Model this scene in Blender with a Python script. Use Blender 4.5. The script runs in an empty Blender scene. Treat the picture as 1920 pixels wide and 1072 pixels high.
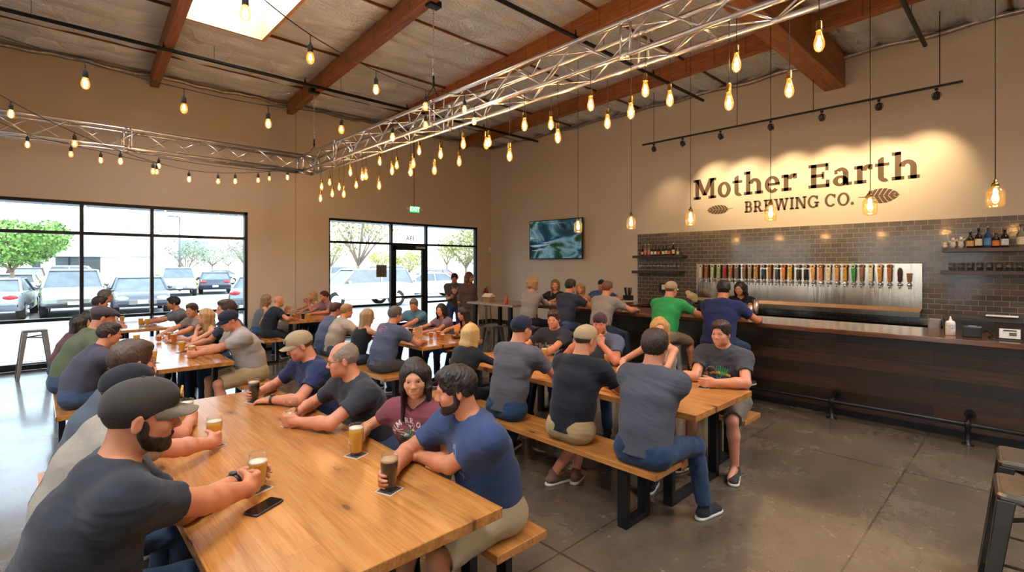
import bpy, bmesh, math, random
import numpy as np
from mathutils import Vector, Matrix, Euler
from mathutils.bvhtree import BVHTree
C = bpy.context.scene.collection
SC = bpy.context.scene
R = math.radians
PI = math.pi
random.seed(7)
# ---------------------------------------------------------------- camera
F_PX, EYE, YAW, HOR = 930.0, 1.8, R(43.5), 496.0
cam_d = bpy.data.cameras.new('camera'); cam = bpy.data.objects.new('camera', cam_d); C.objects.link(cam)
cam.location = (0, 0, EYE); cam.rotation_euler = (R(90), 0, -YAW)
cam_d.sensor_width = 36; cam_d.lens = F_PX / 1920 * 36; cam_d.shift_y = -(536 - HOR) / 1920
cam_d.clip_start = .05; cam_d.clip_end = 400
SC.camera = cam
FW = Vector((math.sin(YAW), math.cos(YAW), 0)); RT = Vector((math.cos(YAW), -math.sin(YAW), 0))
def ray(px, py): return FW + RT * ((px - 960) / F_PX) + Vector((0, 0, (HOR - py) / F_PX))
def at_z(px, py, z): d = ray(px, py); return Vector((0, 0, EYE)) + d * ((z - EYE) / d.z)
def at_x(px, py, x): d = ray(px, py); return Vector((0, 0, EYE)) + d * (x / d.x)
def at_y(px, py, y): d = ray(px, py); return Vector((0, 0, EYE)) + d * (y / d.y)
def at_d(px, py, dd): return Vector((0, 0, EYE)) + ray(px, py) * dd
# ---------------------------------------------------------------- exposure, sky, sun, daylight and skylight fill
vs = SC.view_settings
vs.view_transform = 'Standard'; vs.look = 'None'; vs.gamma = 1.0; vs.use_curve_mapping = False
vs.exposure = 0.23
cy = SC.cycles
cy.use_denoising = True
cy.max_bounces = 8; cy.diffuse_bounces = 3; cy.glossy_bounces = 3; cy.transmission_bounces = 6; cy.transparent_max_bounces = 10
cy.caustics_reflective = False; cy.caustics_refractive = False
cy.sample_clamp_indirect = 4.0; cy.use_adaptive_sampling = True; cy.adaptive_threshold = 0.03
W = bpy.data.worlds.new('sky'); SC.world = W; W.use_nodes = True
wn = W.node_tree
bg = wn.nodes['Background']
sky = wn.nodes.new('ShaderNodeTexSky'); sky.sky_type = 'NISHITA'; sky.sun_disc = False
sky.sun_elevation = R(48); sky.sun_rotation = R(150); sky.air_density = 1.0; sky.dust_density = 3.0
mixw = wn.nodes.new('ShaderNodeMix'); mixw.data_type = 'RGBA'
mixw.inputs['Factor'].default_value = .55
mixw.inputs['B'].default_value = (3.6, 3.75, 3.9, 1)
wn.links.new(sky.outputs['Color'], mixw.inputs['A']); wn.links.new(mixw.outputs['Result'], bg.inputs['Color'])
bg.inputs['Strength'].default_value = 1.0
def lamp(name, kind, loc, energy, color=(1, 1, 1), size=None, rot=None, size_y=None, **kw):
    d = bpy.data.lights.new(name, kind); d.energy = energy; d.color = color
    if kind == 'AREA':
        d.size = size or 1
        if size_y: d.shape = 'RECTANGLE'; d.size_y = size_y
    elif kind in ('POINT', 'SPOT'): d.shadow_soft_size = size or .03
    for k, v in kw.items(): setattr(d, k, v)
    o = bpy.data.objects.new(name, d); C.objects.link(o); o.location = loc
    if rot: o.rotation_euler = rot
    return o
sun = lamp('sun', 'SUN', (0, 0, 30), 4.6, (1, .96, .9), rot=(R(42), 0, R(200)))
sun.data.angle = R(1.0)
SKYLIGHTS_SEEN_AND_ADDED = [(1.5, 2.6, 6.2, 8.65), (4.4, 5.5, -2.5, -.2), (-.9, .2, .6, 2.6), (-3.2, -2.1, 4.0, 6.4), (6.9, 8.0, -4.0, -2.0), (-3.2, -2.1, -3.5, -1.2)]  # first is the seen skylight; the rest are added out of view for fill light
for (sx0, sx1, sy0, sy1) in SKYLIGHTS_SEEN_AND_ADDED:
    lamp('skylight_fill', 'AREA', ((sx0 + sx1) / 2, (sy0 + sy1) / 2, 5.985), 150 if sy1 > 8 else 460, (.93, .97, 1), size=sx1 - sx0 - .002, size_y=sy1 - sy0 - .002)  # area lamp standing in for daylight, stronger in the added openings
# ---------------------------------------------------------------- object helpers
def tag(o, label=None, cat=None, group=None, kind=None):
    if label: o['label'] = label
    if cat: o['category'] = cat
    if group: o['group'] = group
    if kind: o['kind'] = kind
    return o
def thing(name, label, cat, loc=(0, 0, 0), rz=0, group=None):
    o = bpy.data.objects.new(name, None); C.objects.link(o); o.location = loc; o.rotation_euler = (0, 0, rz)
    o.empty_display_size = .1
    return tag(o, label, cat, group)
def mesh_obj(name, me, parent=None):
    o = bpy.data.objects.new(name, me); C.objects.link(o)
    if parent: o.parent = parent
    return o
def copy_tree(o, parent=None):
    c = o.copy(); C.objects.link(c)
    if parent: c.parent = parent
    for ch in list(o.children):
        copy_tree(ch, c)
    return c
class MB:
    """collects shapes of one part"""
    def __init__(s): s.v = []; s.f = []; s.m = []; s.sm = []
    def add(s, vs, fs, mi=0, smooth=False):
        b = len(s.v); s.v.extend([tuple(v) for v in vs])
        for f in fs: s.f.append([b + i for i in f]); s.m.append(mi); s.sm.append(smooth)
    def box(s, x0, x1, y0, y1, z0, z1, mi=0, rot=None, org=None):
        vs = [Vector((x, y, z)) for z in (z0, z1) for y in (y0, y1) for x in (x0, x1)]
        if rot is not None:
            o = Vector(org or (0, 0, 0)); vs = [rot @ (v - o) + o for v in vs]
        s.add(vs, [(0, 2, 3, 1), (4, 5, 7, 6), (0, 1, 5, 4), (2, 6, 7, 3), (0, 4, 6, 2), (1, 3, 7, 5)], mi)
        return s
    def rbox(s, x0, x1, y0, y1, z0, z1, r=.01, mi=0, seg=3):
        """box with rounded vertical corners and softened top and bottom rims"""
        def ring(rr, z, ins):
            pts = []
            for cx, cy, a0 in ((x1 - r, y1 - r, 0), (x0 + r, y1 - r, PI / 2), (x0 + r, y0 + r, PI), (x1 - r, y0 + r, 1.5 * PI)):
                for k in range(seg + 1):
                    a = a0 + PI / 2 * k / seg
                    pts.append((cx + rr * math.cos(a), cy + rr * math.sin(a), z))
            return pts
        e = min(r * .35, (z1 - z0) * .3)
        s.loft([ring(r - e, z0, e), ring(r, z0 + e, 0), ring(r, z1 - e, 0), ring(r - e, z1, e)], mi, caps=True, smooth=False)
        return s
    def loft(s, rings, mi=0, caps=True, smooth=True, closed=True):
        n = len(rings[0]); vs = [p for r_ in rings for p in r_]; fs = []
        for i in range(len(rings) - 1):
            for k in range(n if closed else n - 1):
                a = i * n + k; b = i * n + (k + 1) % n
                fs.append((a, b, b + n, a + n))
        s.add(vs, fs, mi, smooth)
        if caps and closed:
            b = len(s.v) - len(vs)
            s.f.append([b + k for k in reversed(range(n))]); s.m.append(mi); s.sm.append(False)
            s.f.append([b + len(vs) - n + k for k in range(n)]); s.m.append(mi); s.sm.append(False)
        return s
    def tube(s, pts, r, n=8, mi=0, caps=True, smooth=True):
        pts = [Vector(p) for p in pts]; m = len(pts)
        rs = r if isinstance(r, (list, tuple)) else [r] * m
        rings = []; up = None
        for i, p in enumerate(pts):
            t = (pts[min(i + 1, m - 1)] - pts[max(i - 1, 0)])
            if t.length < 1e-9: t = Vector((0, 0, 1))
            t.normalize()
            if up is None: up = Vector((0, 0, 1)) if abs(t.z) < .9 else Vector((1, 0, 0))
            u = t.cross(up); u = u.normalized() if u.length > 1e-6 else t.orthogonal().normalized(); w = u.cross(t); up = w
            rings.append([p + (u * math.cos(2 * PI * k / n) + w * math.sin(2 * PI * k / n)) * rs[i] for k in range(n)])
        return s.loft(rings, mi, caps, smooth)
    def bar(s, a, b, w, h, mi=0):
        a = Vector(a); b = Vector(b); t = (b - a).normalized(); up = Vector((0, 0, 1)) if abs(t.z) < .9 else Vector((0, 1, 0))
        u = t.cross(up).normalized(); v = u.cross(t)
        q = [u * (sx * w / 2) + v * (sy * h / 2) for sx, sy in ((-1, -1), (1, -1), (1, 1), (-1, 1))]
        return s.loft([[a + k for k in q], [b + k for k in q]], mi, True, False)
    def lathe(s, prof, n=20, mi=0, c=(0, 0, 0), smooth=True, caps=True, axis='z'):
        rings = []
        for r_, z in prof:
            if axis == 'z': rings.append([(c[0] + r_ * math.cos(2 * PI * k / n), c[1] + r_ * math.sin(2 * PI * k / n), c[2] + z) for k in range(n)])
            elif axis == 'x': rings.append([(c[0] + z, c[1] + r_ * math.cos(2 * PI * k / n), c[2] + r_ * math.sin(2 * PI * k / n)) for k in range(n)])
            else: rings.append([(c[0] + r_ * math.sin(2 * PI * k / n), c[1] + z, c[2] + r_ * math.cos(2 * PI * k / n)) for k in range(n)])
        return s.loft(rings, mi, caps, smooth)
    def ball(s, c, rx, ry=None, rz=None, n=12, mi=0):
        ry = ry or rx; rz = rz or rx
        rings = []
        for i in range(n // 2 + 1):
            a = -PI / 2 + PI * i / (n // 2); rr = max(math.cos(a), 1e-3)
            rings.append([(c[0] + rx * rr * math.cos(2 * PI * k / n), c[1] + ry * rr * math.sin(2 * PI * k / n), c[2] + rz * math.sin(a)) for k in range(n)])
        return s.loft(rings, mi, True, True)
    def prism(s, poly, axis, a0, a1, mi=0, smooth=False):
        """poly: 2D points; axis x -> (y,z), y -> (x,z), z -> (x,y)"""
        def P(p, a): return (a, p[0], p[1]) if axis == 'x' else (p[0], a, p[1]) if axis == 'y' else (p[0], p[1], a)
        return s.loft([[P(p, a0) for p in poly], [P(p, a1) for p in poly]], mi, True, smooth)
    def build(s, name, mats, parent=None, bevel=0, fix=True):
        me = bpy.data.meshes.new(name); me.from_pydata(s.v, [], s.f)
        if not isinstance(mats, (list, tuple)): mats = [mats]
        for m in mats: me.materials.append(m)
        me.polygons.foreach_set('material_index', s.m); me.polygons.foreach_set('use_smooth', s.sm)
        if fix:
            bm = bmesh.new(); bm.from_mesh(me); bmesh.ops.recalc_face_normals(bm, faces=bm.faces); bm.to_mesh(me); bm.free()
        me.update()
        o = mesh_obj(name, me, parent)
        if bevel:
            b = o.modifiers.new('soft_edges', 'BEVEL'); b.width = bevel; b.segments = 2; b.limit_method = 'ANGLE'; b.angle_limit = R(40)
        return o
# ---------------------------------------------------------------- materials
def lin(c):
    if isinstance(c, str): c = [int(c[i:i + 2], 16) / 255 for i in (0, 2, 4)]
    return tuple((x / 12.92 if x <= .04045 else ((x + .055) / 1.055) ** 2.4) for x in c[:3])
class NT:
    def __init__(s, name):
        s.m = bpy.data.materials.new(name); s.m.use_nodes = True; s.t = s.m.node_tree; s.b = s.t.nodes['Principled BSDF']
    def n(s, typ, **kw):
        x = s.t.nodes.new('ShaderNode' + typ)
        for k, v in kw.items():
            if k in x.inputs: x.inputs[k].default_value = v
            else: setattr(x, k, v)
        return x
    def l(s, a, b): s.t.links.new(a, b)
    def coord(s, scale=(1, 1, 1), rot=(0, 0, 0), kind='Object'):
        tc = s.n('TexCoord'); mp = s.n('Mapping'); mp.inputs['Scale'].default_value = scale; mp.inputs['Rotation'].default_value = rot
        s.l(tc.outputs[kind], mp.inputs['Vector']); return mp.outputs['Vector']
    def noise(s, vec, scale, detail=4, rough=.55, dist=0):
        x = s.n('TexNoise', Scale=scale, Detail=detail, Roughness=rough, Distortion=dist); s.l(vec, x.inputs['Vector']); return x.outputs['Fac']
    def ramp(s, fac, stops):
        x = s.n('ValToRGB'); e = x.color_ramp.elements
        while len(e) < len(stops): e.new(.5)
        for k, (p, c) in enumerate(stops): e[k].position = p; e[k].color = (*c[:3], 1)
        s.l(fac, x.inputs['Fac']); return x.outputs['Color']
    def mix(s, fac, a, b, mode='MIX'):
        x = s.n('Mix'); x.data_type = 'RGBA'; x.blend_type = mode
        for v, i in ((fac, 'Factor'), (a, 'A'), (b, 'B')):
            if hasattr(v, 'links') or hasattr(v, 'is_linked'): s.l(v, x.inputs[i])
            else: x.inputs[i].default_value = v if i == 'Factor' else (*v[:3], 1)
        return x.outputs['Result']
    def bump(s, h, strength=.3, dist=.01):
        x = s.n('Bump', Strength=strength, Distance=dist); s.l(h, x.inputs['Height']); s.l(x.outputs['Normal'], s.b.inputs['Normal']); return x
    def set(s, **kw):
        for k, v in kw.items():
            i = s.b.inputs[k.replace('_', ' ')]
            if hasattr(v, 'links'): s.l(v, i)
            else: i.default_value = (tuple(v[:3]) + (1,))[:len(i.default_value)] if hasattr(v, '__len__') else v
        return s
    def math(s, op, a, b=None, c=None):
        x = s.n('Math', operation=op)
        for i, v in enumerate((a, b, c)):
            if v is None: continue
            if hasattr(v, 'links'): s.l(v, x.inputs[i])
            else: x.inputs[i].default_value = v
        return x.outputs[0]
_mc = {}
def mk(name, col, rough=.5, metal=0, vary=.12, scale=8, bump=0, bscale=60, stretch=(1, 1, 1), **kw):
    key = (name, str(col), rough, metal)
    if key in _mc: return _mc[key]
    t = NT(name); c = lin(col) if not (isinstance(col, tuple) and len(col) == 4) else col[:3]
    v = t.coord(stretch)
    f = t.noise(v, scale, 3)
    t.set(Base_Color=t.ramp(f, [(.3, tuple(x * (1 - vary) for x in c)), (.7, tuple(min(1, x * (1 + vary)) for x in c))]), Roughness=rough, Metallic=metal)
    if bump: t.bump(t.noise(v, bscale, 3), bump, .004)
    for k, x in kw.items(): t.set(**{k: x})
    _mc[key] = t.m
    return t.m
def emis(name, col, strength):
    t = NT(name); t.set(Base_Color=(0, 0, 0), Emission_Color=col, Emission_Strength=strength, Roughness=1); return t.m
def wood_mat(name, dark, mid, light, axis='y', plank=.14, length=1.8, rough=.3, knots=True, coat=.25):
    t = NT(name); lo = {'x': (.7, 12, 12), 'y': (12, .7, 12), 'z': (12, 12, .7)}[axis]
    v = t.coord(lo)
    n1 = t.noise(v, 1.1, 5, .6, 1.6); n2 = t.noise(v, 6, 4, .6, .6)
    g = t.mix(.4, n1, n2)
    col = t.ramp(g, [(.3, lin(dark)), (.48, lin(mid)), (.62, lin(light)), (.75, lin(mid))])
    br = t.n('TexBrick', Scale=1.0); br.offset = .37; br.inputs['Mortar Size'].default_value = .0009; br.inputs['Brick Width'].default_value = length; br.inputs['Row Height'].default_value = plank
    br.inputs['Color1'].default_value = (.78, .78, .78, 1); br.inputs['Color2'].default_value = (1, 1, 1, 1); br.inputs['Mortar'].default_value = (.45, .4, .35, 1)
    vv = t.coord((1, 1, 1), (0, 0, R(90)) if axis == 'y' else (0, 0, 0)) if axis != 'z' else t.coord((1, 1, 1), (0, R(90), 0))
    t.l(vv, br.inputs['Vector'])
    col = t.mix(.8, col, br.outputs['Color'], 'MULTIPLY')
    if knots:
        vo = t.n('TexVoronoi', Scale=1.0, voronoi_dimensions='2D'); vo.inputs['Randomness'].default_value = 1.0
        ks = {'x': (1.3, 3.4, 1), 'y': (3.4, 1.3, 1), 'z': (3.4, 3.4, 1)}[axis]
        t.l(t.coord(ks), vo.inputs['Vector'])
        k = t.ramp(vo.outputs['Distance'], [(.03, (.9, .9, .9)), (.055, (.35, .35, .35)), (.16, (0, 0, 0))])
        col = t.mix(k, col, tuple(x * .35 for x in lin(dark)))
    t.set(Base_Color=col, Roughness=rough, Coat_Weight=coat, Coat_Roughness=.18)
    t.bump(g, .12, .003)
    return t.m
M = {}
M['black_steel'] = mk('black powder coated steel', '17171a', .45, .5, .1, 20)
M['dark_frame'] = mk('dark bronze aluminium', '1d2024', .38, .6, .1, 12)
M['brushed_steel'] = None
def brushed(name, col='b9aea2', rough=.3, stretch=(60, 60, 1)):
    t = NT(name); v = t.coord(stretch); n_ = t.noise(v, 3, 4)
    t.set(Base_Color=t.ramp(n_, [(.3, tuple(x * .85 for x in lin(col))), (.7, lin(col))]), Metallic=1.0, Roughness=t.math('MULTIPLY_ADD', n_, .22, rough - .1))
    return t.m
M['brushed_steel'] = brushed('brushed stainless steel')
M['alu'] = mk('satin aluminium', 'd9d4cf', .28, 1.0, .08, 30)
M['chrome'] = mk('polished chrome', 'd8d8d8', .1, 1.0, .04, 10)
M['gunmetal'] = mk('clear coated gunmetal', '6f675e', .32, .9, .25, 9)
M['white_paint'] = mk('white enamel', 'e8e6e0', .4, 0, .04, 10)
M['black_plastic'] = mk('black plastic', '141415', .4, 0, .1, 20)
M['rubber'] = mk('black rubber', '101010', .8, 0, .1, 30)
M['brass'] = mk('aged brass', '8c6a3a', .35, 1.0, .2, 40)
M['wood_table'] = wood_mat('honey fir planks', '8e5524', 'b97a3c', 'ca8f50', 'y', .17, 1.9, .26)
M['wood_beam'] = wood_mat('glulam timber', '6b3a1a', '935628', 'ab6c38', 'y', .04, 3.0, .6, False, 0)
M['wood_beam_x'] = wood_mat('glulam timber cross', '6b3a1a', '935628', 'ab6c38', 'x', .04, 3.0, .6, False, 0)
M['wood_shelf'] = wood_mat('walnut shelf', '24140c', '3a2216', '4a2d1c', 'y', .2, 3.0, .35, False)
M['wood_bar'] = wood_mat('dark stained bar top', '3a1e10', '5a3420', '6f4529', 'y', .12, 1.6, .18, False, .5)
# ================================================================= the room
XW, YW, ZC = 10.3, 11.8, 5.55
XL, YB = -4.2, -6.0
def plaster(name, col):
    t = NT(name); v = t.coord(); n_ = t.noise(v, 1.3, 4); n2 = t.noise(v, 90, 3)
    c = lin(col); t.set(Base_Color=t.ramp(n_, [(.3, tuple(x * .95 for x in c)), (.7, c)]), Roughness=.75); t.bump(n2, .1, .003); return t.m
M['wall'] = plaster('warm cream wall paint', 'd8c9b4')
def struct(o): o['kind'] = 'structure'; return o
# floor
t = NT('polished concrete'); v = t.coord()
a = t.noise(v, .55, 6, .62, .6); b = t.noise(v, 2.2, 6, .65, .2); c_ = t.noise(v, 26, 4, .6)
col = t.ramp(t.mix(.45, a, b), [(.3, lin('42382d')), (.44, lin('564a3d')), (.56, lin('66594a')), (.72, lin('7a6c5b'))])
col = t.mix(t.ramp(c_, [(.35, (.2, .2, .2)), (.6, (0, 0, 0))]), col, lin('5e554b'))
sep = t.n('SeparateXYZ'); t.l(v, sep.inputs[0])
wob = t.math('MULTIPLY_ADD', t.noise(v, 14, 2), .006, -.003)
line = None
for ax, vals in (('Y', (.78, 2.04, 5.0, 8.2, -2.3)), ('X', (5.45, 2.35, -.75, 8.9))):
    for q in vals:
        d_ = t.math('LESS_THAN', t.math('ABSOLUTE', t.math('SUBTRACT', t.math('ADD', sep.outputs[ax], wob), q)), .0062 if ax == 'Y' else .010)
        line = d_ if line is None else t.math('MAXIMUM', line, d_)
vo = t.n('TexVoronoi', feature='DISTANCE_TO_EDGE', Scale=.33); t.l(t.coord((1, 1, 1), (0, 0, .6)), vo.inputs['Vector'])
crk = t.math('LESS_THAN', t.math('ADD', vo.outputs['Distance'], t.math('MULTIPLY', t.noise(v, 9, 4), .02)), .0135)
line = t.math('MAXIMUM', line, t.math('MULTIPLY', crk, .3))
col = t.mix(t.math('MULTIPLY', line, .75), col, lin('2c2620'))
t.set(Base_Color=col, Roughness=t.math('MULTIPLY_ADD', b, .3, .1), Coat_Weight=.5, Coat_Roughness=.10)
t.bump(c_, .05, .002)
M['floor'] = t.m
struct(MB().box(XL, XW, YB, YW, -.2, 0).build('floor', M['floor']))
# walls with openings
def wall_strip(mb, fixed, x0, x1, z0, z1, opens, th, axis):
    """wall along X (axis 'y' thickness) or along Y, cut into boxes around the openings"""
    def bx(a0, a1, b0, b1):
        if a1 - a0 < .001 or b1 - b0 < .001: return
        if axis == 'y': mb.box(a0, a1, fixed, fixed + th, b0, b1)
        else: mb.box(min(fixed, fixed + th), max(fixed, fixed + th), a0, a1, b0, b1)
    cur = x0
    for (o0, o1, h0, h1) in opens:
        bx(cur, o0, z0, z1); bx(o0, o1, z0, h0); bx(o0, o1, h1, z1); cur = o1
    bx(cur, x1, z0, z1)
WIN1 = (-2.4, 3.27, 0.0, 2.94); WIN2 = (5.07, 9.77, 0.0, 2.94)
mb = MB(); wall_strip(mb, YW, XL - .3, XW + .3, 0, ZC + .2, [WIN1, WIN2], .25, 'y'); struct(mb.build('wall_back', M['wall']))
struct(MB().box(XW, XW + .25, YB, YW, 0, ZC + .2).build('wall_right', M['wall']))
mb = MB(); wall_strip(mb, XL, YB, YW, 0, ZC + .2, [(-4.5, -1.0, .0, 3.0), (1.2, 5.2, .0, 3.0), (6.8, 10.4, 0, 3.0)], -.25, 'x'); struct(mb.build('wall_left', M['wall']))
struct(MB().box(XL - .3, XW + .3, YB - .25, YB, 0, ZC + .2).build('wall_front', M['wall']))
# panel joint and baseboard
struct(MB().box(4.27, 4.285, YW - .004, YW, 0, ZC).build('trim_1', mk('wall joint', 'a8937e', .8)))
mb = MB(); mb.box(9.77, XW - .012, YW - .012, YW, 0, .1); struct(mb.build('baseboard_back', mk('black rubber base', '221f1d', .6)))
struct(MB().box(XW - .012, XW, 6.9, YW, 0, .1).build('baseboard_right', mk('black rubber base', '221f1d', .6)))
# ceiling: draped foil insulation between purlins
t = NT('foil insulation'); v = t.coord()
n1 = t.noise(t.coord((.35, 3.2, 1)), 1.5, 5, .6, 1.2); n2 = t.noise(t.coord((1, 1.8, 1)), 4.5, 5, .65, 2.5); n3 = t.noise(v, .5, 2)
t.set(Base_Color=t.ramp(n1, [(.3, lin('dfe6ee')), (.6, lin('f2f8ff'))]), Metallic=.55, Roughness=t.math('MULTIPLY_ADD', n3, .25, .16))
t.bump(t.mix(.45, n1, n2), .9, .10)
M['foil'] = t.m
xs = np.arange(XL, XW + .08, .1); pur = .52
BEAMS = ((-.9, -1.35), (1.6, 1.12), (4.15, 3.55), (6.5, 5.85), (9.1, 8.45), (-3.2, -3.6))
ys = np.arange(YB, YW + .05, .0388)
rng = np.random.RandomState(3)
Xg, Yg = np.meshgrid(xs, ys, indexing='ij')
ph = (Yg - YB) / pur; fr = ph - np.floor(ph)
band = np.floor(ph).astype(int)
amp = rng.uniform(.05, .11, 120)[band]
sag = amp * np.sin(np.pi * fr) ** .7
ruf = np.zeros_like(Xg)
for k in range(14):
    kx, ky, p0 = rng.uniform(1.2, 9), rng.uniform(1, 16), rng.uniform(0, 6.3)
    ruf += np.sin(kx * Xg + ky * Yg + p0 + 1.4 * np.sin(2.1 * Yg + k) + 1.1 * np.sin(1.7 * Xg + 2 * k)) / (2 + .4 * math.hypot(kx, ky))
dmin = np.min([np.abs(Xg - (xa - (xa - xb) / (YW - 3.0) * (YW - Yg))) for xa, xb in BEAMS], 0); tuck = np.clip((dmin - .06) / .35, 0, 1) ** .6
Zg = ZC - tuck * (sag + .024 * ruf * np.sin(np.pi * fr) ** .5)
Zg[:, :] = np.where(Yg > YW - .15, ZC - .03, Zg)
nx, ny = Xg.shape
verts = np.stack([Xg, np.minimum(Yg, YW), Zg], -1).reshape(-1, 3)
faces = []
for i in range(nx - 1):
    for j in range(ny - 1):
        cx, cy_ = xs[i] + .05, ys[j] + .019
        if any(a0 - .02 < cx < a1 + .02 and b0 - .01 < cy_ < b1 + .01 for a0, a1, b0, b1 in SKYLIGHTS_SEEN_AND_ADDED): continue
        a = i * ny + j; faces.append((a, a + 1, a + ny + 1, a + ny))
me = bpy.data.meshes.new('ceiling'); me.from_pydata(verts.tolist(), [], faces); me.materials.append(M['foil'])
me.polygons.foreach_set('use_smooth', [True] * len(faces)); me.update()
struct(mesh_obj('ceiling', me))
# roof deck above the foil, open at the seen skylight and the added ones
mb = MB(); SKO = [(a_ - .045, b_ + .045, c_ - .045, d_ + .045) for a_, b_, c_, d_ in SKYLIGHTS_SEEN_AND_ADDED]; xsl = sorted({XL - .3, XW + .3, *[q for s_ in SKO for q in s_[:2]]})
for i in range(len(xsl) - 1):
    cuts = sorted([s_[2:] for s_ in SKO if s_[0] <= xsl[i] + .001 and s_[1] >= xsl[i + 1] - .001])
    cur = YB - .3
    for c0, c1 in cuts: mb.box(xsl[i], xsl[i + 1], cur, c0, ZC + .1, ZC + .2); cur = c1
    mb.box(xsl[i], xsl[i + 1], cur, YW + .3, ZC + .1, ZC + .2)
struct(mb.build('roof', mk('roof deck', '6b6259', .8)))
t = NT('frosted acrylic'); tl = t.n('BsdfTranslucent'); tl.inputs[0].default_value = (.95, .97, 1, 1); tp = t.n('BsdfTransparent'); mx = t.n('MixShader'); mx.inputs[0].default_value = .35
t.l(tl.outputs[0], mx.inputs[1]); t.l(tp.outputs[0], mx.inputs[2]); t.l(mx.outputs[0], t.t.nodes['Material Output'].inputs['Surface']); M['acrylic'] = t.m
M['curb'] = wood_mat('pale curb timber', 'a87444', 'c79561', 'd8ab7c', 'x', .3, 3, .6, False, 0)
for k, (a0, a1, b0, b1) in enumerate(SKYLIGHTS_SEEN_AND_ADDED):  # all but the first are unseen openings added to carry fill lamps
    root = bpy.data.objects.new('window_%d' % (k + 3), None); C.objects.link(root); root['kind'] = 'structure'
    mb = MB(); e = .05
    mb.box(a0 - e, a1 + e, b0 - e, b0, ZC - .1, ZC + .43); mb.box(a0 - e, a1 + e, b1, b1 + e, ZC - .1, ZC + .43)
    mb.box(a0 - e, a0, b0, b1, ZC - .1, ZC + .43); mb.box(a1, a1 + e, b0, b1, ZC - .1, ZC + .43)
    mb.build('curb', M['curb'], root)
    mb = MB(); mb.add([(a0 - e, b0 - e, ZC + .432), (a1 + e, b0 - e, ZC + .432), (a1 + e, b1 + e, ZC + .432), (a0 - e, b1 + e, ZC + .432)], [(0, 1, 2, 3)]); mb.build('sun_diffuser', M['acrylic'], root)  # diffuser pane added to keep direct sun out of the room
# purlins seen between the foil bays
pm = wood_mat('purlin timber', '4a2812', '6a3a1c', '7c4824', 'x', .1, 4, .7, False, 0)
k = 0
for y in np.arange(YB + pur * 4, YW - .2, pur * 4):
    segs = [(XL, XW)]
    for a0, a1, b0, b1 in SKYLIGHTS_SEEN_AND_ADDED:
        if b0 - .06 < y < b1 + .06:
            ns = []
            for s0, s1 in segs:
                if a0 > s0 and a1 < s1: ns += [(s0, a0 - .05), (a1 + .05, s1)]
                else: ns.append((s0, s1))
            segs = ns
    mb = MB()
    for s0, s1 in segs: mb.box(s0, s1, y - .014, y + .014, ZC - .045, ZC + .1)
    k += 1; struct(mb.build('trim_%d' % (k + 1), pm))
# glulam beams
def beam(xa, xb, name='beam'):
    """from the window wall (xa) back to the rear wall"""
    s_ = (xa - xb) / (YW - 3.0); x_r = xb - s_ * (3.0 - YB)
    mb = MB(); w = .07
    q = [(-w, ZC - .3), (w, ZC - .3), (w, ZC + .1), (-w, ZC + .1)]
    mb.loft([[(x_r + a_, YB, z_) for a_, z_ in q], [(xa + a_, YW, z_) for a_, z_ in q]], 0, True, False)
    o = mb.build('ceiling_beam', M['wood_beam'], bevel=.006); return o
for xa, xb in BEAMS:
    struct(beam(xa, xb))
struct(MB().box(2.0, XW, 2.3, 2.62, 4.93, ZC + .1).build('ceiling_beam', M['wood_beam_x'], bevel=.008))
# foil edge rolls along the wall heads
fm = mk('crumpled foil tape', 'a49a90', .3, .9, .3, 14, .6, 25)
pts = [(x, YW - .05 + .012 * math.sin(x * 7), ZC - .10 + .018 * math.sin(x * 4.3) + .01 * math.sin(x * 13)) for x in np.arange(XL, XW, .12)]
struct(MB().tube(pts, .04, 7).build('trim_40', fm))
pts = [(XW - .05 + .012 * math.sin(y * 7), y, ZC - .10 + .02 * math.sin(y * 4.3)) for y in np.arange(YB, YW, .12)]
struct(MB().tube(pts, .045, 7).build('trim_41', fm))
# storefront glazing
t = NT('window glass')
tr = t.n('BsdfTransparent'); tr.inputs[0].default_value = (.93, .97, .97, 1); gl = t.n('BsdfGlossy', Roughness=.02); fr_ = t.n('Fresnel', IOR=1.45)
mx = t.n('MixShader'); t.l(fr_.outputs[0], mx.inputs[0]); t.l(tr.outputs[0], mx.inputs[1]); t.l(gl.outputs[0], mx.inputs[2])
t.l(mx.outputs[0], t.t.nodes['Material Output'].inputs['Surface'])
M['glass_pane'] = t.m
def glazed(name, x0, x1, z0, z1, vx, hz, parent=None, f=.055, y=None, skip=()):
    y = YW + .06 if y is None else y
    root = bpy.data.objects.new(name, None); C.objects.link(root); root['kind'] = 'structure'
    mb = MB()
    mb.box(x0, x0 + f, y, y + .11, z0, z1); mb.box(x1 - f, x1, y, y + .11, z0, z1)
    mb.box(x0, x1, y, y + .11, z1 - f, z1); mb.box(x0, x1, y, y + .11, z0, z0 + .11)
    xs_ = [x0] + list(vx) + [x1]
    for q in vx: mb.box(q - f / 2, q + f / 2, y + .002, y + .108, z0, z1)
    for i in range(len(xs_) - 1):
        for h in hz:
            if (i, h) in skip: continue
            mb.box(xs_[i] + f / 2, xs_[i + 1] - f / 2, y + .004, y + .106, h - f / 2, h + f / 2)
    mb.build('window_frame', M['dark_frame'], root)
    for i in range(len(xs_) - 1):
        for h0, h1 in zip([z0 + .1] + list(hz), list(hz) + [z1]):
            if (i, 'door') in skip and h0 < 2.2: continue
            MB().box(xs_[i] + f / 2, xs_[i + 1] - f / 2, y + .05, y + .058, h0 + f / 2, h1 - f / 2).build('pane', M['glass_pane'], root)
    return root
glazed('window_1', WIN1[0], WIN1[1], 0, 2.94, [-.6, .53, 1.57], [.83, 2.37])
r2 = glazed('window_2', WIN2[0], WIN2[1], 0, 2.94, [6.82, 7.93], [.74, 2.36], skip={(1, .74), (1, 'door')})
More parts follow.
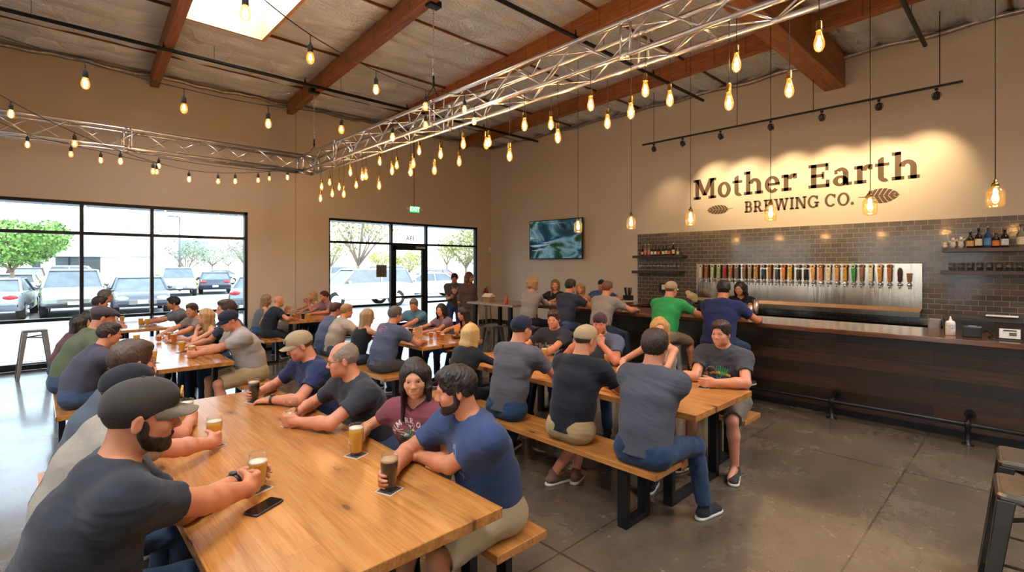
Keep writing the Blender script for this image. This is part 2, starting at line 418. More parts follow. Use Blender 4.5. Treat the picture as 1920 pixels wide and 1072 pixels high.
# door
dr = bpy.data.objects.new('door_1', None); C.objects.link(dr); dr['kind'] = 'structure'
mb = MB(); y = YW + .06; x0, x1 = 6.85, 7.9
mb.box(x0, x0 + .1, y, y + .06, .02, 2.33); mb.box(x1 - .13, x1, y, y + .06, .02, 2.33); mb.box(x0, x1, y, y + .06, 2.2, 2.33); mb.box(x0, x1, y, y + .06, .02, .22)
mb.build('door_frame', M['dark_frame'], dr)
MB().box(x0 + .1, x1 - .13, y + .025, y + .033, .22, 2.2).build('pane', M['glass_pane'], dr)
MB().box(x0 + .02, x1 - .02, y - .06, y - .02, .90, .95).box(x0 + .03, x0 + .06, y - .03, y, .9, .95).box(x1 - .06, x1 - .03, y - .03, y, .9, .95).build('push_bar', M['dark_frame'], dr)
MB().box(x1 - .36, x1 - .06, y - .05, y, 2.24, 2.3).build('door_closer', M['alu'], dr)
# left wall glazing (light source side)
for k, (a0, a1) in enumerate(((-4.5, -1.0), (1.2, 5.2), (6.8, 10.4))):
    root = bpy.data.objects.new('window_%d' % (20 + k), None); C.objects.link(root); root['kind'] = 'structure'
    mb = MB(); x = XL - .15; f = .055
    for q in np.linspace(a0 + f / 2, a1 - f / 2, 4): mb.box(x, x + .1, q - f / 2, q + f / 2, 0, 3.0)
    for z in (.05, .83, 2.37, 2.97): mb.box(x + .002, x + .098, a0, a1, z - f / 2, z + f / 2)
    mb.build('window_frame', M['dark_frame'], root)
    MB().box(x + .045, x + .053, a0, a1, .06, 2.95).build('pane', M['glass_pane'], root)
# portals
for (loc, sx, sy, rot) in (((.43, YW + .3, 1.5), 5.6, 2.9, (R(-90), 0, 0)), ((7.42, YW + .3, 1.5), 4.6, 2.9, (R(-90), 0, 0)),
                           ((XL - .3, -2.75, 1.5), 3.4, 2.9, (R(90), 0, R(-90))), ((XL - .3, 3.2, 1.5), 3.9, 2.9, (R(90), 0, R(-90))), ((XL - .3, 8.6, 1.5), 3.5, 2.9, (R(90), 0, R(-90)))):
    o = lamp('daylight_portal', 'AREA', loc, 1, size=sx, size_y=sy, rot=rot); o.data.cycles.is_portal = True
# exterior canopy fascia over the storefront
struct(MB().box(-4, 11, YW + .25, YW + 1.6, 2.98, 3.3).build('trim_50', mk('canopy soffit', '8b98a5', .7)))
# ================================================================= smooth solids: bodies, clothes and hair are grown as one surface each
def V3(*a): return np.array(a, float)
def nrm(v): v = np.asarray(v, float); return v / max(np.linalg.norm(v), 1e-9)
class Solid:
    def __init__(s): s.ops = []
    def _p(s, bb, fn, k, mode): s.ops.append((np.array(bb[0]), np.array(bb[1]), fn, k, mode)); return s
    def cap(s, a, b, ra, rb=None, k=.02, mode='u'):
        rb = ra if rb is None else rb; a = V3(*a); b = V3(*b); ab = b - a; L = max(ab @ ab, 1e-9); m = max(ra, rb)
        def fn(P):
            q = P - a; h = np.clip((q @ ab) / L, 0, 1)
            return np.linalg.norm(q - h[..., None] * ab, axis=-1) - (ra + (rb - ra) * h)
        return s._p((np.minimum(a, b) - m, np.maximum(a, b) + m), fn, k, mode)
    def ell(s, c, r, Rm=None, k=.02, mode='u'):
        c = V3(*c); r = V3(*r); Rm = np.eye(3) if Rm is None else Rm; e = np.abs(Rm) @ r
        def fn(P):
            q = (P - c) @ Rm; k0 = np.linalg.norm(q / r, axis=-1); k1 = np.linalg.norm(q / (r * r), axis=-1)
            return k0 * (k0 - 1) / np.maximum(k1, 1e-6)
        return s._p((c - e, c + e), fn, k, mode)
    def ecap(s, a, b, ra, rb, side, k=.03, mode='u'):
        """elliptical limb section: ra, rb = (half width along side, half depth)"""
        a = V3(*a); b = V3(*b); ab = b - a; L = max(ab @ ab, 1e-9); d = ab / math.sqrt(L); sd = nrm(V3(*side) - d * (V3(*side) @ d)); fr = np.cross(d, sd); m = max(*ra, *rb)
        def fn(P):
            q = P - a; h = np.clip((q @ ab) / L, 0, 1); q = q - h[..., None] * ab
            rx = ra[0] + (rb[0] - ra[0]) * h; ry = ra[1] + (rb[1] - ra[1]) * h; rm = np.minimum(rx, ry)
            u = q @ sd; v = q @ fr; w = q @ d
            k0 = np.sqrt((u / rx) ** 2 + (v / ry) ** 2 + (w / rm) ** 2)
            k1 = np.sqrt((u / rx ** 2) ** 2 + (v / ry ** 2) ** 2 + (w / rm ** 2) ** 2)
            return k0 * (k0 - 1) / np.maximum(k1, 1e-6)
        return s._p((np.minimum(a, b) - m, np.maximum(a, b) + m), fn, k, mode)
    def rbx(s, c, h, r, Rm, k=.01, mode='u'):
        c = V3(*c); h = V3(*h); e = np.abs(Rm) @ (h + r)
        def fn(P):
            q = np.abs((P - c) @ Rm) - h
            return np.linalg.norm(np.maximum(q, 0), axis=-1) + np.minimum(q.max(-1), 0) - r
        return s._p((c - e, c + e), fn, k, mode)
    def flatcap(s, a, b, ra, rb, k=.01):
        """tapered limb whose far end is cut square and hollowed a little: a sleeve or a trouser leg"""
        a = V3(*a); b = V3(*b); ab = b - a; L = max(ab @ ab, 1e-9); d = ab / math.sqrt(L); m = max(ra, rb)
        def fn(P):
            q = P - a; h = np.clip((q @ ab) / L, 0, 1); x = np.linalg.norm(q - h[..., None] * ab, axis=-1)
            o = x - (ra + (rb - ra) * h); w = (P - b) @ d
            o = np.maximum(o, w)
            inner = np.maximum(x - (rb - .009), -w - .018)
            return np.maximum(o, -inner)
        return s._p((np.minimum(a, b) - m, np.maximum(a, b) + m), fn, k, 'u')
    def cut(s, p, n):
        """remove everything on the side n points to (whole solid)"""
        p = V3(*p); n = nrm(n)
        return s._p((V3(-9, -9, -9), V3(9, 9, 9)), lambda P: (P - p) @ n, 0, 'c')
    def noise(s, fn): return s._p((V3(-9, -9, -9), V3(9, 9, 9)), fn, 0, 'n')
    def mesh(s, name, res, smooth=0):
        lo = np.min([o[0] for o in s.ops if o[4] == 'u'], 0) - 3 * res - .01; hi = np.max([o[1] for o in s.ops if o[4] == 'u'], 0) + 3 * res + .01
        ax = [np.arange(lo[i], hi[i] + res, res) for i in range(3)]
        n = [len(a) for a in ax]; D = np.full(n, .06, np.float32)
        for (b0, b1, fn, k, mode) in s.ops:
            m = k * 1.0 + 2 * res + .004
            i0 = [max(0, int((b0[i] - m - lo[i]) / res)) for i in range(3)]; i1 = [min(n[i], int((b1[i] + m - lo[i]) / res) + 2) for i in range(3)]
            if any(i1[i] <= i0[i] for i in range(3)): continue
            sl = tuple(slice(i0[i], i1[i]) for i in range(3))
            if mode == 'u' or mode == 's':
                G = np.stack(np.meshgrid(ax[0][sl[0]], ax[1][sl[1]], ax[2][sl[2]], indexing='ij'), -1)
                d = fn(G).astype(np.float32); e = D[sl]
                if mode == 'u':
                    if k > 0: h = np.maximum(k - np.abs(e - d), 0) / k; D[sl] = np.minimum(e, d) - h * h * k * .25
                    else: D[sl] = np.minimum(e, d)
                else:
                    d = -d
                    if k > 0: h = np.maximum(k - np.abs(e - d), 0) / k; D[sl] = np.maximum(e, d) + h * h * k * .25
                    else: D[sl] = np.maximum(e, d)
            else:
                near = np.nonzero(np.abs(D) < (.03 if mode == 'n' else 99))if mode == 'n' else None
                if mode == 'n':
                    P = np.stack([ax[0][near[0]], ax[1][near[1]], ax[2][near[2]]], -1)
                    D[near] += fn(P).astype(np.float32)
                else:
                    for i in range(n[0]):
                        G = np.stack(np.meshgrid(ax[0][i:i + 1], ax[1], ax[2], indexing='ij'), -1)
                        D[i] = np.maximum(D[i], fn(G)[0])
        return nets(name, D, lo, res)
def nets(name, D, lo, res):
    I = D < 0
    cnt = None
    nx, ny, nz = D.shape
    a = I[:-1, :-1, :-1]; any_ = a.copy(); all_ = a.copy()
    for dx in (0, 1):
        for dy in (0, 1):
            for dz in (0, 1):
                q = I[dx:nx - 1 + dx, dy:ny - 1 + dy, dz:nz - 1 + dz]; any_ |= q; all_ &= q
    act = any_ & ~all_
    ci = np.argwhere(act); N = len(ci)
    if N == 0: return bpy.data.meshes.new(name)
    idx = np.full(act.shape, -1, np.int32); idx[act] = np.arange(N)
    corners = [(x, y, z) for x in (0, 1) for y in (0, 1) for z in (0, 1)]
    cv = np.stack([D[ci[:, 0] + x, ci[:, 1] + y, ci[:, 2] + z] for x, y, z in corners], 1)
    S = np.zeros((N, 3)); W_ = np.zeros(N)
    for i in range(8):
        for j in range(i + 1, 8):
            A, B = np.array(corners[i]), np.array(corners[j])
            if np.abs(A - B).sum() != 1: continue
            va, vb = cv[:, i], cv[:, j]; m = (va < 0) != (vb < 0)
            t_ = np.where(m, va / np.where(m, va - vb, 1), 0)
            S += np.where(m[:, None], A + t_[:, None] * (B - A), 0); W_ += m
    V = (ci + S / W_[:, None]) * res + lo
    F = []
    for axis in range(3):
        sh = [slice(None)] * 3; sh2 = [slice(None)] * 3; sh[axis] = slice(0, -1); sh2[axis] = slice(1, None)
        A = I[tuple(sh)]; B = I[tuple(sh2)]; e = np.argwhere(A != B)
        u, v = [(1, 2), (2, 0), (0, 1)][axis]
        e = e[(e[:, u] > 0) & (e[:, v] > 0) & (e[:, u] < D.shape[u] - 1) & (e[:, v] < D.shape[v] - 1)]
        flip = A[e[:, 0], e[:, 1], e[:, 2]]
        def cell(du, dv):
            c = e.copy(); c[:, u] += du; c[:, v] += dv; return idx[c[:, 0], c[:, 1], c[:, 2]]
        q = np.stack([cell(-1, -1), cell(0, -1), cell(0, 0), cell(-1, 0)], 1)
        q[~flip] = q[~flip][:, ::-1]
        F.append(q)
    F = np.concatenate(F); F = F[(F >= 0).all(1)]
    # light relaxation of the vertices
    for _ in range(2):
        acc = np.zeros_like(V); c_ = np.zeros(len(V))
        for a_, b_ in ((0, 1), (1, 2), (2, 3), (3, 0)):
            np.add.at(acc, F[:, a_], V[F[:, b_]]); np.add.at(c_, F[:, a_], 1)
        V = V * .6 + acc / np.maximum(c_, 1)[:, None] * .4
    me = bpy.data.meshes.new(name)
    me.vertices.add(len(V)); me.vertices.foreach_set('co', V.astype(np.float32).ravel())
    me.loops.add(len(F) * 4); me.loops.foreach_set('vertex_index', F.astype(np.int32).ravel())
    me.polygons.add(len(F)); me.polygons.foreach_set('loop_start', np.arange(0, len(F) * 4, 4, dtype=np.int32))
    me.polygons.foreach_set('use_smooth', np.ones(len(F), bool))
    me.update(calc_edges=True)
    return me
def wavy(seed, fr=(20, 20, 20), amp=.003, n=5):
    rs = np.random.RandomState(seed); ks = rs.normal(size=(n, 3)) * np.array(fr); ph = rs.uniform(0, 6.3, n); ws = rs.uniform(0, 6.3, (n, 3))
    def fn(P):
        o = 0
        for i in range(n):
            o = o + np.sin(P @ ks[i] + ph[i] + 1.3 * np.sin(P @ (ks[(i + 1) % n] * .6) + ws[i, 0]))
        return amp * o / math.sqrt(n)
    return fn
def folds(seed, amp=.004):
    """cloth wrinkles: sharp ridges that fan from the armpits and the waist"""
    f1 = wavy(seed, (14, 14, 24), 1.0, 4); f2 = wavy(seed + 9, (26, 26, 52), 1.0, 4)
    def fn(P):
        a = f1(P); b = f2(P)
        return amp * (.9 * (np.abs(a) - .6) * 1.0 + .45 * (np.abs(b) - .6))
    return fn
# ================================================================= tables and benches
ORD = ['first', 'second', 'third', 'fourth', 'fifth', 'sixth', 'seventh', 'eighth', 'ninth', 'tenth', 'eleventh', 'twelfth', 'thirteenth', 'fourteenth', 'fifteenth', 'sixteenth', 'seventeenth', 'eighteenth', 'nineteenth', 'twentieth',
       'twenty-first', 'twenty-second', 'twenty-third', 'twenty-fourth', 'twenty-fifth', 'twenty-sixth', 'twenty-seventh', 'twenty-eighth', 'twenty-ninth', 'thirtieth', 'thirty-first', 'thirty-second', 'thirty-third', 'thirty-fourth', 'thirty-fifth', 'thirty-sixth', 'thirty-seventh', 'thirty-eighth', 'thirty-ninth', 'fortieth']
def uframe(w, h, mb=None, t=.05, d=.075):
    mb = MB(); hw = w / 2
    mb.box(-hw, -hw + t, -d / 2, d / 2, 0, h); mb.box(hw - t, hw, -d / 2, d / 2, 0, h); mb.box(-hw + t, hw - t, -d / 2, d / 2, 0, .04); mb.box(-hw + t, hw - t, -d / 2, d / 2, h - .012, h)
    return mb
def long_table(x0, x1, y0, y1, h, th, label, name, cat, group=None, topname='tabletop'):
    root = thing(name, label, cat, ((x0 + x1) / 2, (y0 + y1) / 2, 0), 0, group)
    w, l = x1 - x0, y1 - y0
    MB().box(-w / 2, w / 2, -l / 2, l / 2, h - th, h).build(topname, M['wood_table'], root, bevel=.004)
    for s_ in (-1, 1):
        o = uframe(w * (.8 if cat == 'table' else .86), h - th).build('leg', M['black_steel'], root, bevel=.003); o.location = (0, s_ * (l / 2 - .27), 0)
    if cat == 'table' and l > 2: MB().box(-.025, .025, -l / 2 + .3, l / 2 - .3, h - th - .04, h - th).build('stretcher', M['black_steel'], root)
    return root
TB = [(.41, 1.45, 1.585, 4.5, 'large honey wood table with phone and four beers, nearest to the viewer'),
      (3.30, 4.29, 1.62, 4.5, 'honey wood communal table next to the dark wooden bar'),
      (.50, 1.53, 6.02, 8.9, 'long wooden table by the big window behind the nearest table'),
      (.92, 1.68, 10.02, 11.55, 'short wooden table pushed against the big parking lot window'),
      (3.5, 4.5, 5.34, 8.2, 'wooden table before the glass door with paper menu holder on it'),
      (3.3, 4.3, 9.43, 11.5, 'wooden table against the wall between the two windows')]
for x0, x1, y0, y1, lb in TB: long_table(x0, x1, y0, y1, .75, .046, lb, 'communal_table', 'table')
BN = [(-.02, .30, 1.68, 4.45, 'wooden bench under the capped men beside the nearest table'),
      (1.53, 1.87, 1.71, 4.45, 'wooden bench under the bearded man in navy at the nearest table'),
      (2.85, 3.20, 1.67, 4.45, 'wooden bench with three men seen from behind, by the bar-side table'),
      (4.41, 4.76, 1.72, 4.45, 'wooden bench between the bar-side table and the bar'),
      (.09, .44, 5.96, 8.85, 'wooden bench facing the window table, man in dark tee at its end'),
      (1.60, 1.95, 6.05, 8.85, 'wooden bench under the man in khaki shorts and navy cap'),
      (.38, .72, 10.1, 11.5, 'short wooden bench hidden behind people at the window'),
      (1.75, 2.1, 10.3, 11.5, 'short bench under the man with dark hair beside the window'),
      (2.95, 3.30, 5.3, 8.15, 'bench under the man with pink back print at the door-side table'),
      (4.62, 4.97, 5.35, 8.15, 'bench under the women with dark hair facing the door-side table'),
      (2.85, 3.20, 9.35, 11.4, 'bench under the bald man in black near the plain wall'),
      (4.41, 4.76, 9.45, 11.4, 'bench under the blond couple beside the glass storefront')]
for x0, x1, y0, y1, lb in BN: long_table(x0, x1, y0, y1, .45, .042, lb, 'bench', 'bench', 'wooden benches along the tables', 'seat')
# ---------------------------------------------------------------- metal stools
def stool(x, y, h, rz, label, mat, w=.30, group='metal stools', spread=.07):
    root = thing('metal_stool', label, 'stool', (x, y, 0), rz, group)
    mb = MB(); mb.rbox(-w / 2, w / 2, -w / 2, w / 2, h - .035, h, .035); mb.rbox(-w / 2 + .02, w / 2 - .02, -w / 2 + .02, w / 2 - .02, h, h + .003, .03)
    mb.build('seat', M['gunmetal'] if mat == M['stool_dark'] else mat, root, bevel=.002)
    for sx in (-1, 1):
        for sy in (-1, 1):
            mb = MB(); a = w / 2 - .036; b = w / 2 + spread * h / .76 - .01; t = .032
            T_ = [(sx * a + dx * t, sy * a + dy * t, h - .03) for dx, dy in ((-1, -1), (1, -1), (1, 1), (-1, 1))]
            B_ = [(sx * b + dx * t * .6, sy * b + dy * t * .6, 0) for dx, dy in ((-1, -1), (1, -1), (1, 1), (-1, 1))]
            mb.loft([B_, T_], 0, True, False); mb.build('leg', mat, root, bevel=.004)
    f = lambda z: w / 2 - .03 + (w / 2 + spread * h / .76 - .01 - (w / 2 - .03)) * (1 - z / h)
    z = h * .30; q = f(z); mb = MB()
    for a, b in (((-q, -q), (q, -q)), ((q, -q), (q, q)), ((q, q), (-q, q)), ((-q, q), (-q, -q))): mb.bar((*a, z), (*b, z), .022, .006)
    mb.build('footrest', mat, root); mb = MB(); z = h * .86; q = f(z); mb.bar((-q, -q, z), (q, q, z), .006, .02); mb.bar((q, -q, z - .022), (-q, q, z - .022), .006, .02)
    mb.build('cross_brace', mat, root)
    return root
M['stool_dark'] = mk('dark clear coated steel', '3e3a36', .3, .9, .25, 9); M['stool_grey'] = mk('galvanised grey steel', '8d8a86', .4, .8, .1, 9)
p = at_z(56, 700, 0)
stool(-.08, 11.05, .76, R(4), 'grey metal stool standing alone before the big window', M['stool_grey'], spread=.06)
stool(3.335, -.03, .76, R(4), 'dark gunmetal stool at the picture edge, nearer to the viewer', M['stool_dark'], w=.33)
stool(3.86, -.02, .76, R(3), 'dark gunmetal stool nearer to the bar foot rail', M['stool_dark'], w=.33)
for k, (x, y, h, lb) in enumerate([(6.1, 7.75, .62, 'low grey stool under the high table by the fire extinguisher'), (6.45, 7.35, .60, 'low grey stool under the high table, nearer the bar'), (6.05, 5.95, .74, 'grey bar stool under the woman in the long grey top'),
        (6.08, 5.05, .74, 'grey bar stool under the man in the dark tee at the bar'), (6.08, 4.38, .74, 'grey bar stool under the man in the light grey tee'), (6.08, 3.36, .74, 'grey bar stool under the man in the green tee'), (6.08, 2.66, .74, 'grey bar stool under the man in navy at the bar'),
        (6.95, 7.9, .45, 'low stool at the far end of the high table')]):
    stool(x, y, h, R(5 * k), lb, M['stool_grey'], w=.30, spread=.05)
# metal chair beside the standing woman
root = thing('metal_chair', 'grey metal chair behind the standing woman with long hair', 'chair', (7.35, 8.3, 0), R(200))
MB().rbox(-.2, .2, -.2, .2, .44, .46, .04).build('seat', M['stool_grey'], root)
for sx in (-1, 1):
    for sy in (-1, 1): MB().tube([(sx * .17, sy * .17, .45), (sx * .21, sy * .22, 0)], .012).build('leg', M['stool_grey'], root)
mb = MB(); mb.tube([(-.19, -.19, .45), (-.19, -.22, .84), (-.12, -.23, .88), (.12, -.23, .88), (.19, -.22, .84), (.19, -.19, .45)], .012)
mb.box(-.05, .05, -.225, -.22, .46, .87); mb.build('backrest', M['stool_grey'], root)
# high table beyond the bar
root = thing('high_table', 'grey topped bar height table at the end of the bar', 'table', (6.5, 6.95, 0))
MB().box(-.42, .42, -.55, .75, 1.035, 1.075).build('tabletop', wood_mat('weathered grey oak', '6c6258', '8f8476', 'a4998b', 'y', .12, 2, .4, False), root, bevel=.004)
for s_ in (-1, 1): o = uframe(.7, 1.035).build('leg', M['black_steel'], root); o.location = (0, .1 + s_ * .5, 0)
# ---------------------------------------------------------------- bar
M['bar_planks'] = wood_mat('charred bar planks', '170e08', '2a1a0e', '48301c', 'y', .17, 1.3, .5, False, .1)
t = NT('charred plank cladding'); sp = t.n('SeparateXYZ'); t.l(t.n('TexCoord').outputs['Object'], sp.inputs[0]); cb = t.n('CombineXYZ'); t.l(sp.outputs['Y'], cb.inputs['X']); t.l(sp.outputs['Z'], cb.inputs['Y'])
br = t.n('TexBrick', Scale=1.0); br.offset = .43; br.inputs['Brick Width'].default_value = 1.55; br.inputs['Row Height'].default_value = .145; br.inputs['Mortar Size'].default_value = .0022
br.inputs['Color1'].default_value = (*lin('1a100a'), 1); br.inputs['Color2'].default_value = (*lin('4e3320'), 1); br.inputs['Mortar'].default_value = (*lin('060403'), 1); t.l(cb.outputs[0], br.inputs['Vector'])
mp_ = t.n('Mapping'); mp_.inputs['Scale'].default_value = (1.1, 16, 1); t.l(cb.outputs[0], mp_.inputs['Vector']); g_ = t.noise(mp_.outputs[0], 2.2, 6, .65, .8)
t.set(Base_Color=t.mix(1.0, br.outputs['Color'], t.ramp(g_, [(.3, (.35, .33, .3)), (.5, (.8, .78, .75)), (.7, (1.35, 1.25, 1.15))]), 'MULTIPLY'), Roughness=.45); t.bump(t.mix(.5, g_, br.outputs['Fac']), .3, .004); M['bar_planks'] = t.m
root = thing('bar_counter', 'long dark plank bar with a polished brown wooden top', 'bar', (6.95, 2.3, 0))
MB().box(-.42, .50, -4.6, 3.95, 1.015, 1.07).build('bar_top', M['wood_bar'], root, bevel=.006)
MB().box(0, .06, -4.55, 3.9, .0, 1.015).box(0.06, .45, 3.78, 3.88, 0, 1.015).build('front_panel', M['bar_planks'], root)
MB().box(-.012, 0, -4.55, 3.9, .0, .07).build('kick_board', M['black_steel'], root)
MB().box(.5, 2.6, 2.85, 3.3, 1.0, 1.05).build('return_top', M['wood_bar'], root, bevel=.004)
MB().box(.5, 2.6, 2.95, 3.0, 0, 1.0).build('return_panel', M['bar_planks'], root)
MB().box(.1, .62, -4.55, 3.25, .86, .90).build('inner_shelf', M['brushed_steel'], root)
root = thing('foot_rail', 'dark iron pipe foot rail on posts in front of the bar', 'foot rail', (6.72, 2.3, 0))
MB().tube([(0, -4.5, .2), (0, 3.85, .2)], .021, 12).build('rail', M['black_steel'], root)
for y in np.arange(-4.2, 3.9, 1.18):
    mb = MB(); mb.lathe([(.05, 0), (.05, .008), (.024, .012), (.022, .17), (.03, .175), (.03, .225), (.02, .23)], 14, c=(0, y, 0)); mb.tube([(0, y, .2), (.215, y, .26)], .018, 10); mb.lathe([(.045, .2), (.045, .215)], 14, c=(0.0, y, .26), axis='x')
    mb.build('post', M['black_steel'], root)
# subway tile field
t = NT('glazed taupe subway tile'); br = t.n('TexBrick', Scale=1.0); br.inputs['Brick Width'].default_value = .168; br.inputs['Row Height'].default_value = .084; br.inputs['Mortar Size'].default_value = .0028; br.inputs['Mortar Smooth'].default_value = .1
t.l(t.coord((1, 1, 1), (R(90), 0, R(90))), br.inputs['Vector'])
mp = t.t.nodes['Mapping'] if 'Mapping' in t.t.nodes else None
sp = t.n('SeparateXYZ'); t.l(t.n('TexCoord').outputs['Object'], sp.inputs[0]); cb = t.n('CombineXYZ'); t.l(sp.outputs['Y'], cb.inputs['X']); t.l(sp.outputs['Z'], cb.inputs['Y']); t.l(cb.outputs[0], br.inputs['Vector'])
br.inputs['Color1'].default_value = (*lin('5a514c'), 1); br.inputs['Color2'].default_value = (*lin('6b625b'), 1); br.inputs['Mortar'].default_value = (*lin('b5aa9c'), 1)
nz = t.noise(cb.outputs[0], 9, 2)
t.set(Base_Color=br.outputs['Color'], Roughness=t.math('MULTIPLY_ADD', br.outputs['Fac'], .6, .10)); hgt = t.math('SUBTRACT', t.math('MULTIPLY', nz, .5), br.outputs['Fac']); t.bump(hgt, .35, .004)
root = struct(MB().box(XW - .012, XW - .0005, -3.0, 6.5, .85, 2.52).build('wall_tile', t.m)); 
# tap wall
root = thing('tap_wall', 'stainless steel tap panel with drip tray on the tiled wall', 'tap wall', (XW - .015, 3.1, 0))
t = NT('satin tap panel steel'); g_ = t.noise(t.coord((1, 7, .5)), 1.6, 4, .5, .6); t.set(Base_Color=lin('d2c4b4'), Metallic=1.0, Roughness=t.math('MULTIPLY_ADD', t.noise(t.coord(), 3, 3), .12, .14)); t.bump(g_, .22, .02); TM = t.m
MB().box(-.03, 0, -1.86, 1.92, 1.06, 1.82).build('steel_panel', TM, root, bevel=.003)
mb = MB(); mb.prism([(-.03, 1.07), (-.03, 1.10), (-.30, 1.055), (-.30, .97), (-.03, .97)], 'y', -1.86, 1.92); mb.build('drip_tray', TM, root)
root = thing('back_counter', 'dark back bar counter below the tap wall', 'counter', (10.0, 1.5, 0))
MB().box(-.42, .28, -4.4, 4.2, .86, .90).build('worktop', mk('black stone', '161412', .15, 0, .3, 40), root, bevel=.003)
MB().box(-.38, .28, -4.4, 4.2, 0, .86).build('cabinet', mk('black laminate', '121110', .5), root)
for k in range(9): MB().box(-.392, -.382, -4.3 + k * .93, -3.42 + k * .93, .1, .82).build('cabinet_door', mk('black door laminate', '1b1917', .35), root)
# ================================================================= taps, shelves, bottles, sign, screen
TX = XW - .048
tpx = [1313, 1324, 1335, 1347, 1358, 1369, 1380.5, 1394, 1405, 1417, 1429, 1442, 1455, 1468, 1481, 1495, 1509, 1523.6, 1538, 1553, 1568.5, 1583.6, 1599.4, 1614.6, 1632, 1649, 1667, 1686, 1704]
tcol = [('dccdb0', 'e8e0d0', 'cream'), ('a85a26', 'c98a50', 'rust brown'), ('cfcfa0', 'a8d8b8', 'pale green'), ('9cc080', 'e0e8d0', 'light green'), ('a82c1a', 'd0a050', 'red'), ('c07838', 'd8c8b0', 'tan'), ('7a6a62', 'e0dcd8', 'grey'), ('8a6a5a', 'd88850', 'dusty brown'),
        ('b0a488', 'd8d8e8', 'stone grey'), ('cc8c34', 'dcb050', 'gold'), ('3a302a', 'e8e8e8', 'black ribbed'), ('b87830', 'c88a3c', 'ochre'), ('4a4a40', 'f0f0e8', 'dark olive'), ('e08a1c', 'c85a20', 'bright orange'), ('d8a830', 'f0e8d0', 'yellow'), ('3c3c40', 'c8c8c8', 'charcoal'), ('2a2a30', 'd8d8e0', 'black'),
        ('e0a04c', 'f0d0a0', 'amber'), ('d07838', '302018', 'orange brown'), ('e8d8a8', 'f4ecd0', 'ivory'), ('e0a050', '281c14', 'pale orange'), ('c8941c', 'e0b040', 'mustard'), ('2f9a48', 'f0e8c8', 'green'), ('96684a', 'a87858', 'plain walnut'), ('f0e2c4', 'e8dcc0', 'cream white'), ('d8901c', 'f4ecd0', 'orange with ring'), ('b06a3c', 'b03a20', 'copper brown'), ('3a2020', 'e8e0d8', 'black and white'), ('8a5a34', '8a5a34', 'short cork')]
for k, (px, (c1, c2, nm)) in enumerate(zip(tpx, tcol)):
    p = at_x(px, 535, TX - .09); y = p.y
    root = thing('beer_tap', 'beer tap with %s handle, %s along the steel panel' % (nm, ORD[k]), 'beer tap', (TX, y, 1.47), 0, 'beer taps on the steel panel')
    mb = MB(); mb.lathe([(.022, 0), (.022, -.006), (.012, -.01), (.012, -.05)], 12, c=(0, 0, 0), axis='x'); mb.tube([(-.07, 0, .0), (-.085, 0, -.02), (-.088, 0, -.07)], [.012, .011, .009], 10); mb.lathe([(.010, .0), (.012, .03), (.008, .045)], 10, c=(-.07, 0, 0)); mb.ball((-.07, 0, 0), .031, n=12)
    mb.build('faucet', M['chrome'], root)
    h = .215 if k != 28 else .14; w0, w1 = (.022, .030) if k % 3 else (.027, .026)
    mb = MB()
    if k in (10, 12, 15, 16, 27): mb.lathe([(.014, .04), (.026, .07), (.023, .12), (.030, .18), (.026, .23), (.008, .28)] if k == 27 else [(.014, .04), (.025, .06), (.026, .23), (.016, .25)], 12, c=(-.07, 0, 0))
    else: mb.loft([[(-.07 + a * w * .8, b * w, z) for a, b in ((-1, -1), (1, -1), (1, 1), (-1, 1))] for w, z in ((w0 * .8, .045), (w0, .06), (w1, .045 + h), (w1 * .8, .05 + h))], 0, True, False)
    mb.build('tap_handle', mk('tap handle ' + c1, c1, .4, vary=.3, scale=40), root, bevel=.002)
    if k not in (28, 27):
        mb = MB(); z = .085 + h; r_ = .037; mb.lathe([(r_, -.012), (r_, .012)], 18, c=(-.07, 0, z), axis='x'); mb.build('badge', mk('badge ' + c1, c1, .4), root)
        mb = MB(); mb.lathe([(r_ * .8, -.016), (r_ * .8, -.012)], 18, c=(-.07, 0, z), axis='x'); mb.lathe([(r_ * .45, -.018), (r_ * .45, -.016)], 14, mi=1, c=(-.07, 0, z), axis='x')
        mb.build('badge_face', [mk('badge face ' + c2, c2, .4), mk('badge centre', '3a2a1c' if c2 > '8' else 'e0c080', .4)], root)
# shelves
def shelf(y0, y1, z, label):
    o = MB().box(XW - .27, XW - .012, y0, y1, z - .06, z).build('floating_shelf', M['wood_shelf'], bevel=.003); tag(o, label, 'shelf'); return o
shelf(5.25, 6.48, 2.01, 'short dark shelf holding liquor bottles, far end of tile wall'); shelf(5.3, 6.5, 1.66, 'short dark shelf holding stemmed glasses, far end of tile wall')
shelf(-1.2, .98, 2.05, 'long dark shelf holding liquor bottles above the card reader'); shelf(-1.2, 1.0, 1.71, 'long dark shelf holding upturned tumblers above the card reader')
def glassmat(name, col=(1, 1, 1), rough=.0, ior=1.45):
    t = NT(name); t.set(Base_Color=col, Roughness=rough, IOR=ior, Transmission_Weight=1.0); return t.m
M['glass'] = glassmat('clear drinking glass')
M['beer'] = glassmat('golden lager', (1.0, .62, .10), .05, 1.33); M['ale'] = glassmat('amber ale', (.85, .28, .05), .1, 1.33)
for nm_, c_ in (('beer', (1.0, .64, .09)), ('ale', (.85, .32, .06))):
    t = NT('poured ' + nm_); t.set(Base_Color=c_, Roughness=.12, Specular_IOR_Level=.4)
    tl = t.n('BsdfTranslucent'); tl.inputs[0].default_value = (*c_, 1); tp = t.n('BsdfTransparent'); tp.inputs[0].default_value = (*c_, 1); m1 = t.n('MixShader'); m1.inputs[0].default_value = .5; m2 = t.n('MixShader'); m2.inputs[0].default_value = .14
    t.l(t.b.outputs[0], m1.inputs[1]); t.l(tl.outputs[0], m1.inputs[2]); t.l(m1.outputs[0], m2.inputs[1]); t.l(tp.outputs[0], m2.inputs[2]); t.l(m2.outputs[0], t.t.nodes['Material Output'].inputs['Surface']); M[nm_] = t.m
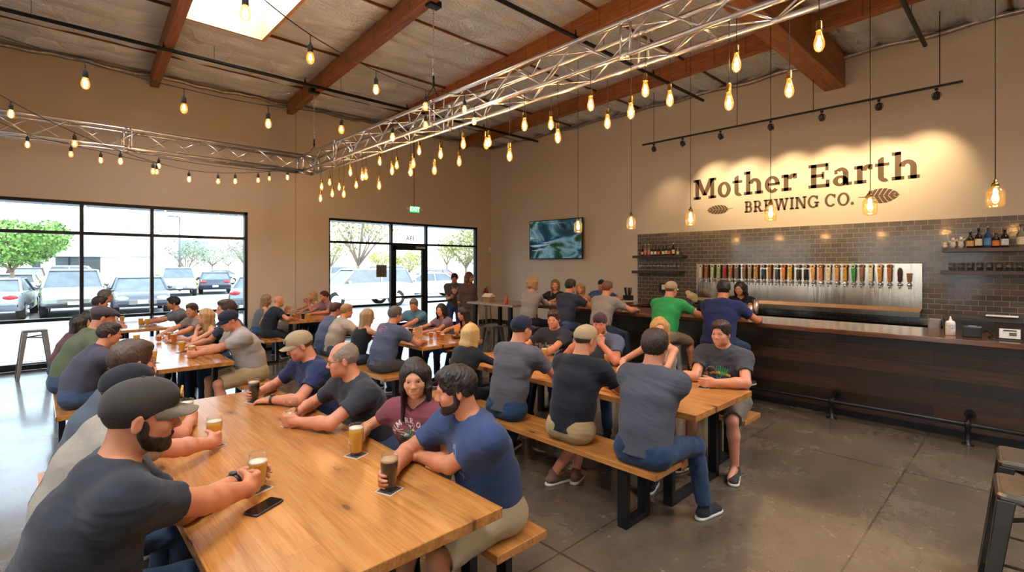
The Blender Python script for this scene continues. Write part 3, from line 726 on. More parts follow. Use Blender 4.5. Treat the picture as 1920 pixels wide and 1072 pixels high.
M['stout'] = mk('dark stout', '160a06', .12, 0, .1, 5); M['foam'] = mk('beer foam', 'f4e8cc', .8, 0, .06, 90, .3, 200); M['foam_dark'] = mk('stout foam', 'c9a27a', .8, 0, .06, 90, .3, 200)
def bottle(x, y, z, h, r_, glass, lab, cap_, name, label, group):
    root = thing(name, label, 'bottle', (x, y, z), 0, group)
    MB().lathe([(r_ * .9, 0), (r_, .01), (r_, h * .58), (r_ * .75, h * .66), (r_ * .34, h * .74), (r_ * .32, h * .93), (r_ * .38, h * .94), (r_ * .38, h * .97)], 16).build('bottle_glass', glass, root)
    MB().lathe([(r_ + .0012, h * .12), (r_ + .0012, h * .46)], 16, caps=False).build('bottle_label', lab, root)
    MB().lathe([(r_ * .42, h * .93), (r_ * .42, h * 1.02), (r_ * .2, h * 1.03)], 12).build('cap', cap_, root)
bg_ = [mk('dark bottle glass', '20140c', .08), mk('black bottle glass', '0c0c0c', .08), mk('clear spirit bottle', '8a8070', .08), mk('blue bottle glass', '2a4a78', .1), mk('green bottle glass', '1c3018', .08)]
lab_ = {'tan': 'd8b070', 'cream': 'e8dcc0', 'white': 'f0ece4', 'pink': 'd88a70', 'blue': '5a90c8', 'orange': 'd88030', 'yellow green': 'd8e828'}
for k, (px, h, g_, lb, cp) in enumerate([(1819, .24, 0, 'tan', '2a1c14'), (1835, .29, 0, 'cream', '2a3a40'), (1852, .31, 3, 'blue', 'b06a38'), (1867, .23, 0, 'orange', 'a87850'), (1884, .27, 0, 'white', '9a7850'), (1915, .32, 2, 'cream', '6a4a30')]):
    p = at_x(px, 460, XW - .15)
    bottle(XW - .15, p.y, 2.05, h, .042 if k < 5 else .05, bg_[g_], mk('paper label ' + lb, lab_[lb], .6, vary=.25, scale=60), mk('stopper ' + cp, cp, .5), 'liquor_bottle', '%s liquor bottle with %s label, %s bottle on the long shelf' % (('blue' if g_ == 3 else 'dark brown' if g_ == 0 else 'clear'), lb, ORD[k]), 'liquor bottles on the long shelf')
for k, (px, h) in enumerate([(1772, .10), (1787, .17), (1802, .18)]):
    p = at_x(px, 465, XW - .15); root = thing('figurine_mug', 'small white ceramic tiki figurine, %s ornament on the long shelf' % ORD[k], 'ornament', (XW - .15, p.y, 2.05), 0, 'white ornaments on the long shelf')
    S_ = Solid(); S_.ell((0, 0, h * .3), (.033, .033, h * .32), k=.01); S_.ell((0, 0, h * .75), (.026, .026, h * .24), k=.02)
    if k: S_.cap((0, -.02, h * .6), (0, -.05, h * .8), .010, k=.01); S_.cap((0, .02, h * .5), (0, .045, h * .65), .009, k=.01); S_.cap((-.02, 0, h * .75), (-.034, 0, h * .72), .009)
    S_.cut((0, 0, .001), (0, 0, -1)); me = S_.mesh('ornament_body', .005); me.materials.append(mk('glazed white ceramic', 'ddd0be', .3, vary=.2, scale=40)); mesh_obj('figure', me, root)
for k, (x_, h, g_, lb, cp) in enumerate([(175, .19, 0, 'tan', '1a1210'), (215, .26, 2, 'pink', 'c8c0b0'), (262, .26, 2, 'pink', 'c8c0b0'), (305, .20, 4, 'white', '203020'), (350, .20, 1, 'white', '101010'), (395, .19, 1, 'orange', '101010'), (455, .20, 1, 'white', '181818'), (495, .22, 1, 'cream', '181818'), (535, .19, 0, 'orange', 'd8e828'), (590, .26, 1, 'cream', 'd8e828'), (650, .17, 2, 'cream', 'c8b8a0')]):
    p = at_x(1180 + x_ / 7.15, 470, XW - .15)
    bottle(XW - .15, p.y, 2.01, h, .030, bg_[g_], mk('paper label ' + lb, lab_[lb], .6, vary=.25, scale=60), mk('stopper ' + cp, cp, .5), 'liquor_bottle', 'liquor bottle with %s label, %s bottle on the short shelf' % (lb, ORD[k]), 'liquor bottles on the short shelf')
# thin glasses on the shelves
tm = NT('shelf glass'); tr = tm.n('BsdfTransparent'); gl = tm.n('BsdfGlossy', Roughness=.05); lw = tm.n('LayerWeight', Blend=.25); mx = tm.n('MixShader'); ad = tm.math('MULTIPLY_ADD', lw.outputs['Facing'], .75, .06)
tm.l(ad, mx.inputs[0]); tm.l(tr.outputs[0], mx.inputs[1]); tm.l(gl.outputs[0], mx.inputs[2]); tm.l(mx.outputs[0], tm.t.nodes['Material Output'].inputs['Surface']); M['thin_glass'] = tm.m
def shelf_glass(x, y, z, stem, label, group, proto=[None, None]):
    i = 1 if stem else 0
    if proto[i] is None:
        mb = MB()
        if stem: mb.lathe([(.028, 0), (.028, .004), (.005, .01), (.005, .055), (.03, .08), (.034, .12), (.028, .15), (.026, .15), (.032, .12), (.028, .082), (.001, .06)], 16, caps=False)
        else: mb.lathe([(.030, 0), (.034, .005), (.038, .115), (.036, .118), (.033, .115), (.029, .012), (.001, .01)], 16, caps=False)
        proto[i] = mb.build('upturned_tumbler' if not stem else 'stemmed_glass', M['thin_glass']); o = proto[i]
    else: o = proto[i].copy(); C.objects.link(o)
    o.location = (x, y, z); tag(o, label, 'glass', group)
for k, x_ in enumerate((150, 200, 245, 290, 335, 385, 430, 475, 520, 565, 610, 665)):
    p = at_x(1180 + x_ / 7.15, 500, XW - .14); shelf_glass(XW - .14, p.y, 1.66, True, '%s clear glass along the short lower shelf' % ORD[k], 'stemmed glasses on the short shelf')
for row, xx in ((0, XW - .19), (1, XW - .10)):
    for k in range(10):
        shelf_glass(xx, .88 - k * .105, 1.71, False, '%s tumbler in the %s row on the long lower shelf' % (ORD[k], ('front', 'rear')[row]), 'tumblers on the long shelf')
# ---------------------------------------------------------------- painted sign
SIGN = mk('painted sign brown', '5a4632', .7, 0, .06, 20)
class Glyphs:
    """slab serif lettering made of stems, slabs and bowls; x grows to the right, unit = cap height"""
    def __init__(s): s.q = []
    def poly(s, pts): s.q.append(pts)
    def rect(s, x0, x1, y0, y1): s.poly([(x0, y0), (x1, y0), (x1, y1), (x0, y1)])
    def arc(s, cx, cy, rx, ry, a0, a1, tx, ty, n=22):
        """ring sector, outer radii rx, ry; stroke tx at the sides, ty at top and bottom"""
        for k in range(n):
            a = R(a0 + (a1 - a0) * k / n); b = R(a0 + (a1 - a0) * (k + 1) / n)
            s.poly([(cx + rx * math.cos(a), cy + ry * math.sin(a)), (cx + rx * math.cos(b), cy + ry * math.sin(b)), (cx + (rx - tx) * math.cos(b), cy + (ry - ty) * math.sin(b)), (cx + (rx - tx) * math.cos(a), cy + (ry - ty) * math.sin(a))])
def g_stem(G, x, w, y0, y1, sl=.0, sr=.0, tl=0, tr_=0, h=.13):
    G.rect(x, x + w, y0, y1)
    if sl or sr: G.rect(x - sl, x + w + sr, y0, y0 + h)
    if tl or tr_: G.rect(x - tl, x + w + tr_, y1 - h, y1)
def letter(G, ch, x):
    w = .20; s_ = .10; xh = .72
    if ch == 'M':
        g_stem(G, x + s_, w, 0, 1, s_, s_, s_, 0); g_stem(G, x + s_ + .80, w, 0, 1, s_, s_, 0, s_)
        G.poly([(x + s_, 1), (x + s_ + .27, 1), (x + s_ + .60, .18), (x + s_ + .40, .18)]); G.poly([(x + s_ + 1.0, 1), (x + s_ + .73, 1), (x + s_ + .40, .18), (x + s_ + .60, .18)]); return 1.22
    if ch in 'oO':
        H = xh if ch == 'o' else 1; wd = .66 if ch == 'o' else .92
        G.arc(x + wd / 2, H / 2, wd / 2, H / 2 + .02, 0, 360, w, .13, 40); return wd + .02
    if ch == 't':
        G.poly([(x + .10, .2), (x + .30, .2), (x + .30, .95), (x + .22, .95), (x + .10, .86)]); G.rect(x, x + .48, .60, xh); G.arc(x + .34, .2, .24, .22, 180, 300, w, .14); return .50
    if ch == 'h':
        g_stem(G, x + s_, w, 0, 1.08, s_, s_, s_, 0); G.arc(x + .50, xh - .28, .29, .30, 0, 165, w, .15); G.rect(x + .59, x + .79, .0, xh - .27); G.rect(x + .51, x + .88, 0, .13); return .90
    if ch == 'e':
        G.arc(x + .33, xh / 2, .33, xh / 2 + .02, 0, 318, w, .13, 36); G.rect(x + .15, x + .66, .31, .42); return .67
    if ch == 'r':
        g_stem(G, x + s_, w, 0, xh, s_, s_ + .03, s_, 0); G.arc(x + .50, xh - .26, .27, .28, 62, 165, w, .16); G.rect(x + .50, x + .645, xh - .20, xh + .01); return .66
    if ch == 'E':
        g_stem(G, x + s_, w + .01, 0, 1, s_, 0, s_, 0); G.rect(x + s_, x + .80, 0, .14); G.rect(x + s_, x + .76, .86, 1); G.rect(x + s_, x + .58, .44, .57); G.rect(x + .68, x + .82, 0, .30); G.rect(x + .66, x + .78, .70, 1); G.rect(x + .52, x + .62, .36, .65); return .86
    if ch == 'a':
        G.arc(x + .30, .20, .28, .22, 0, 360, .19, .10, 30); G.rect(x + .40, x + .60, 0, .50); G.arc(x + .34, xh - .24, .26, .26, 0, 140, .20, .13); G.rect(x + .08, x + .20, xh - .22, xh - .06); G.rect(x + .52, x + .72, 0, .12); return .74
    if ch == 'B':
        g_stem(G, x + .08, w, 0, 1, .08, 0, .08, 0); G.rect(x + .1, x + .42, .88, 1); G.rect(x + .1, x + .42, .46, .57); G.rect(x + .1, x + .44, 0, .12)
        G.arc(x + .42, .735, .26, .265, -90, 90, w, .12); G.arc(x + .44, .285, .29, .285, -90, 90, w, .12); return .80
    if ch == 'R':
        g_stem(G, x + .08, w, 0, 1, .08, .08, .08, 0); G.rect(x + .1, x + .42, .88, 1); G.rect(x + .1, x + .42, .40, .52); G.arc(x + .42, .70, .28, .30, -90, 90, w, .12)
        G.poly([(x + .36, .44), (x + .56, .44), (x + .80, .0), (x + .58, .0)]); G.rect(x + .60, x + .88, 0, .12); return .90
    if ch == 'W':
        P_ = [(0, 1), (.24, 0), (.50, 1), (.76, 0), (1.02, 1)]
        for i in range(4):
            (ax, ay), (bx, by) = P_[i], P_[i + 1]; v_ = .20 if i % 2 == 0 else .15
            G.poly([(x + .1 + ax, ay), (x + .1 + ax + v_, ay), (x + .1 + bx + v_, by), (x + .1 + bx, by)])
        for c_ in (.0, .48, .98): G.rect(x + c_, x + c_ + .34, .88, 1)
        return 1.34
    if ch == 'I': g_stem(G, x + .09, w, 0, 1, .09, .09, .09, .09, .12); return .40
    if ch == 'N':
        g_stem(G, x + .09, .17, 0, 1, .09, .09, .09, 0, .12); g_stem(G, x + .72, .17, 0, 1, 0, 0, .09, .09, .12); G.poly([(x + .09, 1), (x + .34, 1), (x + .89, 0), (x + .66, 0)]); return 1.0
    if ch == 'G' or ch == 'C':
        G.arc(x + .46, .5, .46, .52, 42, 318, w, .13, 36); G.rect(x + .72, x + .84, .66, .96)
        if ch == 'G': G.rect(x + .66, x + .85, .06, .44); G.rect(x + .54, x + .92, .36, .48)
        return .92
    if ch == '.': G.arc(x + .12, .12, .12, .12, 0, 360, .1199, .1199, 16); return .26
    return .38
def sign_text(txt, y_start, y_end, z, cap_h, name, parent):
    x = 0; words = []; G = Glyphs()
    for ch in txt + ' ':
        if ch == ' ':
            if G.q: words.append(G)
            G = Glyphs(); x += .40
        else: x += letter(G, ch, x) + .06
    x -= .46; k = (y_start - y_end) / x; X0 = XW - .004
    for G in words:
        mb = MB()
        for pl in G.q:
            f = [(X0, y_start - px * k, z + py * cap_h) for px, py in pl]; n = len(f)
            mb.add(f + [(XW, b, c) for _, b, c in f], [list(range(n))] + [(j, (j + 1) % n, n + (j + 1) % n, n + j) for j in range(n)])
        mb.build(name, SIGN, parent, fix=False)
root = thing('wall_sign', 'brown painted brewery name with two leaves on the cream wall', 'sign', (0, 0, 0))
sign_text('Mother Earth', 5.11, 1.27, 3.205, .43, 'lettering', root); sign_text('BREWING CO.', 4.03, 2.17, 2.847, .225, 'small_lettering', root)
def leaf(yc, zc, L_, H_, flip, name):
    """feather shaped leaf: segments between pale veins; yc = middle, tip away from the stalk"""
    mb = MB(); X0 = XW - .004
    def add(pts):
        n = len(pts); f = [(X0, yc + flip * a * L_ / 2, zc + b * H_ / 2 + a * .18 * H_ * -flip * 0) for a, b in pts]
        mb.add(f + [(XW, b, c) for _, b, c in f], [list(range(n))] + [(j, (j + 1) % n, n + (j + 1) % n, n + j) for j in range(n)])
    prof = lambda a: max(0, 1 - abs(a) ** 2.2) ** .8
    add([(-1.25, .06), (-.9, .03), (1.0, .02), (1.0, -.02), (-.9, -.03), (-1.25, -.02)])
    N = 7; ed = [-.92 + 1.86 * i / N for i in range(N + 1)]
    for i in range(N):
        a0, a1 = ed[i] + .03, ed[i + 1] - .03; sl = .26
        for sg in (-1, 1):
            o0, o1 = min(a0 + sl, .985), min(a1 + sl, .99)
            mid = [(a0 + (o0 - a0) * .5, sg * (.06 + prof((a0 + o0) / 2) * .48)), ]
            add([(a0, sg * .06), mid[0], (o0 - .02, sg * prof(o0) * .94), ((o0 + o1) / 2, sg * prof((o0 + o1) / 2)), (o1, sg * prof(o1) * .97), ((a1 + o1) / 2, sg * (.06 + prof((a1 + o1) / 2) * .45)), (a1, sg * .06)])
    return mb.build(name, SIGN, root, fix=False)
pa, pb = at_x(1326, 394, XW), at_x(1368, 389, XW); leaf((pa.y + pb.y) / 2, 2.955, abs(pa.y - pb.y), .19, 1, 'leaf_emblem')
pa, pb = at_x(1618, 372, XW), at_x(1687, 364, XW); leaf((pa.y + pb.y) / 2, 2.965, abs(pa.y - pb.y), .25, -1, 'leaf_emblem')
# ---------------------------------------------------------------- television
root = thing('television', 'wall mounted flat television showing a blurred blue picture', 'television', (XW - .14, 9.0, 2.49), R(0))
root.rotation_euler = (0, 0, R(2))
MB().box(-.025, .02, -.93, .93, -.54, .54).build('bezel', mk('tv bezel', '0c0c0d', .3), root, bevel=.004)
MB().box(.02, .132, -.2, .2, -.15, .15).build('wall_bracket', M['black_plastic'], root)
t = NT('tv picture'); v = t.coord((1, 1, 1)); n1 = t.noise(t.coord((1, 1.0, 1.6)), 1.1, 3, .5, .8); n2 = t.noise(t.coord((1, .6, 5)), 1.6, 3)
cT = t.ramp(n1, [(.33, lin('0a1418')), (.46, lin('1f4a58')), (.55, lin('7aa0a8')), (.62, lin('2a4a30')), (.72, lin('0c1a20'))]); cT = t.mix(t.ramp(n2, [(.6, (0, 0, 0)), (.7, (.8, .8, .8))]), cT, lin('c8d8e8'))
t.set(Base_Color=(.01, .01, .01), Emission_Color=cT, Emission_Strength=.55, Roughness=.12); MB().box(-.028, -.026, -.905, .905, -.515, .515).build('screen', t.m, root)
# ---------------------------------------------------------------- exit sign, extinguisher, number, notice
root = thing('exit_sign', 'lit green exit sign with two lamp heads above the door', 'exit sign', (7.46, YW, 3.32))
MB().box(-.16, .16, -.05, 0, -.09, .09).build('housing', M['white_paint'], root, bevel=.004)
mb = MB(); mb.box(-.145, .145, -.055, -.051, -.08, .08)
mb.build('sign_face', emis('exit sign green', (.05, .85, .18), 1.3), root)
def bfont(txt, size, mat, parent, loc, rot, extr=.001, name='lettering', mirror=False, bold=0):
    cu = bpy.data.curves.new(name, 'FONT'); cu.body = txt; cu.size = size; cu.extrude = extr; cu.align_x = 'CENTER'; cu.align_y = 'CENTER'; cu.offset = bold
    tmp = bpy.data.objects.new('tmp_text', cu); C.objects.link(tmp); dg = bpy.context.evaluated_depsgraph_get(); dg.update()
    me = bpy.data.meshes.new_from_object(tmp.evaluated_get(dg)); bpy.data.objects.remove(tmp); me.materials.clear(); me.materials.append(mat)
    o = mesh_obj(name, me, parent); o.location = loc; o.rotation_euler = rot
    if mirror: o.scale = (-1, 1, 1)
    return o
bfont('EXIT', .15, emis('exit letters', (.75, 1, .8), 2.2), root, (0, -.058, 0), (R(90), 0, 0), bold=.004)
for sx in (-1, 1):
    mb = MB(); mb.lathe([(.02, 0), (.045, -.03), (.045, -.05), (.03, -.055)], 14, c=(sx * .22, -.01, .01), axis='y'); mb.build('lamp_head', M['white_paint'], root)
MB().tube([(0, -.015, .09), (0, -.015, ZC - 3.32 - .1)], .011, 8).build('conduit', mk('grey conduit', '8f857a', .5, .3), root)
root = thing('fire_extinguisher', 'red fire extinguisher hung on the wall in the far corner', 'fire extinguisher', (9.98, YW - .09, .60))
MB().lathe([(.06, 0), (.07, .02), (.07, .34), (.055, .39), (.02, .42), (.02, .44)], 20).build('cylinder', mk('red enamel', 'a8141a', .3), root)
MB().lathe([(.0715, .12), (.0715, .27)], 20, caps=False).build('instruction_label', mk('extinguisher label', 'e0dcd4', .6, vary=.4, scale=50), root)
MB().box(-.018, .018, -.02, .02, .43, .47).bar((0, -.02, .46), (0, -.10, .50), .02, .008).bar((0, -.02, .49), (0, -.10, .54), .02, .008).build('valve_handle', M['black_plastic'], root)
MB().tube([(.0, .02, .45), (.09, 0, .43), (.10, -.02, .25), (.095, -.02, .12)], .009, 8).build('hose', M['rubber'], root)
root = thing('unit_number', 'mirrored black unit number on the glass above the door', 'sign', (7.42, YW + .105, 2.52))
bfont('19A', .17, mk('black vinyl', '15151a', .5), root, (0, 0, 0), (R(90), 0, 0), mirror=True, name='digits', bold=.003)
root = thing('notice', 'square grey notice stuck inside the glass beside the door', 'notice', (6.53, YW + .10, 1.63))
MB().box(-.15, .15, -.004, .0, -.16, .16).build('paper', mk('grey printed notice', '6a625e', .8, vary=.4, scale=30), root)
bfont('No outside\nfood', .05, mk('notice print', 'c8c0b8', .8), root, (0, -.006, 0), (R(90), 0, 0)) if False else None
# small sensor on the far corner
o = MB().rbox(10.18, 10.26, YW - .05, YW, 2.2, 2.36, .01).build('wall_sensor', M['white_paint']); tag(o, 'small white sensor high in the far corner of the room', 'sensor')
# ================================================================= truss, chains, bulbs, track
def truss(name, label, p0, p1, w=.30, z0=3.66, z1=3.96, step=.42):
    p0 = Vector(p0); p1 = Vector(p1); d = (p1 - p0); L_ = d.length; d.normalize(); s_ = Vector((-d.y, d.x, 0))
    root = thing(name, label, 'truss', (p0.x, p0.y, 0))
    for sg in (-1, 1):
        for z in (z0, z1): MB().tube([s_ * sg * w / 2 + Vector((0, 0, z)), s_ * sg * w / 2 + d * L_ + Vector((0, 0, z))], .0245, 12).build('chord', M['alu'], root)
    n = int(L_ / step); st = L_ / n
    for sg in (-1, 1):
        mb = MB()
        for k in range(n):
            a, b = (z0, z1) if (k % 2 == 0) == (sg > 0) else (z1, z0)
            mb.tube([s_ * sg * w / 2 + d * st * k + Vector((0, 0, a)), s_ * sg * w / 2 + d * st * (k + 1) + Vector((0, 0, b))], .010, 8)
        mb.build('side_bracing', M['alu'], root)
    for z in (z0, z1):
        mb = MB()
        for k in range(n):
            sg = 1 if k % 2 == 0 else -1
            mb.tube([s_ * sg * w / 2 + d * st * k + Vector((0, 0, z)), -s_ * sg * w / 2 + d * st * (k + 1) + Vector((0, 0, z))], .009, 8)
            if k % 5 == 0: mb.tube([s_ * w / 2 + d * st * k + Vector((0, 0, z)), -s_ * w / 2 + d * st * k + Vector((0, 0, z))], .010, 8)
        mb.build('cross_bracing', M['alu'], root)
    for yy in np.arange(2.0, L_, 3.0):
        mb = MB()
        for sg in (-1, 1):
            for o_ in (-.05, .05): mb.tube([s_ * sg * w / 2 + d * (yy + o_) + Vector((0, 0, z0)), s_ * sg * w / 2 + d * (yy + o_) + Vector((0, 0, z1))], .012, 8)
            for z in (z0, z1): mb.tube([s_ * sg * w / 2 + d * (yy - .04) + Vector((0, 0, z)), s_ * sg * w / 2 + d * (yy + .04) + Vector((0, 0, z))], .030, 10)
        mb.build('coupler', M['alu'], root)
    return root
truss('lighting_truss', 'silver box truss running past the bar, hung with filament bulbs', (3.91, -2.5, 0), (3.91, 9.95, 0))
truss('lighting_truss', 'silver box truss crossing before the window wall', (-4.0, 10.1, 0), (3.76, 10.1, 0))
root = thing('truss_corner', 'silver corner block joining the two trusses', 'truss', (3.91, 10.1, 0))
mb = MB()
for sx in (-.15, .15):
    for sy in (-.15, .15): mb.tube([(sx, sy, 3.66), (sx, sy, 3.96)], .0245, 12)
for z in (3.66, 3.96):
    for s_ in (-.15, .15): mb.tube([(-.15, s_, z), (.15, s_, z)], .0245, 12); mb.tube([(s_, -.15, z), (s_, .15, z)], .0245, 12)
mb.build('corner_frame', M['alu'], root)
def chain(x, y, z0, z1, label):
    root = thing('hoist_chain', label, 'chain', (x, y, 0), 0, 'chains holding the truss'); mb = MB(); z = z0 + .32; k = 0
    while z < z1 - .02:
        pts = []
        for a in np.linspace(0, 2 * PI, 9): u, w_ = .011 * math.cos(a), .021 * math.sin(a); pts.append((u, 0, z + w_) if k % 2 else (0, u, z + w_))
        mb.tube(pts, .0038, 5, caps=False); z += .031; k += 1
    mb.build('links', M['chrome'], root)
    MB().lathe([(.01, 0), (.02, .015), (.02, .06), (.01, .08), (.016, .09), (.016, .13), (.008, .15)], 10, c=(0, 0, z0 + .20)).build('shackle', M['black_steel'], root)
    mb = MB(); 
    for sx in (-1, 1): mb.tube([(sx * .13, 0, z0), (0, 0, z0 + .20)], .006, 6)
    mb.build('sling', M['black_steel'], root); MB().box(-.09, .09, -.06, .06, z1 - .03, z1 + .05).build('beam_clamp', M['black_steel'], root)
chain(3.95, 9.9, 3.96, ZC - .30, 'steel chain hanging near the truss corner'); chain(3.78, 5.5, 3.96, ZC - .30, 'steel chain at mid truss, hung from a wooden beam')
chain(3.7, 1.0, 3.96, ZC - .30, 'steel chain holding the near end of the truss')
# ---------------------------------------------------------------- filament bulbs
t = NT('amber bulb glass'); tr = t.n('BsdfTransparent'); tr.inputs[0].default_value = (1.0, .80, .48, 1); gl = t.n('BsdfGlossy', Roughness=.04); lw = t.n('LayerWeight', Blend=.3); mx = t.n('MixShader')
em = t.n('Emission', Strength=.55); em.inputs[0].default_value = (1, .42, .07, 1); ad = t.n('AddShader')
t.l(t.math('MULTIPLY_ADD', lw.outputs['Facing'], .35, .05), mx.inputs[0]); t.l(tr.outputs[0], mx.inputs[1]); t.l(gl.outputs[0], mx.inputs[2]); t.l(mx.outputs[0], ad.inputs[0]); t.l(em.outputs[0], ad.inputs[1])
t.l(ad.outputs[0], t.t.nodes['Material Output'].inputs['Surface']); M['bulb_glass'] = t.m
M['filament'] = emis('glowing filament', (1.0, .55, .16), 40)
BULB_W = 12.0
def bulb_parts(root, z, sc=1.0, socket=None):
    """socket top at z, bulb hangs below"""
    socket = socket or M['brass']
    MB().lathe([(.008, 0), (.016 * sc, -.006), (.019 * sc, -.015), (.019 * sc, -.062), (.0215 * sc, -.064), (.0215 * sc, -.070), (.014, -.072)], 14, c=(0, 0, z)).build('socket', socket, root)
    zb = z - .070
    prof = [(.013, 0), (.016, -.012), (.022, -.035), (.030, -.065), (.032, -.085), (.029, -.105), (.020, -.122), (.008, -.132), (.001, -.134)]
    MB().lathe([(a * sc, b * sc) for a, b in prof], 16, c=(0, 0, zb), caps=False).build('bulb_glass', M['bulb_glass'], root)
    mb = MB()
    for k in range(6):
        a0 = 2 * PI * k / 6; a1 = a0 + PI / 6
        mb.tube([(.004 * sc * math.cos(a0), .004 * sc * math.sin(a0), zb - .03 * sc), (.015 * sc * math.cos(a1), .015 * sc * math.sin(a1), zb - .092 * sc)], .0026 * sc, 5)
    mb.build('filament', M['filament'], root)
    return zb - .07 * sc
def pendant(px, py, X=None, P=None, cord_top=3.66, label='', group='', sc=1.05, light=True, socket=None, cordr=.0028):
    p = P if P is not None else at_x(px, py, X)
    root = thing('filament_bulb', label, 'light bulb', (p.x, p.y, 0), 0, group)
    zt = p.z + .14 * sc
    zc = bulb_parts(root, zt, sc, socket)
    MB().tube([(0, 0, zt), (0, 0, cord_top)], cordr, 6).build('cord', M['rubber'], root)
    if light:
        l = lamp('bulb_light', 'POINT', (p.x, p.y, zc), BULB_W, (1.0, .67, .38), size=.02)
    return root
TBULBS = [(601, 374), (618, 344), (623, 365), (603, 352), (636, 353), (644.5, 366), (657, 325), (668, 349), (679.5, 333.5), (686, 332), (712, 305), (711, 350), (735, 322), (744, 312), (770, 324), (775, 309), (786, 285), (814.5, 321), (826, 291), (861, 305), (868.7, 272), (912, 272), (917, 268),
          (955.5, 294), (983.5, 237), (1033, 235), (1046, 259), (1107.6, 198), (1139, 232), (1183, 212), (1210, 171), (1256, 189), (1367, 194), (1381, 122), (1480, 170), (1536, 82)]
for k, (px, py) in enumerate(TBULBS):
    X = 3.76 if k % 3 != 1 else 4.06
    pendant(px, py - 2, X, label='filament bulb on a black cord, %s along the truss from the corner' % ORD[k], group='bulbs hung from the truss', cord_top=3.66 + .02, light=(k % 2 == 0 or k > 22))
# festoon strings: cable, then bulbs on short drops
def festoon(pts, bulbs, label, blabel, grp):
    """pts: world cable points; bulbs: world positions of glass centres"""
    root = thing('festoon_cable', label, 'cable', (0, 0, 0)); MB().tube(pts, .0042, 6).build('cable', M['rubber'], root)
    for k, p in enumerate(bulbs):
        q = min(pts, key=lambda a: (Vector((a[0], a[1], 0)) - Vector((p.x, p.y, 0))).length)
        b = thing('festoon_bulb', blabel % ORD[k], 'light bulb', (p.x, p.y, 0), 0, grp)
        zt = p.z + .085
        MB().lathe([(.006, .02), (.010, .0), (.019, -.005), (.020, -.055), (.014, -.058)], 12, c=(0, 0, zt)).build('socket', M['rubber'], b)
        MB().lathe([(.013, -.052), (.024, -.075), (.030, -.10), (.027, -.125), (.014, -.142), (.001, -.146)], 14, c=(0, 0, zt), caps=False).build('bulb_glass', M['bulb_glass'], b)
        mb = MB()
        for j in range(5): a0 = 2 * PI * j / 5; mb.tube([(.004 * math.cos(a0), .004 * math.sin(a0), zt - .07), (.013 * math.cos(a0 + .5), .013 * math.sin(a0 + .5), zt - .115)], .0026, 5)
        mb.build('filament', M['filament'], b)
        MB().tube([(0, 0, zt), (0, 0, max(q[2], zt + .02))], .0035, 5).build('drop', M['rubber'], b)
        if k % 2 == 0: lamp('bulb_light', 'POINT', (p.x, p.y, zt - .09), BULB_W * .4, (1.0, .67, .38), size=.02)
def string(bl, D0, D1, ends, label, blabel, grp, drop=.16):
    bl = sorted(bl); x0, x1 = bl[0][0], bl[-1][0]
    W_ = [at_d(px, py, D0 + (D1 - D0) * (px - x0) / (x1 - x0)) for px, py in bl]
    key = [Vector(ends[0])] + [w + Vector((0, 0, drop)) for w in W_] + [Vector(ends[1])]
    pts = []
    for i in range(len(key) - 1):
        a, b = key[i], key[i + 1]; n = 6
        for j in range(n): u = j / n; q = a.lerp(b, u); q.z -= .10 * (b - a).length * u * (1 - u) * .6; pts.append(tuple(q))
    pts.append(tuple(key[-1])); festoon(pts, W_, label, blabel, grp)
string([(160, 153), (345, 200), (503, 229), (640, 240), (736, 255), (798, 232), (889, 225)], 3.9, 5.8, (at_d(-130, 22, 3.4), (3.95, 4.5, 3.9)), 'black festoon cable sagging above the long window', 'round filament bulb, %s on the upper festoon string', 'bulbs on the upper festoon string')
string([(460, 20), (582, 105), (705, 165), (798, 197), (871, 203)], 2.9, 5.7, (at_d(385, -70, 2.5), (3.95, 4.2, 3.9)), 'black festoon cable dropping from the skylight to the truss', 'round filament bulb, %s on the string below the skylight', 'bulbs on the skylight festoon string')
string([(20.5, 211), (140, 267), (226, 300), (287, 319), (354.5, 334), (409, 338), (441, 338), (484, 336), (539, 331)], 5.2, 8.6, (at_d(-90, 120, 4.6), (3.76, 9.95, 3.68)), 'black festoon cable sagging below the far truss', 'round filament bulb, %s on the low festoon string', 'bulbs on the low festoon string', .12)
string([(51.5, 269), (133, 287), (189, 298.5), (294, 320), (298, 309), (505, 333)], 6.6, 9.2, (at_d(-80, 190, 6.0), (3.3, 9.95, 3.68)), 'thin festoon cable looped under the window side truss', 'round filament bulb, %s on the looped festoon string', 'bulbs on the looped festoon string', .12)
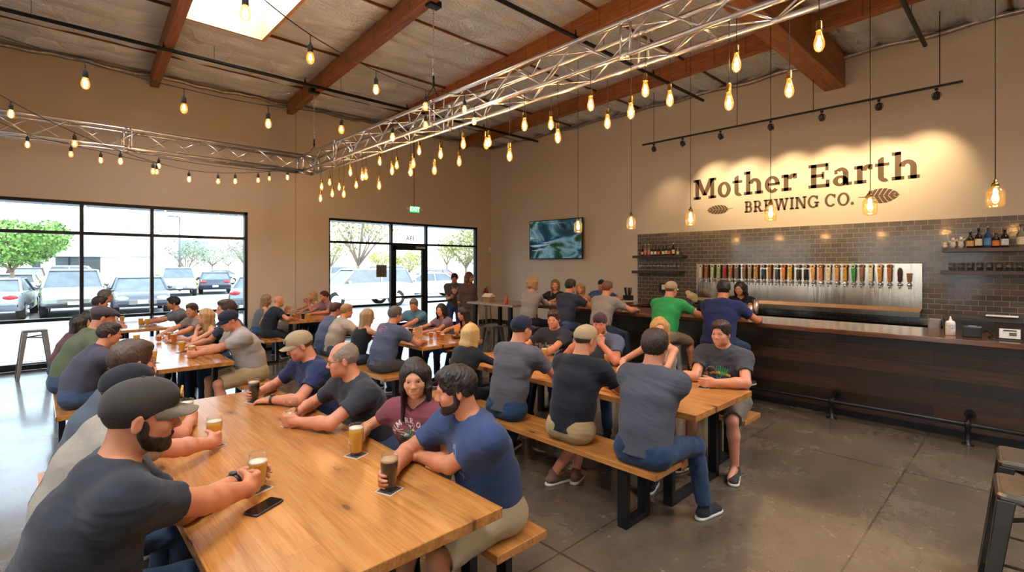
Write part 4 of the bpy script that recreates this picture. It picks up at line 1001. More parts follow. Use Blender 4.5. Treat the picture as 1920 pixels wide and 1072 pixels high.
# jar pendants above the bar
t = NT('amber jar glass'); tr = t.n('BsdfTransparent'); tr.inputs[0].default_value = (1.0, .83, .52, 1); gl = t.n('BsdfGlossy', Roughness=.05); lw = t.n('LayerWeight', Blend=.35); mx = t.n('MixShader')
em = t.n('Emission', Strength=.18); em.inputs[0].default_value = (1, .55, .16, 1); ad = t.n('AddShader')
t.l(t.math('MULTIPLY_ADD', lw.outputs['Facing'], .5, .06), mx.inputs[0]); t.l(tr.outputs[0], mx.inputs[1]); t.l(gl.outputs[0], mx.inputs[2]); t.l(mx.outputs[0], ad.inputs[0]); t.l(em.outputs[0], ad.inputs[1]); t.l(ad.outputs[0], t.t.nodes['Material Output'].inputs['Surface'])
M['jar_glass'] = t.m
for k, y in enumerate((5.57, 4.48, 3.47, 2.37, 1.30, .27)):
    root = thing('jar_pendant', 'amber glass jar lamp over the bar, %s from the television' % ORD[k], 'pendant lamp', (6.9, y, 0), 0, 'jar pendants above the bar')
    zt = 2.60
    MB().lathe([(.006, .05), (.012, .045), (.014, .02), (.026, .015), (.030, 0), (.030, -.03), (.024, -.035)], 16, c=(0, 0, zt)).build('socket', M['brass'], root)
    MB().lathe([(.030, -.02), (.036, -.035), (.066, -.06), (.072, -.08), (.072, -.20), (.064, -.225), (.03, -.235), (.001, -.236)], 20, c=(0, 0, zt), caps=False).build('jar', M['jar_glass'], root)
    MB().lathe([(.008, -.04), (.014, -.07), (.020, -.11), (.012, -.15), (.002, -.16)], 12, c=(0, 0, zt), caps=False).build('filament', M['filament'], root)
    MB().tube([(0, 0, zt + .045), (0, 0, ZC - .0)], .004, 6).build('cord', M['rubber'], root)
    lamp('jar_light', 'POINT', (6.9, y, zt - .13), 15, (1.0, .68, .40), size=.03)
# ---------------------------------------------------------------- track light
root = thing('track_rail', 'black track rail hung above the painted brewery sign', 'track light rail', (9.5, 3.3, 4.4))
MB().box(-.018, .018, -2.6, 2.58, -.012, .02).build('rail', M['black_plastic'], root)
for px in (1226, 1382, 1525, 1762):
    p = at_x(px, 240, 9.5); MB().tube([(0, p.y - 3.3, .02), (0, p.y - 3.3, ZC - 4.45)], .006, 6).build('suspension_rod', M['black_steel'], root)
for k, px in enumerate((1226, 1280, 1351, 1445, 1541, 1648, 1756)):
    p = at_x(px, 200, 9.5); root = thing('track_spot', 'black track spotlight, %s along the rail from the television' % ORD[k], 'spotlight', (9.5, p.y, 4.38), 0, 'spotlights on the track rail')
    mb = MB(); mb.box(-.014, .014, -.02, .02, -.03, 0); mb.tube([(0, 0, -.03), (0, 0, -.06)], .006, 8)
    pts = [(0, .055 * math.sin(a), -.105 + .05 * math.cos(a)) for a in np.linspace(0, 2 * PI, 17)]; mb.tube(pts, .005, 6); mb.build('yoke', M['black_plastic'], root)
    tgt = Vector((XW, min(5.0, max(1.3, 3.15 + (p.y - 3.3) * .8)), 3.1)) if k not in (0,) else Vector((XW, 5.6, 2.6))
    d = (tgt - Vector((9.5, p.y, 4.27))).normalized(); q = Vector((0, 0, 1)).rotation_difference(d).to_matrix()
    mb = MB(); mb.lathe([(.018, -.06), (.035, -.04), (.042, .0), (.045, .05), (.040, .05), (.036, .01)], 16, caps=True)
    mb.v = [tuple(q @ Vector(v_) + Vector((0, 0, -.11))) for v_ in mb.v]; mb.build('lamp_head', M['black_plastic'], root)
    mb = MB(); mb.lathe([(.036, .030), (.001, .030)], 16, caps=False); mb.v = [tuple(q @ Vector(v_) + Vector((0, 0, -.11))) for v_ in mb.v]; mb.build('lens', emis('warm lens', (1, .8, .5), 12), root)
    l = lamp('track_beam', 'SPOT', tuple(Vector((9.5, p.y, 4.27)) + d * .06), 105 if k else 35, (1.0, .74, .42), size=.03); l.rotation_euler = (-d).to_track_quat('Z', 'Y').to_euler(); l.data.spot_size = R(78); l.data.spot_blend = 1.0
# sprinkler pipes
for (ye, zz, lb) in ((9.45, 5.2, 'black sprinkler pipe crossing below the skylight'), (4.73, 5.2, 'black sprinkler pipe ending beside the jar pendants'), (1.17, 5.2, 'black sprinkler pipe ending above the track spotlights')):
    root = thing('sprinkler_pipe', lb, 'pipe', (0, ye, zz)); x1 = 9.95
    MB().tube([(-4.1, 0, 0), (x1, 0, 0)], .03, 12).build('pipe', M['black_steel'], root)
    for x in np.arange(-3, x1 - .2, 2.2):
        MB().lathe([(.018, .0), (.018, .05), (.008, .06), (.008, .08), (.02, .085)], 10, c=(x, 0, .02)).build('sprinkler_head', M['black_steel'], root)
        MB().tube([(x + .7, 0, .0), (x + .7, 0, ZC - zz - .06)], .004, 5).build('hanger', M['black_steel'], root)
# ================================================================= people
def skin_mat(col):
    key = 'skin' + col
    if key in _mc: return _mc[key]
    t = NT('skin ' + col); v = t.coord(); c = lin(col)
    n_ = t.noise(v, 9, 3); n2 = t.noise(v, 120, 3)
    t.set(Base_Color=t.mix(t.math('MULTIPLY', n2, .25), t.ramp(n_, [(.35, tuple(x * .92 for x in c)), (.65, (min(1, c[0] * 1.05), c[1] * .98, c[2] * .95))]), (c[0] * .85, c[1] * .6, c[2] * .55)),
          Roughness=.5, Subsurface_Weight=.12, Subsurface_Radius=(.012, .005, .003), Subsurface_Scale=.6, Specular_IOR_Level=.4)
    t.bump(n2, .12, .002)
    _mc[key] = t.m; return t.m
def cloth_mat(col, kind='tee'):
    key = 'cloth' + col + kind
    if key in _mc: return _mc[key]
    t = NT(('denim ' if kind == 'denim' else 'cotton ') + col); v = t.coord(); c = lin(col)
    n1 = t.noise(v, 5, 4); n2 = t.noise(v, 350, 2); n3 = t.noise(v, 30, 4)
    lo, hi = (.75, 1.2) if kind == 'denim' else (.88, 1.1)
    base = t.ramp(n1, [(.35, tuple(x * lo for x in c)), (.65, tuple(min(1, x * hi) for x in c))])
    base = t.mix(.35, base, t.ramp(n2, [(.35, tuple(x * .6 for x in c)), (.65, tuple(min(1, x * 1.5) for x in c))]))
    t.set(Base_Color=base, Roughness=.88, Sheen_Weight=.06, Sheen_Roughness=.5, Specular_IOR_Level=.2)
    t.bump(t.mix(.5, n3, n2), .22, .002)
    _mc[key] = t.m; return t.m
def hair_mat(col):
    key = 'hair' + col
    if key in _mc: return _mc[key]
    t = NT('hair ' + col); c = lin(col); v = t.coord((130, 130, 16)); n1 = t.noise(v, 3, 4, .6, .4); v2 = t.coord(); n2 = t.noise(v2, 12, 3)
    t.set(Base_Color=t.mix(.4, t.ramp(n1, [(.3, tuple(x * .45 for x in c)), (.7, tuple(min(1, x * 1.45) for x in c))]), t.ramp(n2, [(.3, tuple(x * .6 for x in c)), (.7, c)])),
          Roughness=.5, Specular_IOR_Level=.35)
    t.bump(n1, .5, .003)
    _mc[key] = t.m; return t.m
def basis(yaw, pitch, roll):
    """columns: right, forward, up"""
    return np.array(Matrix.Rotation(yaw, 3, 'Z') @ Matrix.Rotation(pitch, 3, 'X') @ Matrix.Rotation(roll, 3, 'Y'))
def hand(S, Wp, d, n, side, mode, f=1.0):
    d = nrm(d); n = nrm(n - d * (n @ d)); s = np.cross(d, n) * (1 if side == 'R' else -1)
    Rm = np.stack([s, d, n], 1)
    kn = .088 * f
    S.rbx(Wp + d * .050 * f + n * .002, (.030 * f, .038 * f, .004 * f), .0105 * f, Rm, k=.016)
    S.cap(Wp - d * .01, Wp + d * .03 * f, .025 * f, .024 * f, k=.02)
    S.ell(Wp + d * .035 * f + s * .028 * f + n * .008, (.017 * f, .028 * f, .014 * f), Rm, k=.015)
    curls = {'grip': (30, 42, 28), 'rest': (14, 22, 12), 'fist': (70, 85, 50), 'flat': (5, 10, 6), 'clasp': (45, 50, 30)}[mode]
    Ls = (.068, .076, .071, .056)
    for i in range(4):
        o = (.031 - .0205 * i) * f; p = Wp + d * (kn - abs(i - 1.2) * .004) + s * o
        dd = nrm(d + s * (.07 - .05 * i)) if mode in ('rest', 'flat') else d; a = 0; r = (.0095 if i < 3 else .0082) * f
        for j, fr_ in enumerate((.45, .31, .24)):
            a += R(curls[j] * (1 + .06 * i)); e = p + (dd * math.cos(a) + n * math.sin(a)) * Ls[i] * fr_ * f
            S.cap(p, e, r, r * .9, k=.005 if j else .012); p = e; r *= .9
    p = Wp + d * .028 * f + s * .034 * f + n * .008
    if mode in ('grip', 'clasp'): t1 = nrm(s * .35 + d * .6 + n * .75); t2 = nrm(s * .05 + d * .55 + n * .85)
    elif mode == 'fist': t1 = nrm(s * .3 + d * .7 + n * .7); t2 = nrm(-s * .5 + d * .5 + n * .7)
    else: t1 = nrm(s * .6 + d * .8 + n * .15); t2 = nrm(s * .25 + d * 1 + n * .15)
    e = p + t1 * .038 * f; S.cap(p, e, .0125 * f, .0105 * f, k=.014); S.cap(e, e + t2 * .030 * f, .0105 * f, .009 * f, k=.006)
def solve_arm(S0, Wp, L1, L2, out, zmin, up_pref=0):
    v = Wp - S0; D = np.linalg.norm(v)
    mx = (L1 + L2) * .995
    if D > mx: Wp = S0 + v / D * mx; v = Wp - S0; D = mx
    D = max(D, abs(L1 - L2) + .02)
    h = (L1 ** 2 - L2 ** 2 + D * D) / (2 * D); r = math.sqrt(max(L1 ** 2 - h * h, 0)); u = v / D
    a = nrm(np.cross(u, [0, 0, 1.0])); b = np.cross(u, a); best = None
    for k in range(72):
        t_ = 2 * PI * k / 72; E = S0 + u * h + (a * math.cos(t_) + b * math.sin(t_)) * r
        lat = (E - S0) @ out
        cost = max(0, zmin - E[2]) * 12 + (E[2] - zmin) * 1.0 + max(0, -.02 - lat) * 5 + max(0, lat - .10) * 1.2 + max(0, E[1] - Wp[1]) * 1.5
        if best is None or cost < best[0]: best = (cost, E)
    return best[1], Wp
PEOPLE = []; ADJ = {}
def person(label, hip, face, seat=.45, lean=14, slump=0, turn=0, head=(0, 0, 0), hands=None, top=('tee', '2a2c33'), bottom=('jeans', '2c3a50'), skin='c98f70',
           hair=('short', '2a1c14'), beard=None, cap=None, glasses=False, fem=False, build=1.0, s=1.0, res=.006, stand=False, watch=None, group=None, zt=.75,
           feet=None, legs=True, eyes=True, lat=0, spread=.13, kneefwd=.43, hfwd=0, iris='3a2416'):
    root = thing('person', label, 'person', (hip[0], hip[1], 0), R(face - 90), group)
    Mi = root.matrix_basis.inverted() if False else (Matrix.Translation((hip[0], hip[1], 0)) @ Matrix.Rotation(R(face - 90), 4, 'Z')).inverted()
    Mw = Mi.inverted()
    L = lambda p: np.array(Mi @ Vector(p))
    ad = ADJ.get(len(PEOPLE), (0, 1)); root.location.y += ad[0]; s = s * ad[1]; hip = (hip[0], hip[1] + ad[0])
    Mi = (Matrix.Translation((hip[0], hip[1], 0)) @ Matrix.Rotation(R(face - 90), 4, 'Z')).inverted(); Mw = Mi.inverted()
    hs = s * (.93 if fem else 1.0); bw = s * (.88 if fem else 1.0) * build; ar = (.80 if fem else 1.0) * s * (1 + (build - 1) * .6)
    th = R(lean); ti = R(lat)
    hz = (.93 * s if stand else seat + .095 * build)
    def dr(a): return V3(math.sin(ti) * math.cos(a), math.sin(a), math.cos(a) * math.cos(ti))
    P0 = V3(0, 0, hz); P1 = P0 + dr(th * .55 - R(slump)) * .165 * hs; P2 = P1 + dr(th * 1.0) * .175 * hs; P3 = P2 + dr(th * 1.25 + R(slump)) * .165 * hs
    up = dr(th * 1.2 + R(slump)); cb, sb = math.cos(R(turn)), math.sin(R(turn))
    sx = V3(cb, sb, 0); fy = nrm(np.cross(up, sx)); 
    sw = .178 * s * (.86 if fem else 1.0) * (1 + (build - 1) * .5)
    pro = .032 if not stand else .005
    Sh = {'R': P3 - up * .042 + sx * sw + fy * pro, 'L': P3 - up * .042 - sx * sw + fy * pro}
    # head
    yaw, pit, rol = R(turn + head[0]), R(head[1]), R(head[2])
    RH = basis(yaw, pit, rol); hr, hf, hu = RH[:, 0], RH[:, 1], RH[:, 2]
    nb = P3 + up * .035 * s
    nt = nb + nrm(up * .75 + V3(0, 0, .5)) * .055 * s + nrm(hf * V3(1, 1, 0)) * .012
    H = nt + hu * .085 * s + hf * (.028 + hfwd)
    q = s * (.95 if fem else 1.0)
    def hl(x, y, z): return H + (hr * x + hf * y + hu * z) * q
    # ------------------------------------------------ body: one surface
    B = Solid()
    B.ecap(P0 + V3(0, 0, .02), P1, (.13 * bw, .085 * bw), (.12 * bw, .08 * bw), sx, k=.04); B.ecap(P1, P2, (.12 * bw, .08 * bw), (.13 * bw, .09 * bw), sx, k=.04); B.ecap(P2, P3 - up * .03, (.13 * bw, .09 * bw), (.12 * bw, .06 * bw), sx, k=.04)
    for sd in 'RL': B.cap(Sh[sd], P3 + (Sh[sd] - P3) * .2, .046 * ar, .05 * ar, k=.04); B.cap(Sh[sd] - (Sh[sd] - P3) * .35 + up * .02, nb + up * .01, .028 * s, .04 * s, k=.035)
    B.cap(nb - up * .03, nt, .058 * s * (.84 if fem else 1), .054 * s * (.84 if fem else 1), k=.03)
    B.cap(nt, hl(0, -.025, -.03), .052 * s * (.84 if fem else 1), .058 * q, k=.025)
    B.ell(hl(0, -.012, .030), np.array((.075, .095, .088)) * q, RH, k=.01)
    B.ell(hl(0, .028, -.025), np.array((.062, .064, .082)) * q, RH, k=.03)
    jw = .050 if fem else .058
    B.ell(hl(0, .030, -.072), np.array((jw, .050, .036)) * q, RH, k=.03)
    B.ell(hl(0, .072, -.098), np.array((.020, .018, .017)) * q, RH, k=.022)
    if res < .009:
        B.cap(hl(-.028, .080, .020), hl(.028, .080, .020), .011 * q, k=.02)
        for e in (-1, 1):
            B.ell(hl(e * .040, .062, -.030), np.array((.022, .022, .022)) * q, RH, k=.02)
            B.ell(hl(e * .031, .098, -.001), np.array((.0165, .013, .0088)) * q, RH, k=.009, mode='s'); B.cap(hl(e * .020, .0855, .0075), hl(e * .043, .0775, .0055), .0045 * q, k=.006)
        B.cap(hl(0, .086, .010), hl(0, .104, -.026), .0075 * q, .0105 * q, k=.014)
        B.ell(hl(0, .108, -.031), np.array((.0105, .010, .0095)) * q, RH, k=.008)
        for e in (-1, 1): B.ell(hl(e * .011, .098, -.036), np.array((.0075, .009, .0065)) * q, RH, k=.006)
        B.cap(hl(-.020, .085, -.060), hl(.020, .085, -.060), .0080 * q, k=.01); B.cap(hl(-.017, .084, -.071), hl(.017, .084, -.071), .0085 * q, k=.01)
        B.cap(hl(-.022, .094, -.0655), hl(.022, .094, -.0655), .0022 * q, k=.004, mode='s')
        for e in (-1, 1):
            Re = RH @ np.array(Matrix.Rotation(R(-18 * e), 3, 'Z') @ Matrix.Rotation(R(-8), 3, 'X'))
            B.ell(hl(e * .078, -.008, -.012), np.array((.0085, .0165, .031)) * q, Re, k=.008); B.ell(hl(e * .088, -.002, -.008), np.array((.006, .009, .018)) * q, Re, k=.006, mode='s')
    else:
        B.cap(hl(0, .088, .008), hl(0, .106, -.030), .010 * q, .013 * q, k=.014)
        for e in (-1, 1): B.ell(hl(e * .078, -.008, -.012), np.array((.010, .018, .030)) * q, RH, k=.008)
    # ------------------------------------------------ arms
    L1, L2 = .300 * s * (.92 if fem else 1), .272 * s * (.92 if fem else 1)
    arms = {}
    hands = hands or {}
    for sd in 'RL':
        sg = 1 if sd == 'R' else -1
        S0 = Sh[sd]; out = sx * sg
        spec = hands.get(sd, ('lap',))
        mode = spec[0]; zmin = zt + .045
        if mode == 'grip' or mode == 'hold':      # spec: point of the glass axis at hand height, radius
            G = L(spec[1]); rad = spec[2] if len(spec) > 2 else .038
            d = (G - S0) * V3(1, 1, 0); d = nrm(d); ang = R(spec[3] if len(spec) > 3 else 12) * sg
            d = V3(d[0] * math.cos(ang) - d[1] * math.sin(ang), d[0] * math.sin(ang) + d[1] * math.cos(ang), .0)
            n = V3(-d[1], d[0], 0) * sg
            Wp = G - d * .072 * s - n * (rad + .015); hm = 'grip'
            if mode == 'hold': zmin = spec[1][2] - .25
        elif mode == 'rest' or mode == 'fist':
            G = L(spec[1]); d = (G - S0) * V3(1, 1, 0); d = nrm(d); ang = R(spec[2] if len(spec) > 2 else 25) * sg
            d = V3(d[0] * math.cos(ang) - d[1] * math.sin(ang), d[0] * math.sin(ang) + d[1] * math.cos(ang), -.06)
            n = V3(0, 0, -1) if mode == 'rest' else nrm(V3(-d[1] * sg, d[0] * sg, -.5)); Wp = G - d * .07; hm = mode
            if mode == 'rest': Wp[2] = max(Wp[2], zt + .032)
        elif mode == 'chin':
            G = hl(sg * .02 if len(spec) < 2 else spec[1], .085, -.115); d = nrm(V3(0, -.1, 1) - sx * sg * .15); n = nrm(-hf + V3(0, 0, 0)); Wp = G - d * .085 + hf * .03; hm = 'fist'; zmin = zt + .045
        elif mode == 'phone':
            G = L(spec[1]); d = nrm(V3(-sg * .3, .8, .5)); n = nrm(V3(-sg * .6, -.3, .6)); Wp = G - d * .08 - n * .03; hm = 'grip'; zmin = -1
        elif mode == 'down':
            Wp = S0 + V3(sg * .06, .05, -.50 * s); d = nrm(V3(0, .1, -1)); n = V3(-sg, 0, 0); hm = 'rest'; zmin = -1
        else:   # lap
            Wp = V3(sg * .13, .24, hz + .095); d = nrm(V3(-sg * .3, 1, -.1)); n = V3(0, 0, -1); hm = 'rest'; zmin = hz
        E_, Wp = solve_arm(S0, Wp, L1, L2, out, zmin)
        if mode in ('down',): E_ = S0 + V3(sg * .05, -.02, -.28 * s)
        arms[sd] = (S0, E_, Wp)
        B.cap(S0, E_, .047 * ar, .041 * ar, k=.03)
        m = E_ + (Wp - E_) * .3
        B.cap(E_, m, .040 * ar, .043 * ar, k=.02); B.cap(m, Wp, .043 * ar, .027 * ar, k=.02)
        dd = nrm(d + nrm(Wp - E_) * .35)
        hand(B, Wp, dd, n, sd, hm, s * (.9 if fem else 1.0) * 1.02)
    # ------------------------------------------------ legs
    hj = {'R': P0 + V3(.088 * bw, .0, -.005), 'L': P0 + V3(-.088 * bw, .0, -.005)}
    lg = {}
    for sd in 'RL':
        sg = 1 if sd == 'R' else -1
        if stand:
            K = hj[sd] + V3(sg * .02, .02, -.42 * s); A = V3(sg * .11, -.01 + (.08 if sd == 'R' else -.05), .085)
        else:
            ft = (feet or {}).get(sd)
            A = L(ft) if ft is not None else V3(sg * (spread + .02), kneefwd - .06 + (.06 if sd == 'R' else 0), .085)
            K = hj[sd] + nrm(V3(sg * (spread - .07), kneefwd, .02)) * .43 * s
            v = A - K
            # keep the shin's length: raise or push the knee
            ls = .42 * s
            if abs(np.linalg.norm(v) - ls) > .01:
                a_ = hj[sd]; dv = A - a_; Dd = min(np.linalg.norm(dv), .84 * s); u_ = nrm(dv); A2 = a_ + u_ * Dd
                h_ = (.43 ** 2 * s * s - ls ** 2 + Dd * Dd) / (2 * Dd); r_ = math.sqrt(max(.43 ** 2 * s * s - h_ * h_, 0))
                pole = nrm(V3(sg * (spread - .07) * 1.5, 1, .55)); pole = nrm(pole - u_ * (pole @ u_)); K = a_ + u_ * h_ + pole * r_; A = A2
        lg[sd] = (hj[sd], K, A)
    shorts = bottom[0] == 'shorts'
    if shorts and legs:
        for sd in 'RL':
            h_, K, A = lg[sd]
            B.cap(h_, K, .07 * s, .052 * s, k=.04); c_ = K + (A - K) * .3 + V3(0, -.012, 0)
            B.cap(K, c_, .050 * s, .055 * s, k=.02); B.cap(c_, A, .054 * s, .033 * s, k=.02); B.cap(A, A + V3(0, .12, -.05), .034, .026, k=.02)
    me = B.mesh('body', res)
    me.materials.append(skin_mat(skin)); body = mesh_obj('body', me, root)
    # ------------------------------------------------ upper garment
    T = Solid(); kind, tc = top[0], top[1]; g = .012
    belly = .012 * (build - 1) * 10
    T.ecap(P0 + V3(0, -.014, -.02), P1 + V3(0, belly * .3, 0), ((.176) * bw, .128 * bw), (.150 * bw + g, .115 * bw + g + belly), sx, k=.04)
    T.ecap(P1 + V3(0, belly * .3, 0), P2, (.150 * bw + g, .115 * bw + g + belly), (.163 * bw + g, .112 * bw + g), sx, k=.05)
    T.ecap(P2, P3 - up * .045, (.163 * bw + g, .112 * bw + g), (.140 * bw + g, .075 * bw + g), sx, k=.05)
    if fem:
        for e in (-1, 1): T.ell(P2 + up * .01 + fy * .085 * bw + sx * e * .068, (.062, .055, .06), None, k=.04)
    elif kind == 'tee':
        for e in (-1, 1): T.ell(P2 + up * .04 + fy * .06 * bw + sx * e * .065, (.075, .05, .06), None, k=.05)
    if kind in ('tee', 'long'):
        for sd in 'RL':
            S0, E_, Wp = arms[sd]
            T.cap(S0, P3 - up * .03, .050 * ar, .060 * s, k=.08); T.cap(S0 - (S0 - P3) * .4 + up * .016, nb - up * .008, .030 * s + .004, .040 * s, k=.03)
            T.ell(S0 - up * .004, (.052 * ar,) * 3, None, k=.07); T.cap(S0 + (P3 - S0) * .30 - up * .03, P2 + (S0 - P3) * .62 + up * .02, .056 * s, .05 * s, k=.07)
            if kind == 'tee':
                e = S0 + (E_ - S0) * (.60 if not fem else .45); T.flatcap(S0, e, .054 * ar, .060 * ar, k=.075)
            else:
                T.cap(S0, E_, .058 * ar, .050 * ar, k=.03); T.flatcap(E_, E_ + (Wp - E_) * .95, .050 * ar, .036 * ar, k=.02)
        ncol = nb + up * .028 + fy * (.016 if not fem else .03)
        T.ell(ncol, (np.array((.066, .070, .040)) if not fem else np.array((.07, .085, .06))) * s, np.stack([sx, fy, up], 1), k=.012, mode='s')
        if fem: T.ell(ncol + fy * .05 - up * .03, (.03, .05, .045), np.stack([sx, fy, up], 1), k=.012, mode='s')
    else:   # tank
        for sd in 'RL':
            S0 = arms[sd][0]; a_ = P3 + (S0 - P3) * .55
            T.cap(a_ + up * .005 - fy * .01, P2 + (S0 - P3) * .5 + fy * .07, .016, .02, k=.02); T.cap(a_ + up * .005 - fy * .01, P2 + (S0 - P3) * .5 - fy * .07 - up * .0, .012, .02, k=.02)
        T.ell(P3 + up * .04, np.array((.11, .16, .10)) * s, np.stack([sx, fy, up], 1), k=.02, mode='s')
    T.cut(P0 + V3(0, 0, -.035 if not stand else -.06), -dr(th * .5 - R(slump)))
    if res < .011: T.noise(folds(len(label) * 7 + int(abs(hip[0]) * 31), .0036 if kind != 'tank' else .002))
    me = T.mesh('shirt', max(res, .005) if res < .009 else res)
    me.materials.append(cloth_mat(tc)); nm = {'tee': 't_shirt', 'long': 'long_sleeved_top', 'tank': 'tank_top'}[kind]
    shirt = mesh_obj(nm, me, root)
    # ------------------------------------------------ trousers
    if legs:
        Q = Solid()
        Q.ecap(P0 + V3(0, -.02, .04), P0 + V3(0, -.012, -.005), (.155 * bw, .108 * bw), (.168 * bw, .115 * bw), (1, 0, 0), k=.03)
        for sd in 'RL':
            h_, K, A = lg[sd]
            Q.ell(h_ + V3(0, -.035, -.012), np.array((.088, .095, .080)) * bw, None, k=.05)
            if shorts:
                Q.flatcap(h_, h_ + (K - h_) * .93, .092 * bw, .083 * s, k=.04)
            else:
                Q.cap(h_, K, .090 * bw, .066 * s, k=.05); Q.flatcap(K, K + (A - K) * (.97 if not stand else .98), .066 * s, .055 * s, k=.02)
        Q.cut((0, 0, seat + .002) if not stand else (0, 0, -1), (0, 0, -1)) if False else None
        Q.noise(folds(int(abs(hip[1]) * 37) + 5, .0045))
        me = Q.mesh('trousers', max(res, .006)); me.materials.append(cloth_mat(bottom[1], 'denim' if bottom[0] == 'jeans' else 'tee'))
        mesh_obj('shorts' if shorts else 'trousers', me, root)
        # shoes
        for sd in 'RL':
            h_, K, A = lg[sd]; sg = 1 if sd == 'R' else -1; z0 = A[2] - .085
            fd = nrm(V3(sg * .25, 1, 0)); sdv = V3(fd[1], -fd[0], 0); Rf = np.stack([sdv, fd, V3(0, 0, 1)], 1)
            Z = Solid(); c0 = V3(A[0], A[1], z0)
            Z.ecap(c0 + V3(0, 0, .045) - fd * .035, c0 + fd * .10 + V3(0, 0, .035), (.037, .036), (.042, .026), sdv, k=.02); Z.ell(c0 + fd * .145 + V3(0, 0, .03), (.040, .045, .026), Rf, k=.02)
            Z.cap(c0 + V3(0, 0, .05), A + V3(0, 0, .005), .043, .040, k=.02); Z.cut(c0 + V3(0, 0, .018), (0, 0, -1))
            me = Z.mesh('shoe', max(res, .006)); me.materials.append(cloth_mat(bottom[2] if len(bottom) > 2 else '2a2624')); sh = mesh_obj('shoe', me, root)
            Z = Solid(); Z.ecap(c0 + V3(0, 0, .014) - fd * .04, c0 + fd * .12 + V3(0, 0, .014), (.040, .05), (.045, .05), sdv, k=.01); Z.ell(c0 + fd * .15 + V3(0, 0, .014), (.044, .048, .05), Rf, k=.01)
            Z.cut(c0 + V3(0, 0, .001), (0, 0, -1)); Z.cut(c0 + V3(0, 0, .022), (0, 0, 1))
            me = Z.mesh('sole', max(res, .005)); me.materials.append(mk('shoe sole', bottom[3] if len(bottom) > 3 else 'd8d2c6', .7)); mesh_obj('sole', me, sh)
    # ------------------------------------------------ hair
    st = hair[0]; hc = hair[1]
    if st not in ('bald',):
        Hh = Solid(); th_ = {'buzz': .004, 'short': .009, 'crop': .011, 'thick': .017, 'receding': .005}.get(st, .013)
        if cap: th_ = .003
        long_ = st in ('long', 'bob', 'ponytail', 'veil')
        Hh.ell(hl(0, -.014, .030), (np.array((.075, .096, .088)) + th_) * q, RH, k=.01)
        if long_: th_ = .012
        if not long_ and st != 'receding' and cap is None: Hh.ell(hl(0, .02, .085), (np.array((.058, .066, .024)) + th_) * q, RH, k=.03)
        if long_:
            ln = {'long': .36, 'bob': .20, 'ponytail': .06, 'veil': .40}[st]
            dn = nrm(V3(0, 0, -1) * .8 - hu * .4)
            for e in (-1, 1):
                p0 = hl(e * .072, -.01, .03); p1 = hl(e * .080, .008 if st != 'ponytail' else -.02, -.06); Hh.ecap(p0, p1, (.022, .05), (.017, .038), hr, k=.04)
                if st != 'ponytail': p2 = p1 + dn * (ln * .5) + hr * e * .008 - hf * .015; Hh.ecap(p1, p2, (.018, .038), (.013, .030), hr, k=.03)
            b0 = hl(0, -.075, .0); b1 = b0 + dn * ln * .55 - hf * .02; b2 = b0 + dn * ln - hf * .015
            Hh.ecap(b0, b1, (.075, .045), (.080 if st != 'bob' else .085, .034), hr, k=.04); Hh.ecap(b1, b2, (.080, .034), (.055, .02), hr, k=.03)
            if st == 'ponytail': Hh.ell(hl(0, -.115, .03), (.035, .035, .035), None, k=.02)
        # open the face
        fz = .0 if not long_ else -.03
        Hh.ell(hl(0, .105, -.045), np.array((.066 if not long_ else .060, .072, .112)) * q, RH, k=.012, mode='s')
        if st == 'receding': Hh.ell(hl(0, .06, .11), np.array((.06, .11, .075)) * q, RH, k=.01, mode='s')
        if not long_:
            Hh.ell(hl(0, .03, -.11), np.array((.14, .105, .105)) * q, RH, k=.01, mode='s')
            Hh.ell(hl(0, -.06, -.13), np.array((.14, .10, .075)) * q, RH, k=.01, mode='s')
        if cap: pass
        sd_ = len(label) * 3 + int(hip[1] * 17)
        f1 = wavy(sd_, (330, 330, 160) if not long_ else (260, 260, 18), .0018 if st not in ('thick', 'crop') else .0026, 5); f2 = wavy(sd_ + 3, (120, 120, 60) if not long_ else (60, 60, 9), .0035 if long_ else .0012, 4)
        if res < .011 and st != 'buzz' and not cap: Hh.noise(lambda P: f1(P) + f2(P))
        me = Hh.mesh('hair', min(res, .0045) if res < .008 else res); me.materials.append(hair_mat(hc)); mesh_obj('hair', me, root)
    if beard:
        Bd = Solid(); 
        Bd.ell(hl(0, .030, -.072), (np.array((jw, .050, .036)) + .007) * q, RH, k=.03); Bd.ell(hl(0, .072, -.098), (np.array((.020, .018, .017)) + .008) * q, RH, k=.022); Bd.ell(hl(0, .028, -.025), (np.array((.062, .064, .082)) + .0035) * q, RH, k=.02)
        Bd.cut(hl(0, 0, -.046), hu * 1.0 + hf * .22); Bd.cut(hl(0, -.010, 0), -hf); Bd.ell(hl(0, .105, -.066), np.array((.025, .03, .010)) * q, RH, k=.006, mode='s')
        f1 = wavy(3, (420, 420, 300), .0012, 5); Bd.noise(f1)
        Bd.cap(hl(-.019, .0925, -.0535), hl(.019, .0925, -.0535), .0052 * q, k=.004)
        for e in (-1, 1):
            Bd.cap(hl(e * .019, .0925, -.0535), hl(e * .029, .080, -.078), .0060 * q, .008 * q, k=.006)
            Bd.ell(hl(e * .067, .010, -.035), np.array((.009, .017, .036)) * q, RH, k=.012)
        me = Bd.mesh('beard', max(min(res, .0035), .003)); me.materials.append(hair_mat(beard)); mesh_obj('beard', me, root)
